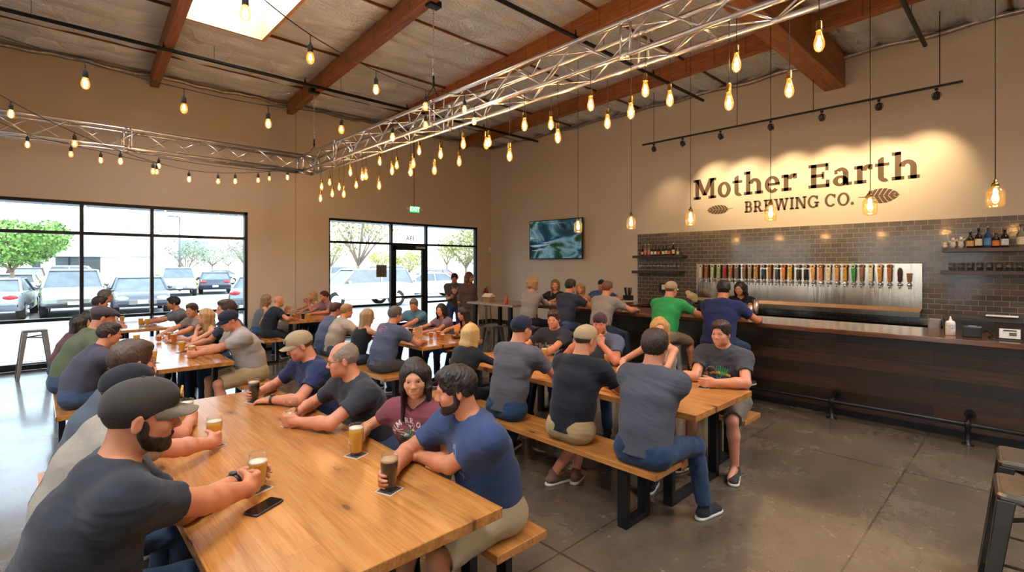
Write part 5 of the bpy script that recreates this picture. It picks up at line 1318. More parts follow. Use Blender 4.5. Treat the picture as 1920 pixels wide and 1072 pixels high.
    if eyes and res < .009:
        for e in (-1, 1):
            mb = MB(); c = V3(0, 0, 0)
            ec = hl(e * .031, .0752, -.001); look = nrm(hf)
            n_ = 14; rings = []
            U = hr; Vv = hu
            for i in range(9):
                a = PI / 2 * i / 8 if i else .02
                r_ = .0122 * q
                rings.append([tuple(ec + look * math.cos(a) * r_ + (U * math.cos(2 * PI * k / n_) + Vv * math.sin(2 * PI * k / n_)) * math.sin(a) * r_) for k in range(n_)])
            mb.loft(rings[:2], 2, True); mb.loft(rings[1:4], 1, False); mb.loft(rings[3:], 0, False)
            mb.build('eye', [mk('eye white', 'c4b6aa', .3), mk('iris ' + iris, iris, .2), mk('pupil', '050505', .15)], root)
        if hc:
            for e in (-1, 1):
                mb = MB(); pts = [hl(e * .014, .0915, .019), hl(e * .027, .0905, .0245), hl(e * .044, .077, .020)]
                mb.tube(pts, [.0026 * q, .0034 * q, .0016 * q], 6); mb.build('eyebrow', hair_mat(hc if st != 'bald' else '4a3a2c'), root)
        Lp = Solid(); Lp.cap(hl(-.018, .0865, -.0605), hl(.018, .0865, -.0605), .0078 * q, k=.004); Lp.cap(hl(-.015, .0855, -.0705), hl(.015, .0855, -.0705), .0082 * q, k=.004)
        Lp.ell(hl(0, .0935, -.0655), np.array((.030, .004, .0018)) * q, RH, k=.002, mode='s')
        if not beard or True:
            me = Lp.mesh('lips', .0022); c = lin(skin); me.materials.append(mk('lips ' + skin, (c[0] * .85, c[1] * .5, c[2] * .5, 1), .45)); mesh_obj('lips', me, root)
    if glasses:
        mb = MB()
        for e in (-1, 1):
            c = [hl(e * .033 + .024 * math.cos(a), .100 - .012 * abs(math.cos(a)) * (1 if e * math.cos(a) > 0 else .2), .017 * math.sin(a)) for a in np.linspace(0, 2 * PI, 17)]
            mb.tube(c, .0013, 5); mb.tube([hl(e * .058, .088, .004), hl(e * .078, .05, .006), hl(e * .080, -.012, .004)], .0016, 5)
        mb.tube([hl(-.009, .1, .004), hl(.009, .1, .004)], .0014, 5); mb.build('glasses', mk('spectacle frame', '1c1a1a' if glasses is True else glasses, .35, .4), root)
    if cap:
        style, cc = cap[0], cap[1]
        Cp = Solid()
        if style in ('baseball', 'backward'):
            Cp.ell(hl(0, -.012, .034), np.array((.083, .106, .088)) * q, RH, k=.01); Cp.ell(hl(0, .025, .066), np.array((.064, .072, .054)) * q, RH, k=.03)
            cutn = -hu * 1.0 + hf * .30 * (1 if style == 'baseball' else -1)
            Cp.cut(hl(0, 0, .006), cutn)
            Cp.ell(hl(0, -.012, .00), np.array((.076, .098, .036)) * q, RH, k=.0, mode='s')
            if res < .009: Cp.noise(folds(4, .0012))
            me = Cp.mesh('cap_crown', min(res, .005)); me.materials.append(cloth_mat(cc)); ch = mesh_obj('cap', me, root)
            sg = 1 if style == 'baseball' else -1
            rings = []; nU, nV = 14, 7
            def brim_pt(e, v_, up_):
                x_ = .074 * e * (1 - .10 * v_ * v_); y0 = .100 * math.sqrt(max(0, 1 - (.074 * e / .083) ** 2)) - .014
                y1 = .160 - .030 * e * e - .035 * e ** 6
                return tuple(hl(x_, sg * (y0 + (y1 - y0) * v_ * (1 - .85 * e ** 8)), .0335 + .10 * y0 * .3 - v_ * (.012 + .022 * e * e) - .004 * e * e + (.004 if up_ else 0)))
            for up_ in (0, 1):
                for i in range(nV):
                    v_ = i / (nV - 1)
                    rings.append([brim_pt(2 * u_ / nU - 1, v_, up_) for u_ in range(nU + 1)])
            top_, bot_ = rings[nV:], rings[:nV]
            mb = MB(); mb.loft(top_, 0, False, True, False); mb.loft(bot_, 0, False, True, False)
            rim = [top_[-1], bot_[-1]]; mb.loft(rim, 0, False, False, False)
            mb.loft([[r_[0] for r_ in top_], [r_[0] for r_ in bot_]], 0, False, False, False); mb.loft([[r_[-1] for r_ in top_], [r_[-1] for r_ in bot_]], 0, False, False, False)
            mb.build('brim', cloth_mat(cap[2] if len(cap) > 2 else cc), ch)
            MB().ball(tuple(hl(0, -.012, .125)), .006 * q).build('button', cloth_mat(cc), ch)
            if len(cap) > 3:      # front patch
                mb = MB(); pts = []
                for i in range(14):
                    a = 2 * PI * i / 14; x_, z_ = .034 * math.cos(a), .078 + .020 * math.sin(a)
                    y_ = .106 * math.sqrt(max(.05, 1 - (x_ / .083) ** 2 - ((z_ - .038) / .090) ** 2)) - .012
                    y2 = .03 + .070 * math.sqrt(max(.02, 1 - (x_ / .064) ** 2 - ((z_ - .07) / .058) ** 2))
                    pts.append((x_, max(y_, y2) + .013, z_))
                mb.add([tuple(hl(*p)) for p in pts] + [tuple(hl(p[0], p[1] - .006, p[2])) for p in pts], [list(range(14))] + [(i, (i + 1) % 14, 14 + (i + 1) % 14, 14 + i) for i in range(14)])
                mb.build('patch', mk('embroidered patch', cap[3], .8, vary=.5, scale=120), ch)
        else:   # flat cap
            Cp.ell(hl(0, -.005, .045), np.array((.092, .112, .075)) * q, RH, k=.01); Cp.ell(hl(0, .06, .055), np.array((.075, .075, .035)) * q, RH, k=.03); Cp.cut(hl(0, 0, .028), -hu + hf * .08)
            me = Cp.mesh('flat_cap', min(res, .005)); me.materials.append(cloth_mat(cc)); mesh_obj('cap', me, root)
    if watch:
        S0, E_, Wp = arms[watch]; d = nrm(Wp - E_); p = Wp - d * .022; r_ = .030 * ar
        mb = MB(); u = nrm(np.cross(d, [0, 0, 1.])); w_ = np.cross(u, d)
        prof = [(-.010, r_), (-.010, r_ + .004), (.010, r_ + .004), (.010, r_)]
        mb.loft([[tuple(p + d * o_ + (u * math.cos(2 * PI * k / 20) + w_ * math.sin(2 * PI * k / 20)) * rr) for k in range(20)] for o_, rr in prof], 0, False)
        c = p + w_ * (r_ + .007); mb.loft([[tuple(c + w_ * z_ + (u * math.cos(2 * PI * k / 16) + d * math.sin(2 * PI * k / 16)) * .017) for k in range(16)] for z_ in (-.004, .004)], 0)
        mb.build('wristwatch', mk('black watch rubber', '121213', .5), root)
    PEOPLE.append(dict(root=root, H=Mw @ Vector(H), arms={k: [Mw @ Vector(p) for p in v] for k, v in arms.items()}, shirt=shirt, sx=sx, fy=fy, up=up, P=(P0, P1, P2, P3), hl=hl))
    return root
# ================================================================= parking lot outside
t = NT('parking asphalt'); v = t.coord(); a = t.noise(v, .5, 4); b = t.noise(v, 40, 3)
t.set(Base_Color=t.mix(.4, t.ramp(a, [(.3, lin('8a9098')), (.7, lin('9ba1a8'))]), t.ramp(b, [(.3, lin('7c8188')), (.7, lin('a6acb2'))])), Roughness=.85); M['asphalt'] = t.m
struct(MB().box(-60, 90, YW + 3.0, 160, -.3, -.12).build('ground', M['asphalt']))
conc = mk('pale sidewalk concrete', 'c4bfb6', .8, 0, .06, 3)
struct(MB().box(-60, 90, YW + .25, YW + 3.0, -.3, -.01).build('sidewalk', conc))
struct(MB().box(-60, XL - .45, -60, YW + .2, -.3, -.12).build('ground', M['asphalt']))
mb = MB()
for k in range(-4, 16): mb.box(k * 2.75 - .42, k * 2.75 - .32, 24.2, 29.6, -.12, -.112)
struct(mb.build('road_marking', mk('white line paint', 'f0f0ee', .7)))
struct(MB().box(-30, 1.0, 30.2, 33.4, -.3, .02).build('kerb', conc)); 
LAWN = mk('planter lawn', '7f9a52', .9, 0, .25, 6); struct(MB().box(-29.8, .85, 30.4, 33.2, .02, .035).build('lawn', LAWN))
def car(x, y, rz, col, label, kind='sedan', W_=1.82):
    root = thing('car', label, 'car', (x, y, -.12), rz, 'parked cars')
    P_ = mk('car paint ' + col, col, .25, .35, .05, 3, Coat_Weight=.8)
    G_ = mk('car window glass', '5f6e78', .08, 0, .2, 3); hw = W_ / 2
    if kind == 'sedan': L_, prof, cab, rh = 4.7, [(-2.35, .55, .62), (-2.2, .35, .95), (-1.3, .28, 1.0), (0, .26, .98), (.9, .28, .96), (1.6, .30, .88), (2.15, .34, .76), (2.35, .45, .58)], ((-1.75, 1.15), (-1.0, .35)), 1.44
    elif kind == 'suv': L_, prof, cab, rh = 4.8, [(-2.35, .6, .9), (-2.3, .42, 1.12), (-1.3, .38, 1.15), (0, .36, 1.12), (1.0, .38, 1.1), (1.7, .40, 1.04), (2.2, .44, .9), (2.38, .55, .68)], ((-2.28, 1.25), (-2.0, .55)), 1.74
    else: L_, prof, cab, rh = 5.6, [(-2.8, .6, .95), (-2.75, .5, 1.18), (-1.3, .48, 1.2), (0, .46, 1.18), (1.1, .48, 1.16), (1.9, .5, 1.12), (2.6, .55, 1.0), (2.8, .6, .75)], ((-.9, 1.5), (-.75, .9)), 1.86
    mb = MB(); rings = []
    for (yy, z0, z1) in prof:
        w = hw * (1 - .10 * (abs(yy) / (L_ / 2)) ** 4); r_ = .10; ring = []
        for cx, cz, a0 in ((w - r_, z1 - r_, 0), (-w + r_, z1 - r_, 90), (-w + r_ * .6, z0 + r_, 180), (w - r_ * .6, z0 + r_, 270)):
            for j in range(4): a_ = R(a0 + 30 * j); ring.append((cx + r_ * math.cos(a_), yy, cz + r_ * math.sin(a_)))
        rings.append(ring)
    mb.loft(rings); mb.build('car_body', P_, root)
    (c0, c1), (t0, t1) = cab; bz = prof[3][2] - .06
    def frustum(z0, z1, ins, yy):
        b0, b1, q0, q1 = yy; return [[(-hw * .95 + ins[0], b0, z0), (hw * .95 - ins[0], b0, z0), (hw * .95 - ins[0], b1, z0), (-hw * .95 + ins[0], b1, z0)], [(-hw * .78 + ins[1], q0, z1), (hw * .78 - ins[1], q0, z1), (hw * .78 - ins[1], q1, z1), (-hw * .78 + ins[1], q1, z1)]]
    mb = MB(); mb.loft(frustum(bz, rh - .04, (.01, .01), (c0 + .03, c1 - .03, t0 + .03, t1 - .03)), 0, True, False); mb.build('windows', G_, root)
    mb = MB(); q = .76 * hw
    mb.loft([[(-q, t0 - .05, rh - .05), (q, t0 - .05, rh - .05), (q, t1 + .05, rh - .05), (-q, t1 + .05, rh - .05)], [(-q * .9, t0 + .1, rh), (q * .9, t0 + .1, rh), (q * .9, t1 - .1, rh), (-q * .9, t1 - .1, rh)]], 0, True, False)
    for sx in (-1, 1):
        for yb, yt in ((c0, t0), ((c0 + c1) / 2 - .1, (t0 + t1) / 2), (c1, t1)): mb.bar((sx * hw * .95, yb, bz), (sx * hw * .78, yt, rh - .03), .07, .05)
    mb.build('roof', P_, root)
    for sx in (-1, 1):
        for wy in (-L_ * .29, L_ * .31):
            mb = MB(); wr = .33 if kind == 'sedan' else .38
            mb.lathe([(wr * .6, -.02), (wr, 0), (wr, .2), (wr * .6, .22)], 20, c=(sx * (hw - .1) - .1, wy, wr), axis='x'); o = mb.build('wheel', M['rubber'], root)
            mb = MB(); mb.lathe([(wr * .55, -.035), (wr * .62, .0), (wr * .62, .2), (wr * .55, .235)], 14, c=(sx * (hw - .1) - .1, wy, wr), axis='x'); mb.build('hubcap', M['alu'], o)
        hz = prof[-2][2] - .10
        MB().ball((sx * (hw - .30), L_ / 2 - .12, hz), .20, .10, .085).build('headlight', mk('headlight lens', 'e8eef2', .1), root)
        MB().ball((sx * (hw - .26), -L_ / 2 + .10, prof[1][2] - .14), .20, .09, .08).build('taillight', mk('taillight lens', 'b02030', .2), root)
        MB().ball((sx * (hw + .05), c1 - .35, bz + .1), .10, .06, .07).build('side_mirror', P_, root)
    mb = MB()
    for k in range(4): mb.box(-.42, .42, L_ / 2 - .06, L_ / 2 + .015, prof[-1][2] - .13 + k * .04, prof[-1][2] - .11 + k * .04)
    mb.build('grille', M['chrome'], root)
    for sy in (-1, 1): MB().box(-.16, .16, sy * (L_ / 2 + .005) - .01, sy * (L_ / 2 + .005) + .01, .48, .60).build('number_plate', M['white_paint'], root)
    mb = MB(); mb.box(-hw * .8, hw * .8, L_ / 2 - .1, L_ / 2 + .01, .38, .46); mb.build('lower_intake', M['black_plastic'], root)
    return root
def gp(px, py): return at_z(px, py, -.12)
def park(px, py, rz, col, label, kind='sedan', shift=2.3):
    p = gp(px, py); d = Vector((-math.sin(rz), math.cos(rz), 0))    # d = car forward
    s_ = 1 if (d.dot(p) > 0) else -1
    car(p.x + d.x * shift * s_, p.y + d.y * shift * s_, rz, col, label, kind)
park(-34, 606, R(-6), '8e9aa2', 'silver blue sedan showing its red tail light at the window edge', 'sedan')
park(138, 596, R(178), '98a6a0', 'pale green grey suv facing the window, chrome grille', 'suv')
park(268, 592, R(176), '4a5560', 'dark blue sedan facing the window', 'sedan')
park(336, 556, R(172), 'eef0f0', 'white suv farther off, facing the window', 'suv')
park(404, 552, R(-12), '2c3848', 'dark blue sedan seen from behind, beyond the lane', 'sedan')
park(475, 588, R(-25), '76848e', 'steel grey sedan half hidden at the window frame edge', 'sedan')
park(205, 551, R(-96), 'f2f2f0', 'white crew cab pickup truck parked broadside', 'pickup', 2.0)
park(52, 552, R(5), '6a3a40', 'dark maroon suv beyond the sedan at the window edge', 'suv')
park(20, 566, R(-4), 'e8eaea', 'white sedan between the silver sedan and the maroon suv', 'sedan')
park(352, 534, R(80), 'b8c4cc', 'light grey sedan in the far row', 'sedan'); park(440, 532, R(95), '8a98a4', 'blue grey sedan in the far row near the trees', 'sedan')
p = gp(690, 578); car(p.x + .2, p.y + 1.2, R(-62 + 180 - 30), 'f4f4f2', 'large white suv parked right outside beside the door', 'suv', 1.95)
p = gp(640, 540); car(p.x, p.y + 4, R(75), 'eceeee', 'white van-like suv behind the large white suv', 'suv')
p = gp(775, 556); car(p.x, p.y + 3, R(80), 'f4f4f2', 'white pickup seen through the glass door', 'pickup')
p = gp(835, 560); car(p.x, p.y + 2, R(70), 'f0f2f2', 'white sedan seen beyond the young man in grey', 'sedan'); p = gp(850, 532); car(p.x, p.y + 3, R(90), 'b04038', 'red sedan far away in the lot', 'sedan')
# leafy things
LEAF = {n_: mk('leaves ' + n_, c_, .7, 0, .35, 2) for n_, c_ in (('green', '6f9a4c'), ('olive', '93995c'), ('grey', '8a9a84'), ('yellow', 'a8b060'))}
BARK = mk('grey bark', '8a7a6a', .9, 0, .2, 12)
LS = .62
def foliage(mb, c, r, n, sz, rs):
    for _ in range(n):
        d = rs.normal(size=3); d /= np.linalg.norm(d); rr = rs.uniform(.45, 1.0) ** .5
        p = np.array(c) + d * np.array(r) * rr; u = rs.normal(size=3); u /= np.linalg.norm(u); w = np.cross(u, d); w /= max(np.linalg.norm(w), .01); s_ = sz * LS * rs.uniform(.6, 1.4)
        mb.add([p - u * s_, p + w * s_ * .6, p + u * s_, p - w * s_ * .6], [(0, 1, 2, 3)])
def tree(px, dist, h, rad, label, leaf='green', n=900, bare=False, seed=0, name='tree', lz=-.12):
    p = at_d(px, 500, dist); rs = np.random.RandomState(seed); root = thing(name, label, 'tree', (p.x, p.y, lz))
    mb = MB(); cr = []
    th_ = h * .42; mb.tube([(0, 0, 0), (.05, .02, th_ * .5), (0, .05, th_)], [h * .028, h * .022, h * .018], 8)
    for k in range(9 if bare else 6):
        a = 2 * PI * k / 6 + rs.uniform(-.4, .4); l = rad * rs.uniform(.6, .95); z1 = th_ + (h - th_) * rs.uniform(.35, .9); m = (math.cos(a) * l * .5, math.sin(a) * l * .5, th_ + (z1 - th_) * .55); e = (math.cos(a) * l, math.sin(a) * l, z1)
        mb.tube([(0, 0, th_ * .9), m, e], [h * .014, h * .009, h * .003], 6); cr.append(e)
        for j in range(3 if bare else 0): b = (e[0] + rs.uniform(-.8, .8), e[1] + rs.uniform(-.8, .8), e[2] + rs.uniform(.1, 1.2)); mb.tube([m, b], [h * .006, h * .002], 5); cr.append(b)
    mb.build('trunk', BARK, root)
    mb = MB()
    if not bare: foliage(mb, (0, 0, th_ + (h - th_) * .5), (rad * .8, rad * .8, (h - th_) * .5), n // 2, .16, rs)
    for e in cr: foliage(mb, e, (rad * .38,) * 3, n // (2 * len(cr)) if not bare else 26, .15, rs)
    mb.build('foliage', LEAF[leaf], root); return root
def bush(px, py, r, h, label, leaf, n=500, seed=1, dz=0):
    p = gp(px, py); rs = np.random.RandomState(seed); mb = MB(); foliage(mb, (0, 0, h / 2), (r, r * .7, h / 2), n, .09, rs)
    for k in range(10): a = k * .63; mb.tube([(0, 0, 0), (math.cos(a) * r * .5, math.sin(a) * r * .4, h * .7)], .012, 5)
    o = mb.build('bush', LEAF[leaf]); o.location = (p.x, p.y + r, -.12 + dz); tag(o, label, 'bush')
tree(22, 25, 4.2, 2.3, 'bright green leafy tree over the parking lot', 'green', 7000, seed=2)
tree(349, 41, 3.1, 1.1, 'thin grey tree beside the white suv', 'grey', 300, True, 5); tree(398, 70, 4.6, 2.9, 'round hazy grey green tree behind the dark blue sedan', 'grey', 1800, seed=7)
tree(457, 60, 5.4, 2.2, 'tall hazy tree at the frame of the big window', 'grey', 1500, seed=8); tree(428, 98, 4.6, 3.6, 'broad hazy tree beyond the far car row', 'grey', 1500, seed=18)
tree(672, 29, 5.0, 2.0, 'bare branched tree behind the large white suv', 'olive', 400, True, 11); tree(712, 56, 3.6, 1.5, 'small yellow green tree beside the notice', 'yellow', 900, seed=13)
tree(620, 44, 4.6, 1.6, 'olive tree at the edge of the storefront glass', 'olive', 900, seed=19)
tree(766, 44, 3.0, 1.4, 'small bright tree seen through the glass door', 'yellow', 900, seed=14); tree(874, 34, 4.5, 1.7, 'pale leafy tree beyond the woman with long hair', 'olive', 1500, seed=15); tree(838, 60, 5.0, 1.6, 'small hazy tree over the far cars', 'yellow', 700, seed=16)
bush(60, 562, .9, .95, 'rounded ornamental grass clump beside the silver sedan', 'olive', 1100, 3, .1); bush(82, 556, .9, .9, 'low green hedge behind the parked suv', 'green', 700, 4, .1); bush(300, 540, 1.0, 1.2, 'green shrub beside the white suv', 'green', 600, 6); bush(374, 546, .8, .8, 'yellow green shrub between two far cars', 'yellow', 400, 9)
bush(276, 532, 1.4, 3.0, 'dark green shrub against the pale building', 'green', 900, 10)
# building across the lot
BY = 52.0
q_ = lambda px, py=496: at_y(px, py, BY)
root = thing('office_building', 'pale office building with dark window across the parking lot', 'building', (0, BY, -.12))
wallm = mk('office stucco', 'e8e6e2', .8, 0, .04, .5); gm = mk('office panel grey', 'bcc8cc', .8, 0, .04, .5)
X_ = lambda px: q_(px).x
Z_ = lambda px, py: q_(px, py).z + .12
MB().box(-45, X_(300), 0, 12, 0, Z_(140, 400)).build('walls', wallm, root)
MB().box(-45, X_(300) + .1, -.12, 0, Z_(140, 419), Z_(140, 414)).build('cornice_band', mk('office band', 'a8b4c0', .7), root)
MB().box(X_(92), X_(222), -.3, 0, Z_(140, 481), Z_(140, 465)).build('canopy_panel', gm, root); MB().box(X_(246), X_(290), -.3, 0, Z_(260, 481), Z_(260, 467)).build('canopy_panel', gm, root)
MB().box(X_(104), X_(188), -.08, .05, .3, Z_(140, 481)).build('window', mk('office dark glass', '4a565c', .1, 0, .3, .8), root)
MB().box(X_(60), X_(76), -.08, .05, 0, Z_(70, 490)).build('window', mk('office dark glass', '4a565c', .1, 0, .3, .8), root)
mb = MB()
for px_ in (130, 155): mb.box(X_(px_) - .05, X_(px_) + .05, -.14, -.08, .3, Z_(140, 481))
mb.box(X_(104), X_(188), -.14, -.08, 1.3, 1.38); mb.build('mullion', M['dark_frame'], root)
root = thing('distant_building', 'far white building with a green glass panel behind the lamp post', 'building', (at_y(358, 496, 84).x, 84, -.12)); MB().box(-4, 4, 0, 8, 0, 6.0).build('walls', wallm, root); MB().box(-1.4, 2.2, -.1, 0, 3.4, 5.4).build('window', mk('green glass', '7fa89c', .2), root)
p = at_d(337, 500, 36); root = thing('street_lamp', 'tall slim parking lot lamp post with a flat head', 'street lamp', (p.x, p.y, -.12))
MB().tube([(0, 0, 0), (0, 0, 5.4)], [.09, .05], 10).build('pole', mk('lamp post grey', '6a7078', .5, .5), root); MB().box(-.75, -.1, -.18, .18, 5.35, 5.45).build('lamp_head', mk('lamp post grey', '6a7078', .5, .5), root); MB().bar((-.2, 0, 5.4), (0, 0, 5.35), .06, .06).build('arm', mk('lamp post grey', '6a7078', .5, .5), root)
# ================================================================= drinks and small things on the tables
tm = NT('pint glass'); tr = tm.n('BsdfTransparent'); tr.inputs[0].default_value = (.98, .99, .99, 1); gl = tm.n('BsdfGlossy', Roughness=.03); lw = tm.n('LayerWeight', Blend=.15); mx = tm.n('MixShader'); ad = tm.math('MULTIPLY_ADD', lw.outputs['Facing'], .55, .02)
tm.l(ad, mx.inputs[0]); tm.l(tr.outputs[0], mx.inputs[1]); tm.l(gl.outputs[0], mx.inputs[2]); tm.l(mx.outputs[0], tm.t.nodes['Material Output'].inputs['Surface']); M['pint_glass'] = tm.m
def pint(x, y, z, kind, label, fill=.8, sc=1.0, foam=.008, group=None, coaster=True, tall=1.0):
    root = thing('beer_glass', label, 'glass', (x, y, z + (.0035 if coaster else 0)), 0, group)
    h = .155 * sc * tall
    f = lambda u: (.0275 + .0125 * min(1, u * 1.35) ** 1.2 - .0035 * max(0, u - .72) / .28) * sc
    P_ = [(f(u), h * u) for u in (0, .06, .15, .3, .5, .7, .85, 1.0)]
    mb = MB(); mb.lathe([(.001, .0)] + [(a, b) for a, b in P_] + [(a - .0022, b) for a, b in reversed(P_[1:])] + [(.001, .012)], 28, caps=False); mb.build('glass', M['pint_glass'], root)
    top = h * fill; us = [u for u in (.09, .15, .3, .5, .7, .85) if u < fill - .02] + [fill]
    liq = M['stout'] if kind == 'stout' else M[kind]
    mb = MB(); mb.lathe([(.001, h * .09)] + [(f(u) - .003, h * u) for u in us] + [(.001, top)], 24, caps=False); mb.build('beer', liq, root)
    if foam: mb = MB(); mb.lathe([(.001, top + .0004), (f(fill) - .003, top + .0004), (f(fill) - .003, top + foam), (.001, top + foam + .001)], 24, caps=False); mb.build('foam', M['foam_dark'] if kind == 'stout' else M['foam'], root)
    if coaster:
        o = MB().box(-.047, .047, -.047, .047, 0, .003).box(-.042, .042, -.042, .042, .003, .0034, 1).build('coaster', [mk('coaster board', 'd8ccb8', .8), mk('printed coaster', '33302e', .7, vary=.4, scale=60)])
        o.location = (x, y, z); o.rotation_euler = (0, 0, R(20)); tag(o, 'square dark beer mat under the ' + ' '.join(label.split()[-10:]), 'coaster')
    return root
ZT = .7503
G1 = [  # px, py of the glass base on the nearest table
 ('capA', 484, 917, 'beer', 'tall glass of lager held by the bearded man in the olive cap', .74),
 ('capB', 402, 836, 'beer', 'glass of lager before the man in the black cap', .82),
 ('specC', 350, 797, 'beer', 'glass of lager nearest to the short haired man with spectacles', .85),
 ('navyD', 730, 919, 'stout', 'glass of dark stout held by the bearded man in navy', .80),
 ('womE', 668, 853, 'beer', 'full glass of golden lager before the woman in maroon', .86),
 ('baldF', 546, 798, 'beer', 'half empty lager glass held by the balding man in black', .45),
 ('capG', 476, 753, 'stout', 'glass of dark stout beside the man in the tan cap', .84)]
GP = {}
for key, px, py, kind, lb, fl in G1:
    p = at_z(px, py, .75); GP[key] = p; pint(p.x, p.y, ZT, kind, lb, fl, 1.08, .006 if kind == 'beer' else .010)
# phone
p = at_z(495, 952, .75); root = thing('phone', 'black phone in a dark case lying on the nearest table', 'phone', (p.x, p.y, ZT), R(-62))
MB().rbox(-.039, .039, -.078, .078, 0, .011, .012).build('phone_case', M['black_plastic'], root); MB().rbox(-.034, .034, -.072, .072, .011, .0122, .009).build('screen', mk('phone glass', '0a0a0c', .04), root); MB().box(-.010, .010, .060, .066, .0122, .0128).build('camera_notch', mk('phone camera', '1c1c20', .2), root)
# window table drinks
for px, py, kind, lb, fl in [(287, 681, 'beer', 'glass of lager at the near end of the window table', .8), (265, 664, 'beer', 'glass of lager half hidden behind the dark haired man', .8), (256, 645, 'beer', 'glass of lager beside the fist of the man in grey', .75), (298, 641, 'ale', 'glass of dark ale in the middle of the window table', .5),
        (341, 661, 'beer', 'glass of lager on a mat, nearer the man in the cap', .8), (360, 670, 'beer', 'glass of lager in the hands of the navy cap man', .8), (326, 644, 'ale', 'iced red drink before the blond woman', .8), (319, 638, 'ale', 'dark red drink beside the iced one', .7)]:
    p = at_z(px, py, .75); pint(p.x, p.y, ZT, kind, lb, fl, 1.0, .004, coaster=(px in (287, 341, 360)))
for px, py, kind, lb in [(264, 610, 'beer', 'small lager on the window-side short table'), (276, 611, 'beer', 'short lager tumbler on the window-side short table'), (229, 606, 'beer', 'lager beside the man resting chin on hand'), (290, 607, 'ale', 'rose coloured drink on the window-side short table')]:
    p = at_z(px, py, .75); pint(p.x, p.y, ZT, kind, lb, .8, .95, .004, coaster=False)
# bar-side table
for px, py, kind, lb, fl in [(1021, 672, 'beer', 'glass of lager beside the man in the graphic black tee', .7), (1009, 668, 'beer', 'second lager glass close to the man in black graphic tee', .3), (1139, 684, 'beer', 'short lager glass behind the man in the tan cap', .8), (1309, 716, 'beer', 'half full amber beer held by the man in the charcoal graphic tee', .55), (1281, 712, 'beer', 'nearly empty glass beside the half full amber beer', .2)]:
    p = at_z(px, py, .75) if px != 1309 else Vector((4.11, 1.95, .75)); GP[px] = p; pint(p.x, p.y, ZT, kind, lb, fl, 1.0, .003, coaster=(px == 1309), tall=.85 if px in (1309, 1281, 1139) else 1)
# door-side table
for px, py, kind, lb in [(822, 632, 'ale', 'amber cocktail before the woman in red'), (808, 634, 'ale', 'copper drink in a short glass on the door-side table'), (830, 638, 'ale', 'orange drink with ice, nearest the blond woman'), (778, 632, 'beer', 'yellow drink beside the menu holder'), (770, 626, 'stout', 'dark cola by the man in teal'), (790, 622, 'beer', 'pale beer near the man in teal'),
        (766, 634, 'beer', 'small yellow glass behind the bare elbow')]:
    p = at_z(px, py, .75); pint(p.x, p.y, ZT, kind, lb, .8, .9, .003, coaster=False, tall=.75)
p = at_z(785, 640, .75); root = thing('menu_holder', 'brown paper menu card standing on the door-side table', 'menu', (p.x, p.y, ZT), R(-25))
MB().box(-.055, .055, -.02, .02, 0, .02).build('base', M['wood_shelf'], root); MB().box(-.05, .05, -.004, .004, .01, .20).build('card', mk('kraft card', 'c49a6c', .8, vary=.15, scale=30), root)
p = at_z(857, 634, .75); root = thing('snack_basket', 'orange paper cone of food in a dark basket', 'food', (p.x, p.y, ZT))
MB().lathe([(.06, 0), (.09, .04), (.085, .04), (.055, .006)], 16).build('basket', mk('dark wicker', '4a3020', .8), root); MB().lathe([(.012, .02), (.05, .18), (.046, .18), (.005, .03)], 14).build('paper_cone', mk('orange paper', 'd88a3a', .7), root)
for px, py, kind, lb in [(540, 600, 'stout', 'dark cola on the table by the plain wall'), (560, 598, 'ale', 'orange iced drink on the table by the plain wall'), (568, 599, 'stout', 'black iced drink between the couples'), (579, 600, 'beer', 'clear water-like drink beside the blond woman'), (551, 601, 'ale', 'amber drink beside the dark cola')]:
    p = at_z(px, py, .75); pint(p.x, p.y, ZT, kind, lb, .8, .95, .003, coaster=False)
# bar top things
ZB = 1.0705
p = at_z(1782, 628, 1.07); root = thing('sauce_bottle', 'white squeeze bottle with small print on the bar', 'bottle', (p.x, p.y, ZB))
MB().lathe([(.036, 0), (.040, .006), (.040, .13), (.032, .145), (.014, .150), (.014, .16), (.010, .165), (.006, .19), (.003, .195)], 20).build('bottle_body', mk('white bottle plastic', 'e8dcd4', .4), root)
MB().lathe([(.0405, .04), (.0405, .11)], 20, caps=False).build('label', mk('printed white label', 'd8ccc8', .6, vary=.35, scale=60), root)
p = at_z(1746, 612, 1.07); root = thing('potted_succulent', 'tiny plant in a white square pot behind the bar', 'plant', (p.x + .2, p.y, ZB - .17))
MB().box(-.045, .045, -.045, .045, 0, .085).build('pot', M['white_paint'], root, bevel=.004); rs = np.random.RandomState(4); mb = MB(); foliage(mb, (0, 0, .13), (.05, .05, .05), 90, .018, rs); mb.build('leaves', LEAF['grey'], root)
p = at_z(1766, 614, 1.07); root = thing('soap_dispenser', 'small white rounded dispenser behind the bar', 'dispenser', (p.x + .15, p.y, ZB - .17)); MB().lathe([(.03, 0), (.035, .01), (.035, .09), (.028, .12), (.01, .13)], 16).build('dispenser_body', M['white_paint'], root)
p = at_z(1822, 632, 1.07); root = thing('card_reader', 'black receipt printer with a coiled cable on the bar', 'printer', (p.x + .05, p.y, ZB), R(5))
MB().rbox(-.07, .07, -.075, .075, 0, .11, .02).build('printer_body', M['black_plastic'], root, bevel=.003); MB().box(-.05, .03, -.03, .03, .11, .113).build('paper_slot', M['alu'], root)
MB().tube([(.02, -.08, .05), (.0, -.12, .08), (.0, -.15, .03), (.03, -.12, .005), (.06, -.16, .006)], .006, 6).build('cable', M['rubber'], root)
p = at_z(1850, 618, 1.07); root = thing('cash_register', 'black point of sale terminal with paper on top behind the bar', 'cash register', (7.55, .42, ZB - .0), R(0))
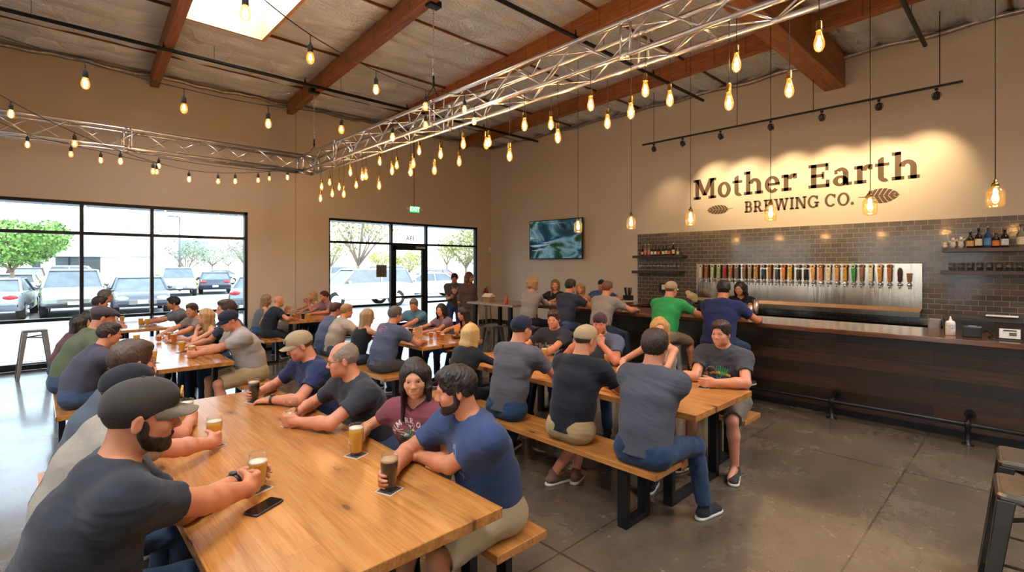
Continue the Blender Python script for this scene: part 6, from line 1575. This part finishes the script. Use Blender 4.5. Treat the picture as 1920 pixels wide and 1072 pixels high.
MB().box(-.12, .16, -.36, .30, -.17, .13).build('terminal_body', M['black_plastic'], root, bevel=.01); mb = MB(); mb.prism([(-.12, .13), (.10, .13), (.10, .165), (-.02, .16)], 'y', -.34, .28); mb.build('terminal_top', M['black_plastic'], root)
MB().box(-.05, .08, -.30, -.05, .166, .176).build('paper', M['white_paint'], root); MB().rbox(-.05, .03, .32, .44, -.17, .10, .02).build('scanner', mk('grey plastic', '8a8684', .5), root)
p = at_z(1892, 640, 1.07); root = thing('sign_holder', 'clear stand holding a small white card on the bar edge', 'sign', (p.x + .08, p.y, ZB), R(0))
MB().box(-.07, .08, -.13, .13, 0, .008).build('tray', mk('dark steel tray', '2a2622', .35, .5), root); mb = MB(); mb.prism([(.0, .008), (.006, .008), (.036, .17), (.030, .17)], 'y', -.10, .10); mb.build('holder', mk('smoked acrylic', '1a1816', .15), root)
mb = MB(); mb.prism([(-.004, .02), (-.001, .02), (.017, .11), (.014, .11)], 'y', -.075, .07); mb.build('card', M['white_paint'], root)
mb = MB()
for z in (.05, .065, .09): k = z * .2; mb.box(-.0135 + k, -.0055 + k, -.05, .0 if z < .08 else .04, z, z + .009)
mb.build('card_print', mk('print ink', '202020', .6), root)
for px, py, kind, lb, h in [(1417, 588, 'steel', 'tall steel shaker tin on the bar beside the man in navy', .21), (1407, 590, 'steel', 'shorter steel shaker tin on the bar beside the tall one', .15)]:
    p = at_z(px, py, 1.07); root = thing('shaker_tin', lb, 'shaker', (p.x, p.y, ZB)); MB().lathe([(.032, 0), (.034, .01), (.042, h), (.039, h), (.03, .012)], 20).build('tin', M['brushed_steel'], root)
for px, py, lb in [(1302, 588, 'short cup with straws on the bar near the green tee'), (1285, 586, 'short glass of water between green tee and navy man')]:
    p = at_z(px, py, 1.07); root = thing('cup', lb, 'cup', (p.x, p.y, ZB)); MB().lathe([(.03, 0), (.04, .10), (.037, .10), (.028, .006)], 18).build('cup_wall', M['thin_glass'], root); MB().lathe([(.001, .006), (.028, .006), (.034, .07), (.001, .07)], 16, caps=False).build('drink', mk('pink lemonade', 'd88a70', .2), root)
    mb = MB(); mb.tube([(0, 0, .02), (.03, .01, .15)], .003, 5); mb.build('straw', M['rubber'], root)
p = at_z(1170, 562, 1.07); root = thing('straw_caddy', 'black caddy of straws and menus at the bar corner', 'caddy', (p.x, p.y - .1, ZB)); MB().box(-.06, .06, -.09, .09, 0, .10).build('box', M['black_plastic'], root, bevel=.004)
mb = MB()
for k in range(14): a = k * 2.4; mb.tube([(.03 * math.cos(a), .05 * math.sin(a), .05), (.05 * math.cos(a), .09 * math.sin(a), .26)], .008 if k % 3 == 0 else .004, 5)
mb.build('straws', M['rubber'], root)
p = at_z(963, 568, 1.07); root = thing('birdhouse_box', 'small house shaped wooden box on the high table', 'box', (6.3, 7.3, 1.076), R(20)); MB().box(-.10, .10, -.08, .08, 0, .10).build('box_body', mk('brown cardboard', '8a6a44', .8, vary=.3, scale=20), root); mb = MB(); mb.prism([(-.12, .10), (0, .17), (.12, .10)], 'y', -.09, .09); mb.build('roof', mk('white roof card', 'd8d0c4', .8), root)
o = MB().lathe([(.03, 0), (.035, .01), (.035, .10), (.015, .13), (.012, .17)], 14).build('ketchup_bottle', mk('red sauce bottle', 'a83018', .3)); o.location = (6.12, 6.6, 1.076); tag(o, 'red sauce bottle on the near corner of the high table', 'bottle')
# espresso / soda gun on the back wall, towels
root = thing('wall_dispenser', 'small black soda valve unit on the tiles under the short shelves', 'dispenser', (XW - .08, 5.75, 1.18)); MB().box(-.05, .065, -.12, .12, 0, .20).build('unit', M['black_plastic'], root, bevel=.004); MB().box(-.058, -.05, -.05, .05, .06, .17).build('keypad', M['white_paint'], root)
root = thing('straw_jar', 'cream towels hung in a black holder on the back counter', 'towel', (9.9, 4.95, .9)); 
MB().lathe([(.05, 0), (.06, .02), (.06, .14), (.05, .15)], 16).build('holder', M['black_plastic'], root); S_ = Solid(); S_.ell((0, 0, .24), (.09, .11, .08), k=.02); S_.ell((0, .08, .30), (.06, .06, .06), k=.03); S_.ell((0, -.07, .18), (.06, .06, .08), k=.03); S_.noise(folds(8, .01)); me = S_.mesh('towels', .01); me.materials.append(cloth_mat('e0c8a0')); mesh_obj('towel', me, root)
root = thing('wall_switch', 'black outlet box low on the tiles above the terminal', 'outlet', (XW - .012, -.05, 1.28)); MB().box(-.04, 0, -.10, .10, -.09, .09).build('box', M['black_plastic'], root, bevel=.004); MB().box(-.05, -.04, -.02, .02, .0, .12).build('plug', M['black_plastic'], root)
# fitted seat shifts and statures
ADJ.update({0: (0, 1.075), 1: (0.218, 0.976), 2: (0.178, 1.026), 3: (-0.042, 0.958), 4: (-0.181, 0.963), 5: (-0.179, 0.95), 6: (-0.032, 0.949), 7: (-0.013, 0.888), 8: (0.223, 1.076), 9: (0.303, 0.871), 10: (0.582, 0.86), 11: (0.387, 0.959), 12: (0.7, 1.037), 13: (-0.109, 0.973), 14: (-0.039, 1.048), 15: (-0.149, 0.898), 16: (0.284, 0.86), 17: (-0.305, 0.92), 18: (0.346, 0.912), 19: (0.377, 0.86), 20: (0.185, 0.86), 21: (0.073, 0.86), 22: (0.022, 0.909), 23: (0.069, 0.869), 24: (0.199, 0.86), 25: (-0.077, 0.86), 26: (-0.05, 0.86), 27: (-0.06, 0.86), 28: (-0.041, 0.86), 29: (-0.151, 0.997), 30: (-0.028, 0.977), 31: (0.039, 1.003), 32: (0.032, 0.883), 33: (-0.065, 0.934), 34: (-0.031, 0.963), 35: (-0.005, 0.945), 36: (-0.04, 0.892), 37: (0.088, 0.93), 38: (0.043, 0.954), 39: (0.118, 0.908), 40: (0.142, 0.916), 41: (0.049, 0.989), 42: (0.019, 0.918), 43: (0.15, 0.86), 44: (0.025, 0.874), 45: (0.047, 0.915), 46: (0.009, 0.967), 47: (0.162, 0.923)})
# ================================================================= the guests
def gh(key, dz=.055): p = GP[key]; return (p.x, p.y, .75 + dz)
SK = ('c98c6c', 'd09a7c', 'b97c5c', 'd6a484', 'c48868')
FAR = dict(eyes=False)
N_, M_, F_ = .0038, .0058, .0085
# nearest table, seats facing the window-less side (+X)
person('bearded man in an olive cap and dark tee holding a lager', (.05, 2.20), -2, lean=15, slump=2, s=1.0, head=(-5, -8, 0), hands={'R': ('grip', gh('capA', .045), .037, 6), 'L': ('grip', gh('capA', .05), .037, 10)}, top=('tee', '1a1c22'), cap=('baseball', '2b2622', '6c6353', 'b9904e'), beard='24170f', hair=('short', '2a1c14'), skin='c58663', build=1.16, res=N_, watch='L', bottom=('jeans', '24384e'))
person('man in a black cap with round badge and stone grey tee', (.08, 2.78), 2, lean=19, s=1.02, head=(10, -4, 0), hands={'R': ('grip', gh('capB', .045), .037, 6), 'L': ('rest', (.62, 3.32, .78), 20)}, top=('tee', '8d8378'), cap=('baseball', '14151a', '14151a', 'b0705a'), hair=('short', '5a3a24'), skin='d0937a', build=1.08, res=N_)
person('short haired man in spectacles hidden behind the black cap', (.14, 3.42), 4, lean=20, s=1.04, head=(14, -4, 0), hands={'R': ('grip', gh('specC', .045), .037, 6), 'L': ('rest', (.65, 3.95, .78), 20)}, top=('tee', '3a4048'), hair=('short', '3a2618'), glasses=True, skin='d0937a', res=.005)
# nearest table, facing -X
person('bearded man in a navy tee and khaki shorts holding a stout', (1.70, 1.98), 172, lean=17, head=(-28, -10, 0), turn=4, hands={'R': ('grip', gh('navyD', .05), .037, 4), 'L': ('rest', (1.40, 2.30, .78), -40)}, top=('tee', '2b3858'), hair=('crop', '1c130e'), beard='24160e', skin='c58765', build=1.12, res=N_, bottom=('shorts', 'a39072'), spread=.16)
person('woman with long dark hair in a maroon tee facing the viewer', (1.68, 2.72), 205, lean=10, fem=True, head=(26, -4, 4), hands={'R': ('grip', gh('womE', .06), .037, 2), 'L': ('lap',)}, top=('tee', '64313a'), hair=('long', '1e1310'), skin='d29a78', res=N_, s=.98, bottom=('jeans', '1c2028'))
person('balding man with spectacles in a black tee cupping his beer', (1.70, 3.38), 184, lean=20, head=(-26, -8, 0), hands={'R': ('grip', gh('baldF', .055), .037, 8), 'L': ('grip', gh('baldF', .045), .037, 8)}, top=('tee', '26272c'), hair=('receding', '8c7c6c'), glasses='3a3230', skin='cf9070', build=1.08, res=N_)
person('man in a tan cap and navy tee looking down at his stout', (1.70, 4.06), 186, lean=16, head=(-16, -20, 0), hands={'R': ('grip', gh('capG', .05), .037, 6), 'L': ('rest', (1.20, 4.00, .78), 20)}, top=('tee', '1c2340'), hair=('short', '6a4a30'), cap=('baseball', 'a08e70', 'a08e70', '6a6a50'), skin='cd8f72', build=1.05, res=N_, watch='L')
# window table
person('large man in a dark grey tee resting his fist on his mouth', (.24, 6.30), 0, lean=24, head=(2, -6, 0), hands={'R': ('chin',), 'L': ('rest', (.75, 6.5, .78))}, top=('tee', '3c3a44'), hair=('crop', '2a1c14'), skin='cb8a6a', build=1.15, res=M_)
person('person in an olive tee and dark flat cap leaning forward', (.18, 6.95), 2, lean=26, head=(0, -14, 0), hands={'R': ('rest', (.78, 6.9, .78)), 'L': ('rest', (.78, 7.2, .78))}, top=('tee', '4e5540'), hair=('short', '2a1c14'), cap=('flat', '3c3438'), res=M_)
person('woman with long dark hair in a brown top at the window table', (.16, 7.75), 4, lean=20, fem=True, hands={'R': ('rest', (.78, 7.5, .78)), 'L': ('rest', (.78, 7.8, .78))}, top=('long', '5a3c3c'), hair=('long', '241712'), res=M_)
person('dark haired woman beside the one in brown, facing the table', (.26, 8.2), 0, lean=22, fem=True, hands={'R': ('rest', (.78, 8.1, .78)), 'L': ('rest', (.78, 8.4, .78))}, top=('tee', '4a3a48'), hair=('long', '2c1a12'), res=M_)
person('dark haired man in a pale green tee, hand at his chin', (.48, 10.25), 0, lean=20, head=(-4, -4, 0), hands={'R': ('chin',), 'L': ('rest', (1.0, 10.5, .78))}, top=('tee', '8fa08a'), hair=('crop', '2e2018'), skin='c98a6c', res=M_, eyes=False)
person('grey haired man half hidden behind the pale green tee', (.64, 11.05), 0, lean=18, hands={'R': ('rest', (1.02, 10.9, .78)), 'L': ('rest', (1.02, 11.1, .78))}, top=('tee', '70787c'), hair=('short', '6a625c'), res=F_, eyes=False)
person('man in a navy cap, grey tee and khaki shorts at the window table', (1.80, 6.42), 184, lean=20, head=(6, -24, 0), hands={'R': ('grip', (at_z(360, 670, .75).x, at_z(360, 670, .75).y, .80), .035, 8), 'L': ('grip', (at_z(360, 670, .75).x, at_z(360, 670, .75).y, .79), .035, 8)}, top=('tee', 'a39a94'), hair=('buzz', '5a4030'), cap=('baseball', '1e2030', '1e2030'), skin='cb8c6c', build=1.15, res=M_, bottom=('shorts', 'a38f6c'))
person('man in a navy tee behind the navy cap', (1.93, 7.15), 182, lean=18, hands={'R': ('rest', (1.3, 7.3, .78)), 'L': ('rest', (1.3, 7.0, .78))}, top=('tee', '2c3446'), hair=('short', '3a261a'), skin='cb8c6c', res=M_)
person('blond woman in a black tank top lifting a hand to her chin', (1.78, 7.85), 178, lean=16, fem=True, head=(0, -4, 0), hands={'L': ('chin',), 'R': ('rest', (1.25, 8.0, .78))}, top=('tank', '1c1c20'), hair=('long', 'b08a5c'), skin='d39c7c', res=M_)
person('smiling man in a taupe shirt facing the blond woman', (1.80, 8.55), 196, lean=14, head=(24, -6, 0), hands={'R': ('rest', (1.2, 8.6, .78)), 'L': ('rest', (1.2, 8.3, .78))}, top=('tee', '7a6a64'), hair=('short', '3a281c'), skin='c98a6a', res=M_)
person('dark haired man in a grey tee at the short window table', (1.90, 10.6), 178, lean=22, head=(-4, -4, 0), hands={'R': ('rest', (1.25, 10.9, .78)), 'L': ('rest', (1.25, 10.6, .78))}, top=('tee', '5c5c5e'), hair=('crop', '1e1612'), skin='b97c5c', res=M_)
# wall table
person('woman with long light brown hair in a grey tank top', (3.02, 9.95), 2, lean=14, fem=True, head=(-14, -6, 0), hands={'R': ('lap',), 'L': ('rest', (3.5, 10.2, .78))}, top=('tank', '62666a'), hair=('long', '8a6a48'), skin='d8a486', res=.007, eyes=False, bottom=('jeans', '2c4a6c'))
person('bald man in a black tee at the table by the plain wall', (3.04, 9.42), 2, lean=20, head=(-4, -4, 0), hands={'R': ('rest', (3.5, 9.6, .78)), 'L': ('hold', (3.42, 9.8, .96), .03)}, top=('tee', '1c222c'), hair=('bald', ''), skin='cf9070', build=1.1, res=.007, eyes=False, bottom=('jeans', '20242c'))
person('blond woman in white beside the storefront glass', (4.58, 11.15), 190, lean=8, fem=True, head=(0, 0, 0), hands={'R': ('rest', (4.0, 11.2, .78)), 'L': ('rest', (4.0, 10.9, .78))}, top=('tank', 'e0d8d0'), hair=('long', 'c09a68'), skin='d8a486', res=.007)
person('man in a dusty pink shirt raising a dark drink', (4.58, 10.55), 186, lean=10, head=(0, -4, 0), hands={'R': ('hold', (4.12, 10.75, 1.02), .03), 'L': ('rest', (4.1, 10.4, .78))}, top=('tee', '8a6a68'), hair=('crop', '4a2e1e'), skin='cc8c6c', res=.007)
# door-side table
person('stocky man in a slate tee with faded pink back print', (3.12, 5.66), 4, lean=18, head=(2, -6, 0), hands={'R': ('rest', (3.72, 5.62, .78)), 'L': ('rest', (3.75, 5.95, .78))}, top=('tee', '4a5064'), hair=('short', '5a544e'), skin='c98a6c', build=1.18, res=M_, bottom=('jeans', '3c3a3c'))
person('woman with long dark blond hair in a black camisole', (3.12, 6.28), 6, lean=14, fem=True, head=(-24, -8, 0), hands={'R': ('rest', (3.65, 6.3, .78)), 'L': ('rest', (3.65, 6.6, .78))}, top=('tank', '191a20'), hair=('long', 'a5845e'), skin='d39c7c', res=M_)
person('sandy haired man in a beige tee at the door-side table', (3.12, 6.92), 2, lean=20, head=(-8, -6, 0), hands={'R': ('rest', (3.65, 6.9, .78)), 'L': ('rest', (3.65, 7.2, .78))}, top=('tee', 'a8998a'), hair=('short', 'a07850'), skin='d39474', build=1.06, res=M_)
person('dark haired man in a blue grey tee beside the beige tee', (3.10, 7.50), 2, lean=20, hands={'R': ('rest', (3.65, 7.5, .78)), 'L': ('rest', (3.65, 7.8, .78))}, top=('tee', '4c5468'), hair=('short', '3c2418'), skin='cc8a6c', build=1.1, res=M_)
person('young woman with dark hair in a rust tank top eating', (4.78, 5.95), 182, lean=18, fem=True, head=(-4, -16, 0), hands={'R': ('rest', (4.3, 6.1, .78)), 'L': ('rest', (4.3, 5.75, .78))}, top=('tank', '8a4434'), hair=('long', '261510'), skin='cc9070', res=M_)
person('woman with shoulder length black hair in a mauve tee', (4.80, 6.62), 186, lean=16, fem=True, head=(14, -4, 0), hands={'R': ('rest', (4.2, 6.7, .78)), 'L': ('rest', (4.2, 6.4, .78))}, top=('tee', '77606a'), hair=('bob', '1c1210'), skin='cc9070', res=M_)
person('grey haired man in a teal tee looking down at his drink', (4.80, 7.45), 200, lean=16, head=(22, -18, 0), hands={'R': ('rest', (4.2, 7.5, .78)), 'L': ('rest', (4.2, 7.1, .78))}, top=('tee', '4c7284'), hair=('short', '6c645c'), skin='cc8c70', build=1.12, res=M_)
# bar-side table, backs to the viewer
person('man in a charcoal tee and blue jeans at the bench end', (2.98, 1.98), 4, lean=12, head=(6, -6, 0), hands={'R': ('rest', (3.55, 2.08, .78), -20), 'L': ('rest', (3.58, 2.25, .78), 10)}, top=('tee', '42434c'), hair=('thick', '2a1c14'), skin='c98a6c', build=1.12, res=.0045, bottom=('jeans', '1e3048', '1c1a1c', 'cfcac4'), feet={'R': (3.42, 1.62, .085), 'L': (3.5, 2.1, .085)})
person('man in a black tee, tan cap and khaki shorts', (2.98, 2.50), 4, lean=14, head=(-8, -10, 0), hands={'R': ('rest', (3.55, 2.50, .78), 0), 'L': ('rest', (3.62, 2.75, .78), 30)}, top=('tee', '15171e'), hair=('short', '4a3424'), cap=('baseball', 'b09c7a', 'b09c7a'), skin='c98a6c', build=1.12, res=.0045, bottom=('shorts', 'ac946c', '5a4034', 'd0c8bc'), feet={'R': (3.05, 2.72, .085), 'L': (3.22, 2.62, .085)})
person('man in a grey tee and navy cap on the three-man bench', (3.00, 3.18), 4, lean=14, head=(-6, -6, 0), hands={'R': ('rest', (3.58, 3.2, .78), 0), 'L': ('rest', (3.62, 3.45, .78), 30)}, top=('tee', '4b4a50'), hair=('short', '3a281c'), cap=('baseball', '1a1e30', '1a1e30'), skin='cc8e70', build=1.08, res=.005, bottom=('jeans', '1e3450', '2c2a28', 'cfcac4'), feet={'R': (3.02, 3.55, .085), 'L': (3.3, 3.5, .085)})
person('woman with blond bob in a black long sleeved top', (3.02, 3.92), 6, lean=16, fem=True, head=(-14, -6, 0), hands={'R': ('rest', (3.6, 3.8, .78)), 'L': ('rest', (3.6, 4.15, .78))}, top=('long', '191a1f'), hair=('bob', 'c9a468'), skin='d8a486', res=.005, bottom=('jeans', '14161c'))
# bar-side table facing the viewer
person('dark haired man in a charcoal tee with bright logo, hand on beer', (4.60, 2.02), 184, lean=12, head=(-4, -4, 0), hands={'R': ('rest', (4.05, 2.30, .79), 30), 'L': ('grip', (GP[1309].x, GP[1309].y, .80), .036, 8)}, top=('tee', '35353a'), hair=('crop', '2c1d15'), beard=None, skin='cf9376', build=1.18, res=.0045, bottom=('shorts', '5c5348'), spread=.17)
person('smiling woman with long blond hair hidden behind a dark head', (4.60, 2.66), 196, lean=8, fem=True, head=(16, -2, 0), hands={'R': ('rest', (4.12, 2.80, .78)), 'L': ('rest', (4.12, 2.64, .78))}, top=('tank', 'a89c94'), hair=('long', 'b98c54'), skin='d8a284', res=.005, iris='4a5a60')
person('man in a backward cap and slate tee covering his mouth', (4.60, 3.32), 196, lean=18, head=(10, -8, 0), hands={'L': ('chin',), 'R': ('rest', (4.0, 3.5, .78))}, top=('tee', '4e5366'), hair=('short', '2c1d15'), cap=('backward', '3c2a30', '3c2a30'), skin='c08060', res=.005, build=1.1)
person('man with short brown hair in a black tee with white print', (4.60, 4.05), 190, lean=12, head=(16, -6, 0), hands={'R': ('rest', (4.0, 4.2, .78)), 'L': ('rest', (3.95, 3.8, .78))}, top=('tee', '28262a'), hair=('crop', '3c281c'), skin='cf9070', res=.005, build=1.1)
# at the bar
BZ = dict(seat=.74, zt=1.07, kneefwd=.36)
person('man in a bright green tee and tan cap sitting at the bar', (6.10, 3.36), 2, lean=16, head=(-6, -8, 0), hands={'R': ('rest', (6.72, 3.25, 1.10)), 'L': ('rest', (6.72, 3.6, 1.10))}, top=('tee', '2f8a48'), hair=('short', '6a5a4a'), cap=('baseball', 'a08c74', 'c8c0b4'), glasses=True, skin='c98a6c', build=1.15, res=M_, bottom=('shorts', '8a7862'), feet={'R': (6.42, 3.2, .36), 'L': (6.42, 3.55, .36)}, **BZ)
person('broad man in a navy tee sitting at the bar', (6.10, 2.66), 2, lean=14, head=(6, -8, 0), hands={'R': ('rest', (6.72, 2.45, 1.10)), 'L': ('rest', (6.72, 2.9, 1.10))}, top=('tee', '1b2146'), hair=('crop', '1c1412'), skin='b97a58', build=1.2, res=M_, bottom=('jeans', '1e2a44'), feet={'R': (6.42, 2.5, .36), 'L': (6.42, 2.85, .36)}, **BZ)
person('man in a light grey tee leaning on the bar', (6.10, 4.38), 2, lean=16, head=(-4, -6, 0), hands={'R': ('rest', (6.72, 4.25, 1.10)), 'L': ('rest', (6.72, 4.6, 1.10))}, top=('tee', '8d8480'), hair=('short', '6a4630'), skin='c98a6c', build=1.08, res=M_, feet={'R': (6.42, 4.2, .36), 'L': (6.42, 4.5, .36)}, **BZ)
person('man with dark hair in a navy black tee on a bar stool', (6.10, 5.06), 2, lean=12, head=(-10, -4, 0), hands={'R': ('rest', (6.72, 4.95, 1.10)), 'L': ('rest', (6.72, 5.25, 1.10))}, top=('tee', '2a2e3c'), hair=('crop', '261a14'), skin='c08462', build=1.06, res=.007, eyes=False, bottom=('jeans', '3a4e6a'), feet={'R': (6.42, 4.9, .36), 'L': (6.42, 5.2, .36)}, **BZ)
person('woman with curly blond ponytail in a grey long sleeved top', (6.08, 5.95), 10, lean=10, fem=True, head=(-30, 0, 0), hands={'R': ('rest', (6.72, 5.85, 1.10)), 'L': ('rest', (6.6, 6.5, 1.10))}, top=('long', '8c8480'), hair=('ponytail', 'a8845a'), skin='d8a486', res=.007, eyes=False, bottom=('jeans', '1c1c22'), feet={'R': (6.42, 5.8, .36), 'L': (6.42, 6.1, .36)}, **BZ)
person('woman with long brown hair in a black tee facing the room', (7.45, 6.55), 205, lean=8, fem=True, head=(14, -2, 0), hands={'R': ('rest', (6.9, 6.6, 1.10)), 'L': ('rest', (6.85, 6.25, 1.10))}, top=('tee', '1e1e22'), hair=('long', '7a5a3c'), skin='cc9272', res=.007, **{**BZ, 'seat': .72})
person('woman with light hair behind the dark haired man at the bar', (7.75, 6.0), 200, lean=10, fem=True, head=(0, -4, 0), hands={'R': ('rest', (7.3, 6.0, 1.10)), 'L': ('rest', (7.3, 5.7, 1.10))}, top=('tee', 'b0856a'), hair=('long', '9a7a54'), skin='cc9272', res=F_, eyes=False, **{**BZ, 'seat': .70})
person('bearded man in a dark cap and blue shirt at the far bar end', (8.15, 5.95), 215, lean=10, head=(0, -4, 0), hands={'R': ('rest', (7.7, 5.8, 1.10)), 'L': ('rest', (7.9, 5.6, 1.10))}, top=('tee', '34486a'), hair=('short', '201612'), cap=('backward', '1c1c20', '1c1c20'), skin='b07858', res=F_, eyes=False, **{**BZ, 'seat': .72})
person('bartender with dark wavy hair in a black tee with round emblem', (7.95, 3.10), 190, lean=6, stand=True, fem=True, head=(-10, -8, 0), hands={'R': ('down',), 'L': ('rest', (7.40, 2.92, 1.10))}, top=('tee', '121214'), hair=('bob', '1a1210'), skin='b8835f', res=M_, zt=1.07, s=1.0)
# standing by the door
person('young man in a grey tee and blue jeans looking at his hands', (6.98, 9.3), 235, lean=2, stand=True, head=(0, -16, 0), hands={'R': ('phone', (6.75, 9.05, 1.10)), 'L': ('phone', (6.84, 8.98, 1.10))}, top=('tee', '4a4c50'), hair=('crop', '1c1412'), skin='b47a5a', res=.007, eyes=False, s=.96, bottom=('jeans', '2c4a7c'))
person('person with very long brown hair, dark cardigan and sunglasses', (6.80, 8.42), 250, lean=0, stand=True, fem=True, head=(30, -6, 0), hands={'R': ('down',), 'L': ('down',)}, top=('long', '5c4644'), hair=('veil', '5a3a28'), glasses='0c0c0c', skin='b88060', res=.007, eyes=False, s=1.05, bottom=('jeans', '5a5650'))

# ---------------- decals
def shirt_print(i, side, dz, du, name, items, lean_up=True):
    """items: list of (colour, [polygons in metres, x to the viewer's right when looking at the print])"""
    P = PEOPLE[i]; me = P['shirt'].data; n = len(me.vertices); co = np.empty(n * 3, np.float32); me.vertices.foreach_get('co', co)
    bv = BVHTree.FromPolygons(co.reshape(-1, 3).tolist(), [tuple(p.vertices) for p in me.polygons])
    f = nrm(P['fy']) * (1 if side == 'front' else -1); u = nrm(P['sx']) * (-1 if side == 'front' else 1); v = nrm(np.cross(f, u)); v = v if v[2] > 0 else -v
    O = P['P'][2] + v * dz + u * du; mb = MB(); mats = []
    for col, polys in items:
        mats.append(mk('screen print ' + col, col, .75, vary=.25, scale=60)); mi = len(mats) - 1
        for pl in polys:
            pts = []
            for a, b in pl:
                o = O + u * a + v * b + f * .4; h = bv.ray_cast(Vector(o), Vector(-f), 1.0)
                if h[0] is None: break
                pts.append(tuple(np.array(h[0]) + f * .0028))
            else: mb.add(pts, [list(range(len(pts)))], mi, True)
    mb.build(name, mats, P['shirt'].parent, fix=False).parent = P['shirt']
def ring(cx, cy, rx, ry, t_, a0=0, a1=360, n=26):
    G = Glyphs(); G.arc(cx, cy, rx, ry, a0, a1, t_, t_, n); return G.q
def disc(cx, cy, rx, ry, n=18): return [q for k in (1, .75, .5, .25) for q in ring(cx, cy, rx * k, ry * k, min(rx, ry) * .25, n=n)]
def arch(txt, R_, size, cy, spread=1.0):
    out = []; x = 0; W_ = []
    for ch in txt:
        G = Glyphs(); w = letter(G, ch, 0) if ch != ' ' else .4; W_.append((G.q, w)); x += w + .08
    tot = x; x = 0
    for q, w in W_:
        a = PI / 2 - (x + w / 2 - tot / 2) * size / R_
        for pl in q: out.append([(R_ * math.cos(a) + ((px - w / 2) * math.sin(a) + py * math.cos(a)) * size, cy + R_ * math.sin(a) - R_ + ((px - w / 2) * -math.cos(a) + py * math.sin(a)) * size) for px, py in pl])
        x += w + .08
    return out
def scrib(seed, w, h, n, t_=.003):
    rs = np.random.RandomState(seed); o = []
    for k in range(n):
        x, y = rs.uniform(-w, w), rs.uniform(-h, h); a = rs.uniform(0, 6.3); l = rs.uniform(.008, .022)
        for j in range(3):
            x2, y2 = x + l * math.cos(a), y + l * math.sin(a); nx_, ny_ = -math.sin(a) * t_ / 2, math.cos(a) * t_ / 2
            o.append([(x - nx_, y - ny_), (x2 - nx_, y2 - ny_), (x2 + nx_, y2 + ny_), (x + nx_, y + ny_)]); x, y = x2, y2; a += rs.uniform(-.9, .9)
    return o
shirt_print(4, 'front', .03, .0, 'chest_print', [('d8c8c0', arch('NIMTRR OEC', .10, .030, .045)), ('3c4a38', disc(0, -.035, .055, .042)), ('c8ccb8', disc(-.018, -.025, .016, .012) + disc(.02, -.035, .014, .018) + scrib(3, .05, .03, 10)), ('a89490', ring(0, -.03, .075, .06, .004, 190, 350))])
shirt_print(33, 'front', -.01, 0, 'chest_print', [('2f8f62', [[(x * .012 - .03, -.02 + .02 * abs(x - 3) * .2), (x * .012 - .02, -.02), (x * .020 - .045, .075 - abs(x - 2.5) * .008), (x * .020 - .055, .075 - abs(x - 2.5) * .008)] for x in range(7)]), ('8a5a3c', ring(-.075, .02, .045, .038, .010) + scrib(5, .03, .02, 0)), ('e0b43c', [[(-.09 + k * .018, -.005 - .0028 * (k - 5) ** 2 * .3), (-.09 + (k + 1) * .018, -.005 - .0028 * (k - 4) ** 2 * .3), (-.09 + (k + 1) * .018, .016 - .0028 * (k - 4) ** 2 * .3), (-.09 + k * .018, .016 - .0028 * (k - 5) ** 2 * .3)] for k in range(10)]), ('4fa88a', scrib(8, .055, .012, 14, .004) and [[(a, b - .065) for a, b in q] for q in scrib(8, .055, .014, 16, .004)])])
shirt_print(22, 'back', .09, 0, 'back_print', [('a0647c', ring(0, 0, .10, .045, .006, 10, 170) + ring(0, .0, .085, .03, .005, 200, 340) + scrib(11, .075, .022, 26, .004))])
shirt_print(5, 'front', -.02, -.02, 'chest_print', [('6c6a5c', [[(x * .016 + dx, y) for dx, y in ((-.002, -.06), (.002, -.06), (.003, .06), (-.001, .06))] for x in range(-3, 5)] + scrib(21, .06, .06, 30))])
shirt_print(36, 'front', -.03, 0, 'chest_print', [('d0c8c0', scrib(31, .075, .04, 70, .005) + ring(0, -.045, .09, .10, .006, 10, 170))])
shirt_print(3, 'front', .02, .03, 'chest_print', [('6a7a92', ring(0, .02, .045, .075, .006, 20, 320) + ring(.02, .0, .07, .09, .004, 100, 260) + scrib(41, .06, .07, 16, .005)), ('8a6a58', disc(.01, -.02, .025, .03))])
shirt_print(1, 'back', -.13, -.07, 'back_print', [('3a3430', scrib(51, .045, .07, 44, .005) + ring(0, .02, .05, .04, .005, 30, 250))])
shirt_print(45, 'front', .05, .07, 'chest_emblem', [('c8926a', ring(0, 0, .038, .034, .006) + scrib(61, .02, .018, 12, .005) + ring(0, 0, .02, .02, .006, 200, 340))])
shirt_print(46, 'front', .02, 0, 'chest_print', [('c88a70', disc(0, 0, .05, .06)), ('d8d0c8', scrib(71, .06, .07, 20, .006))])
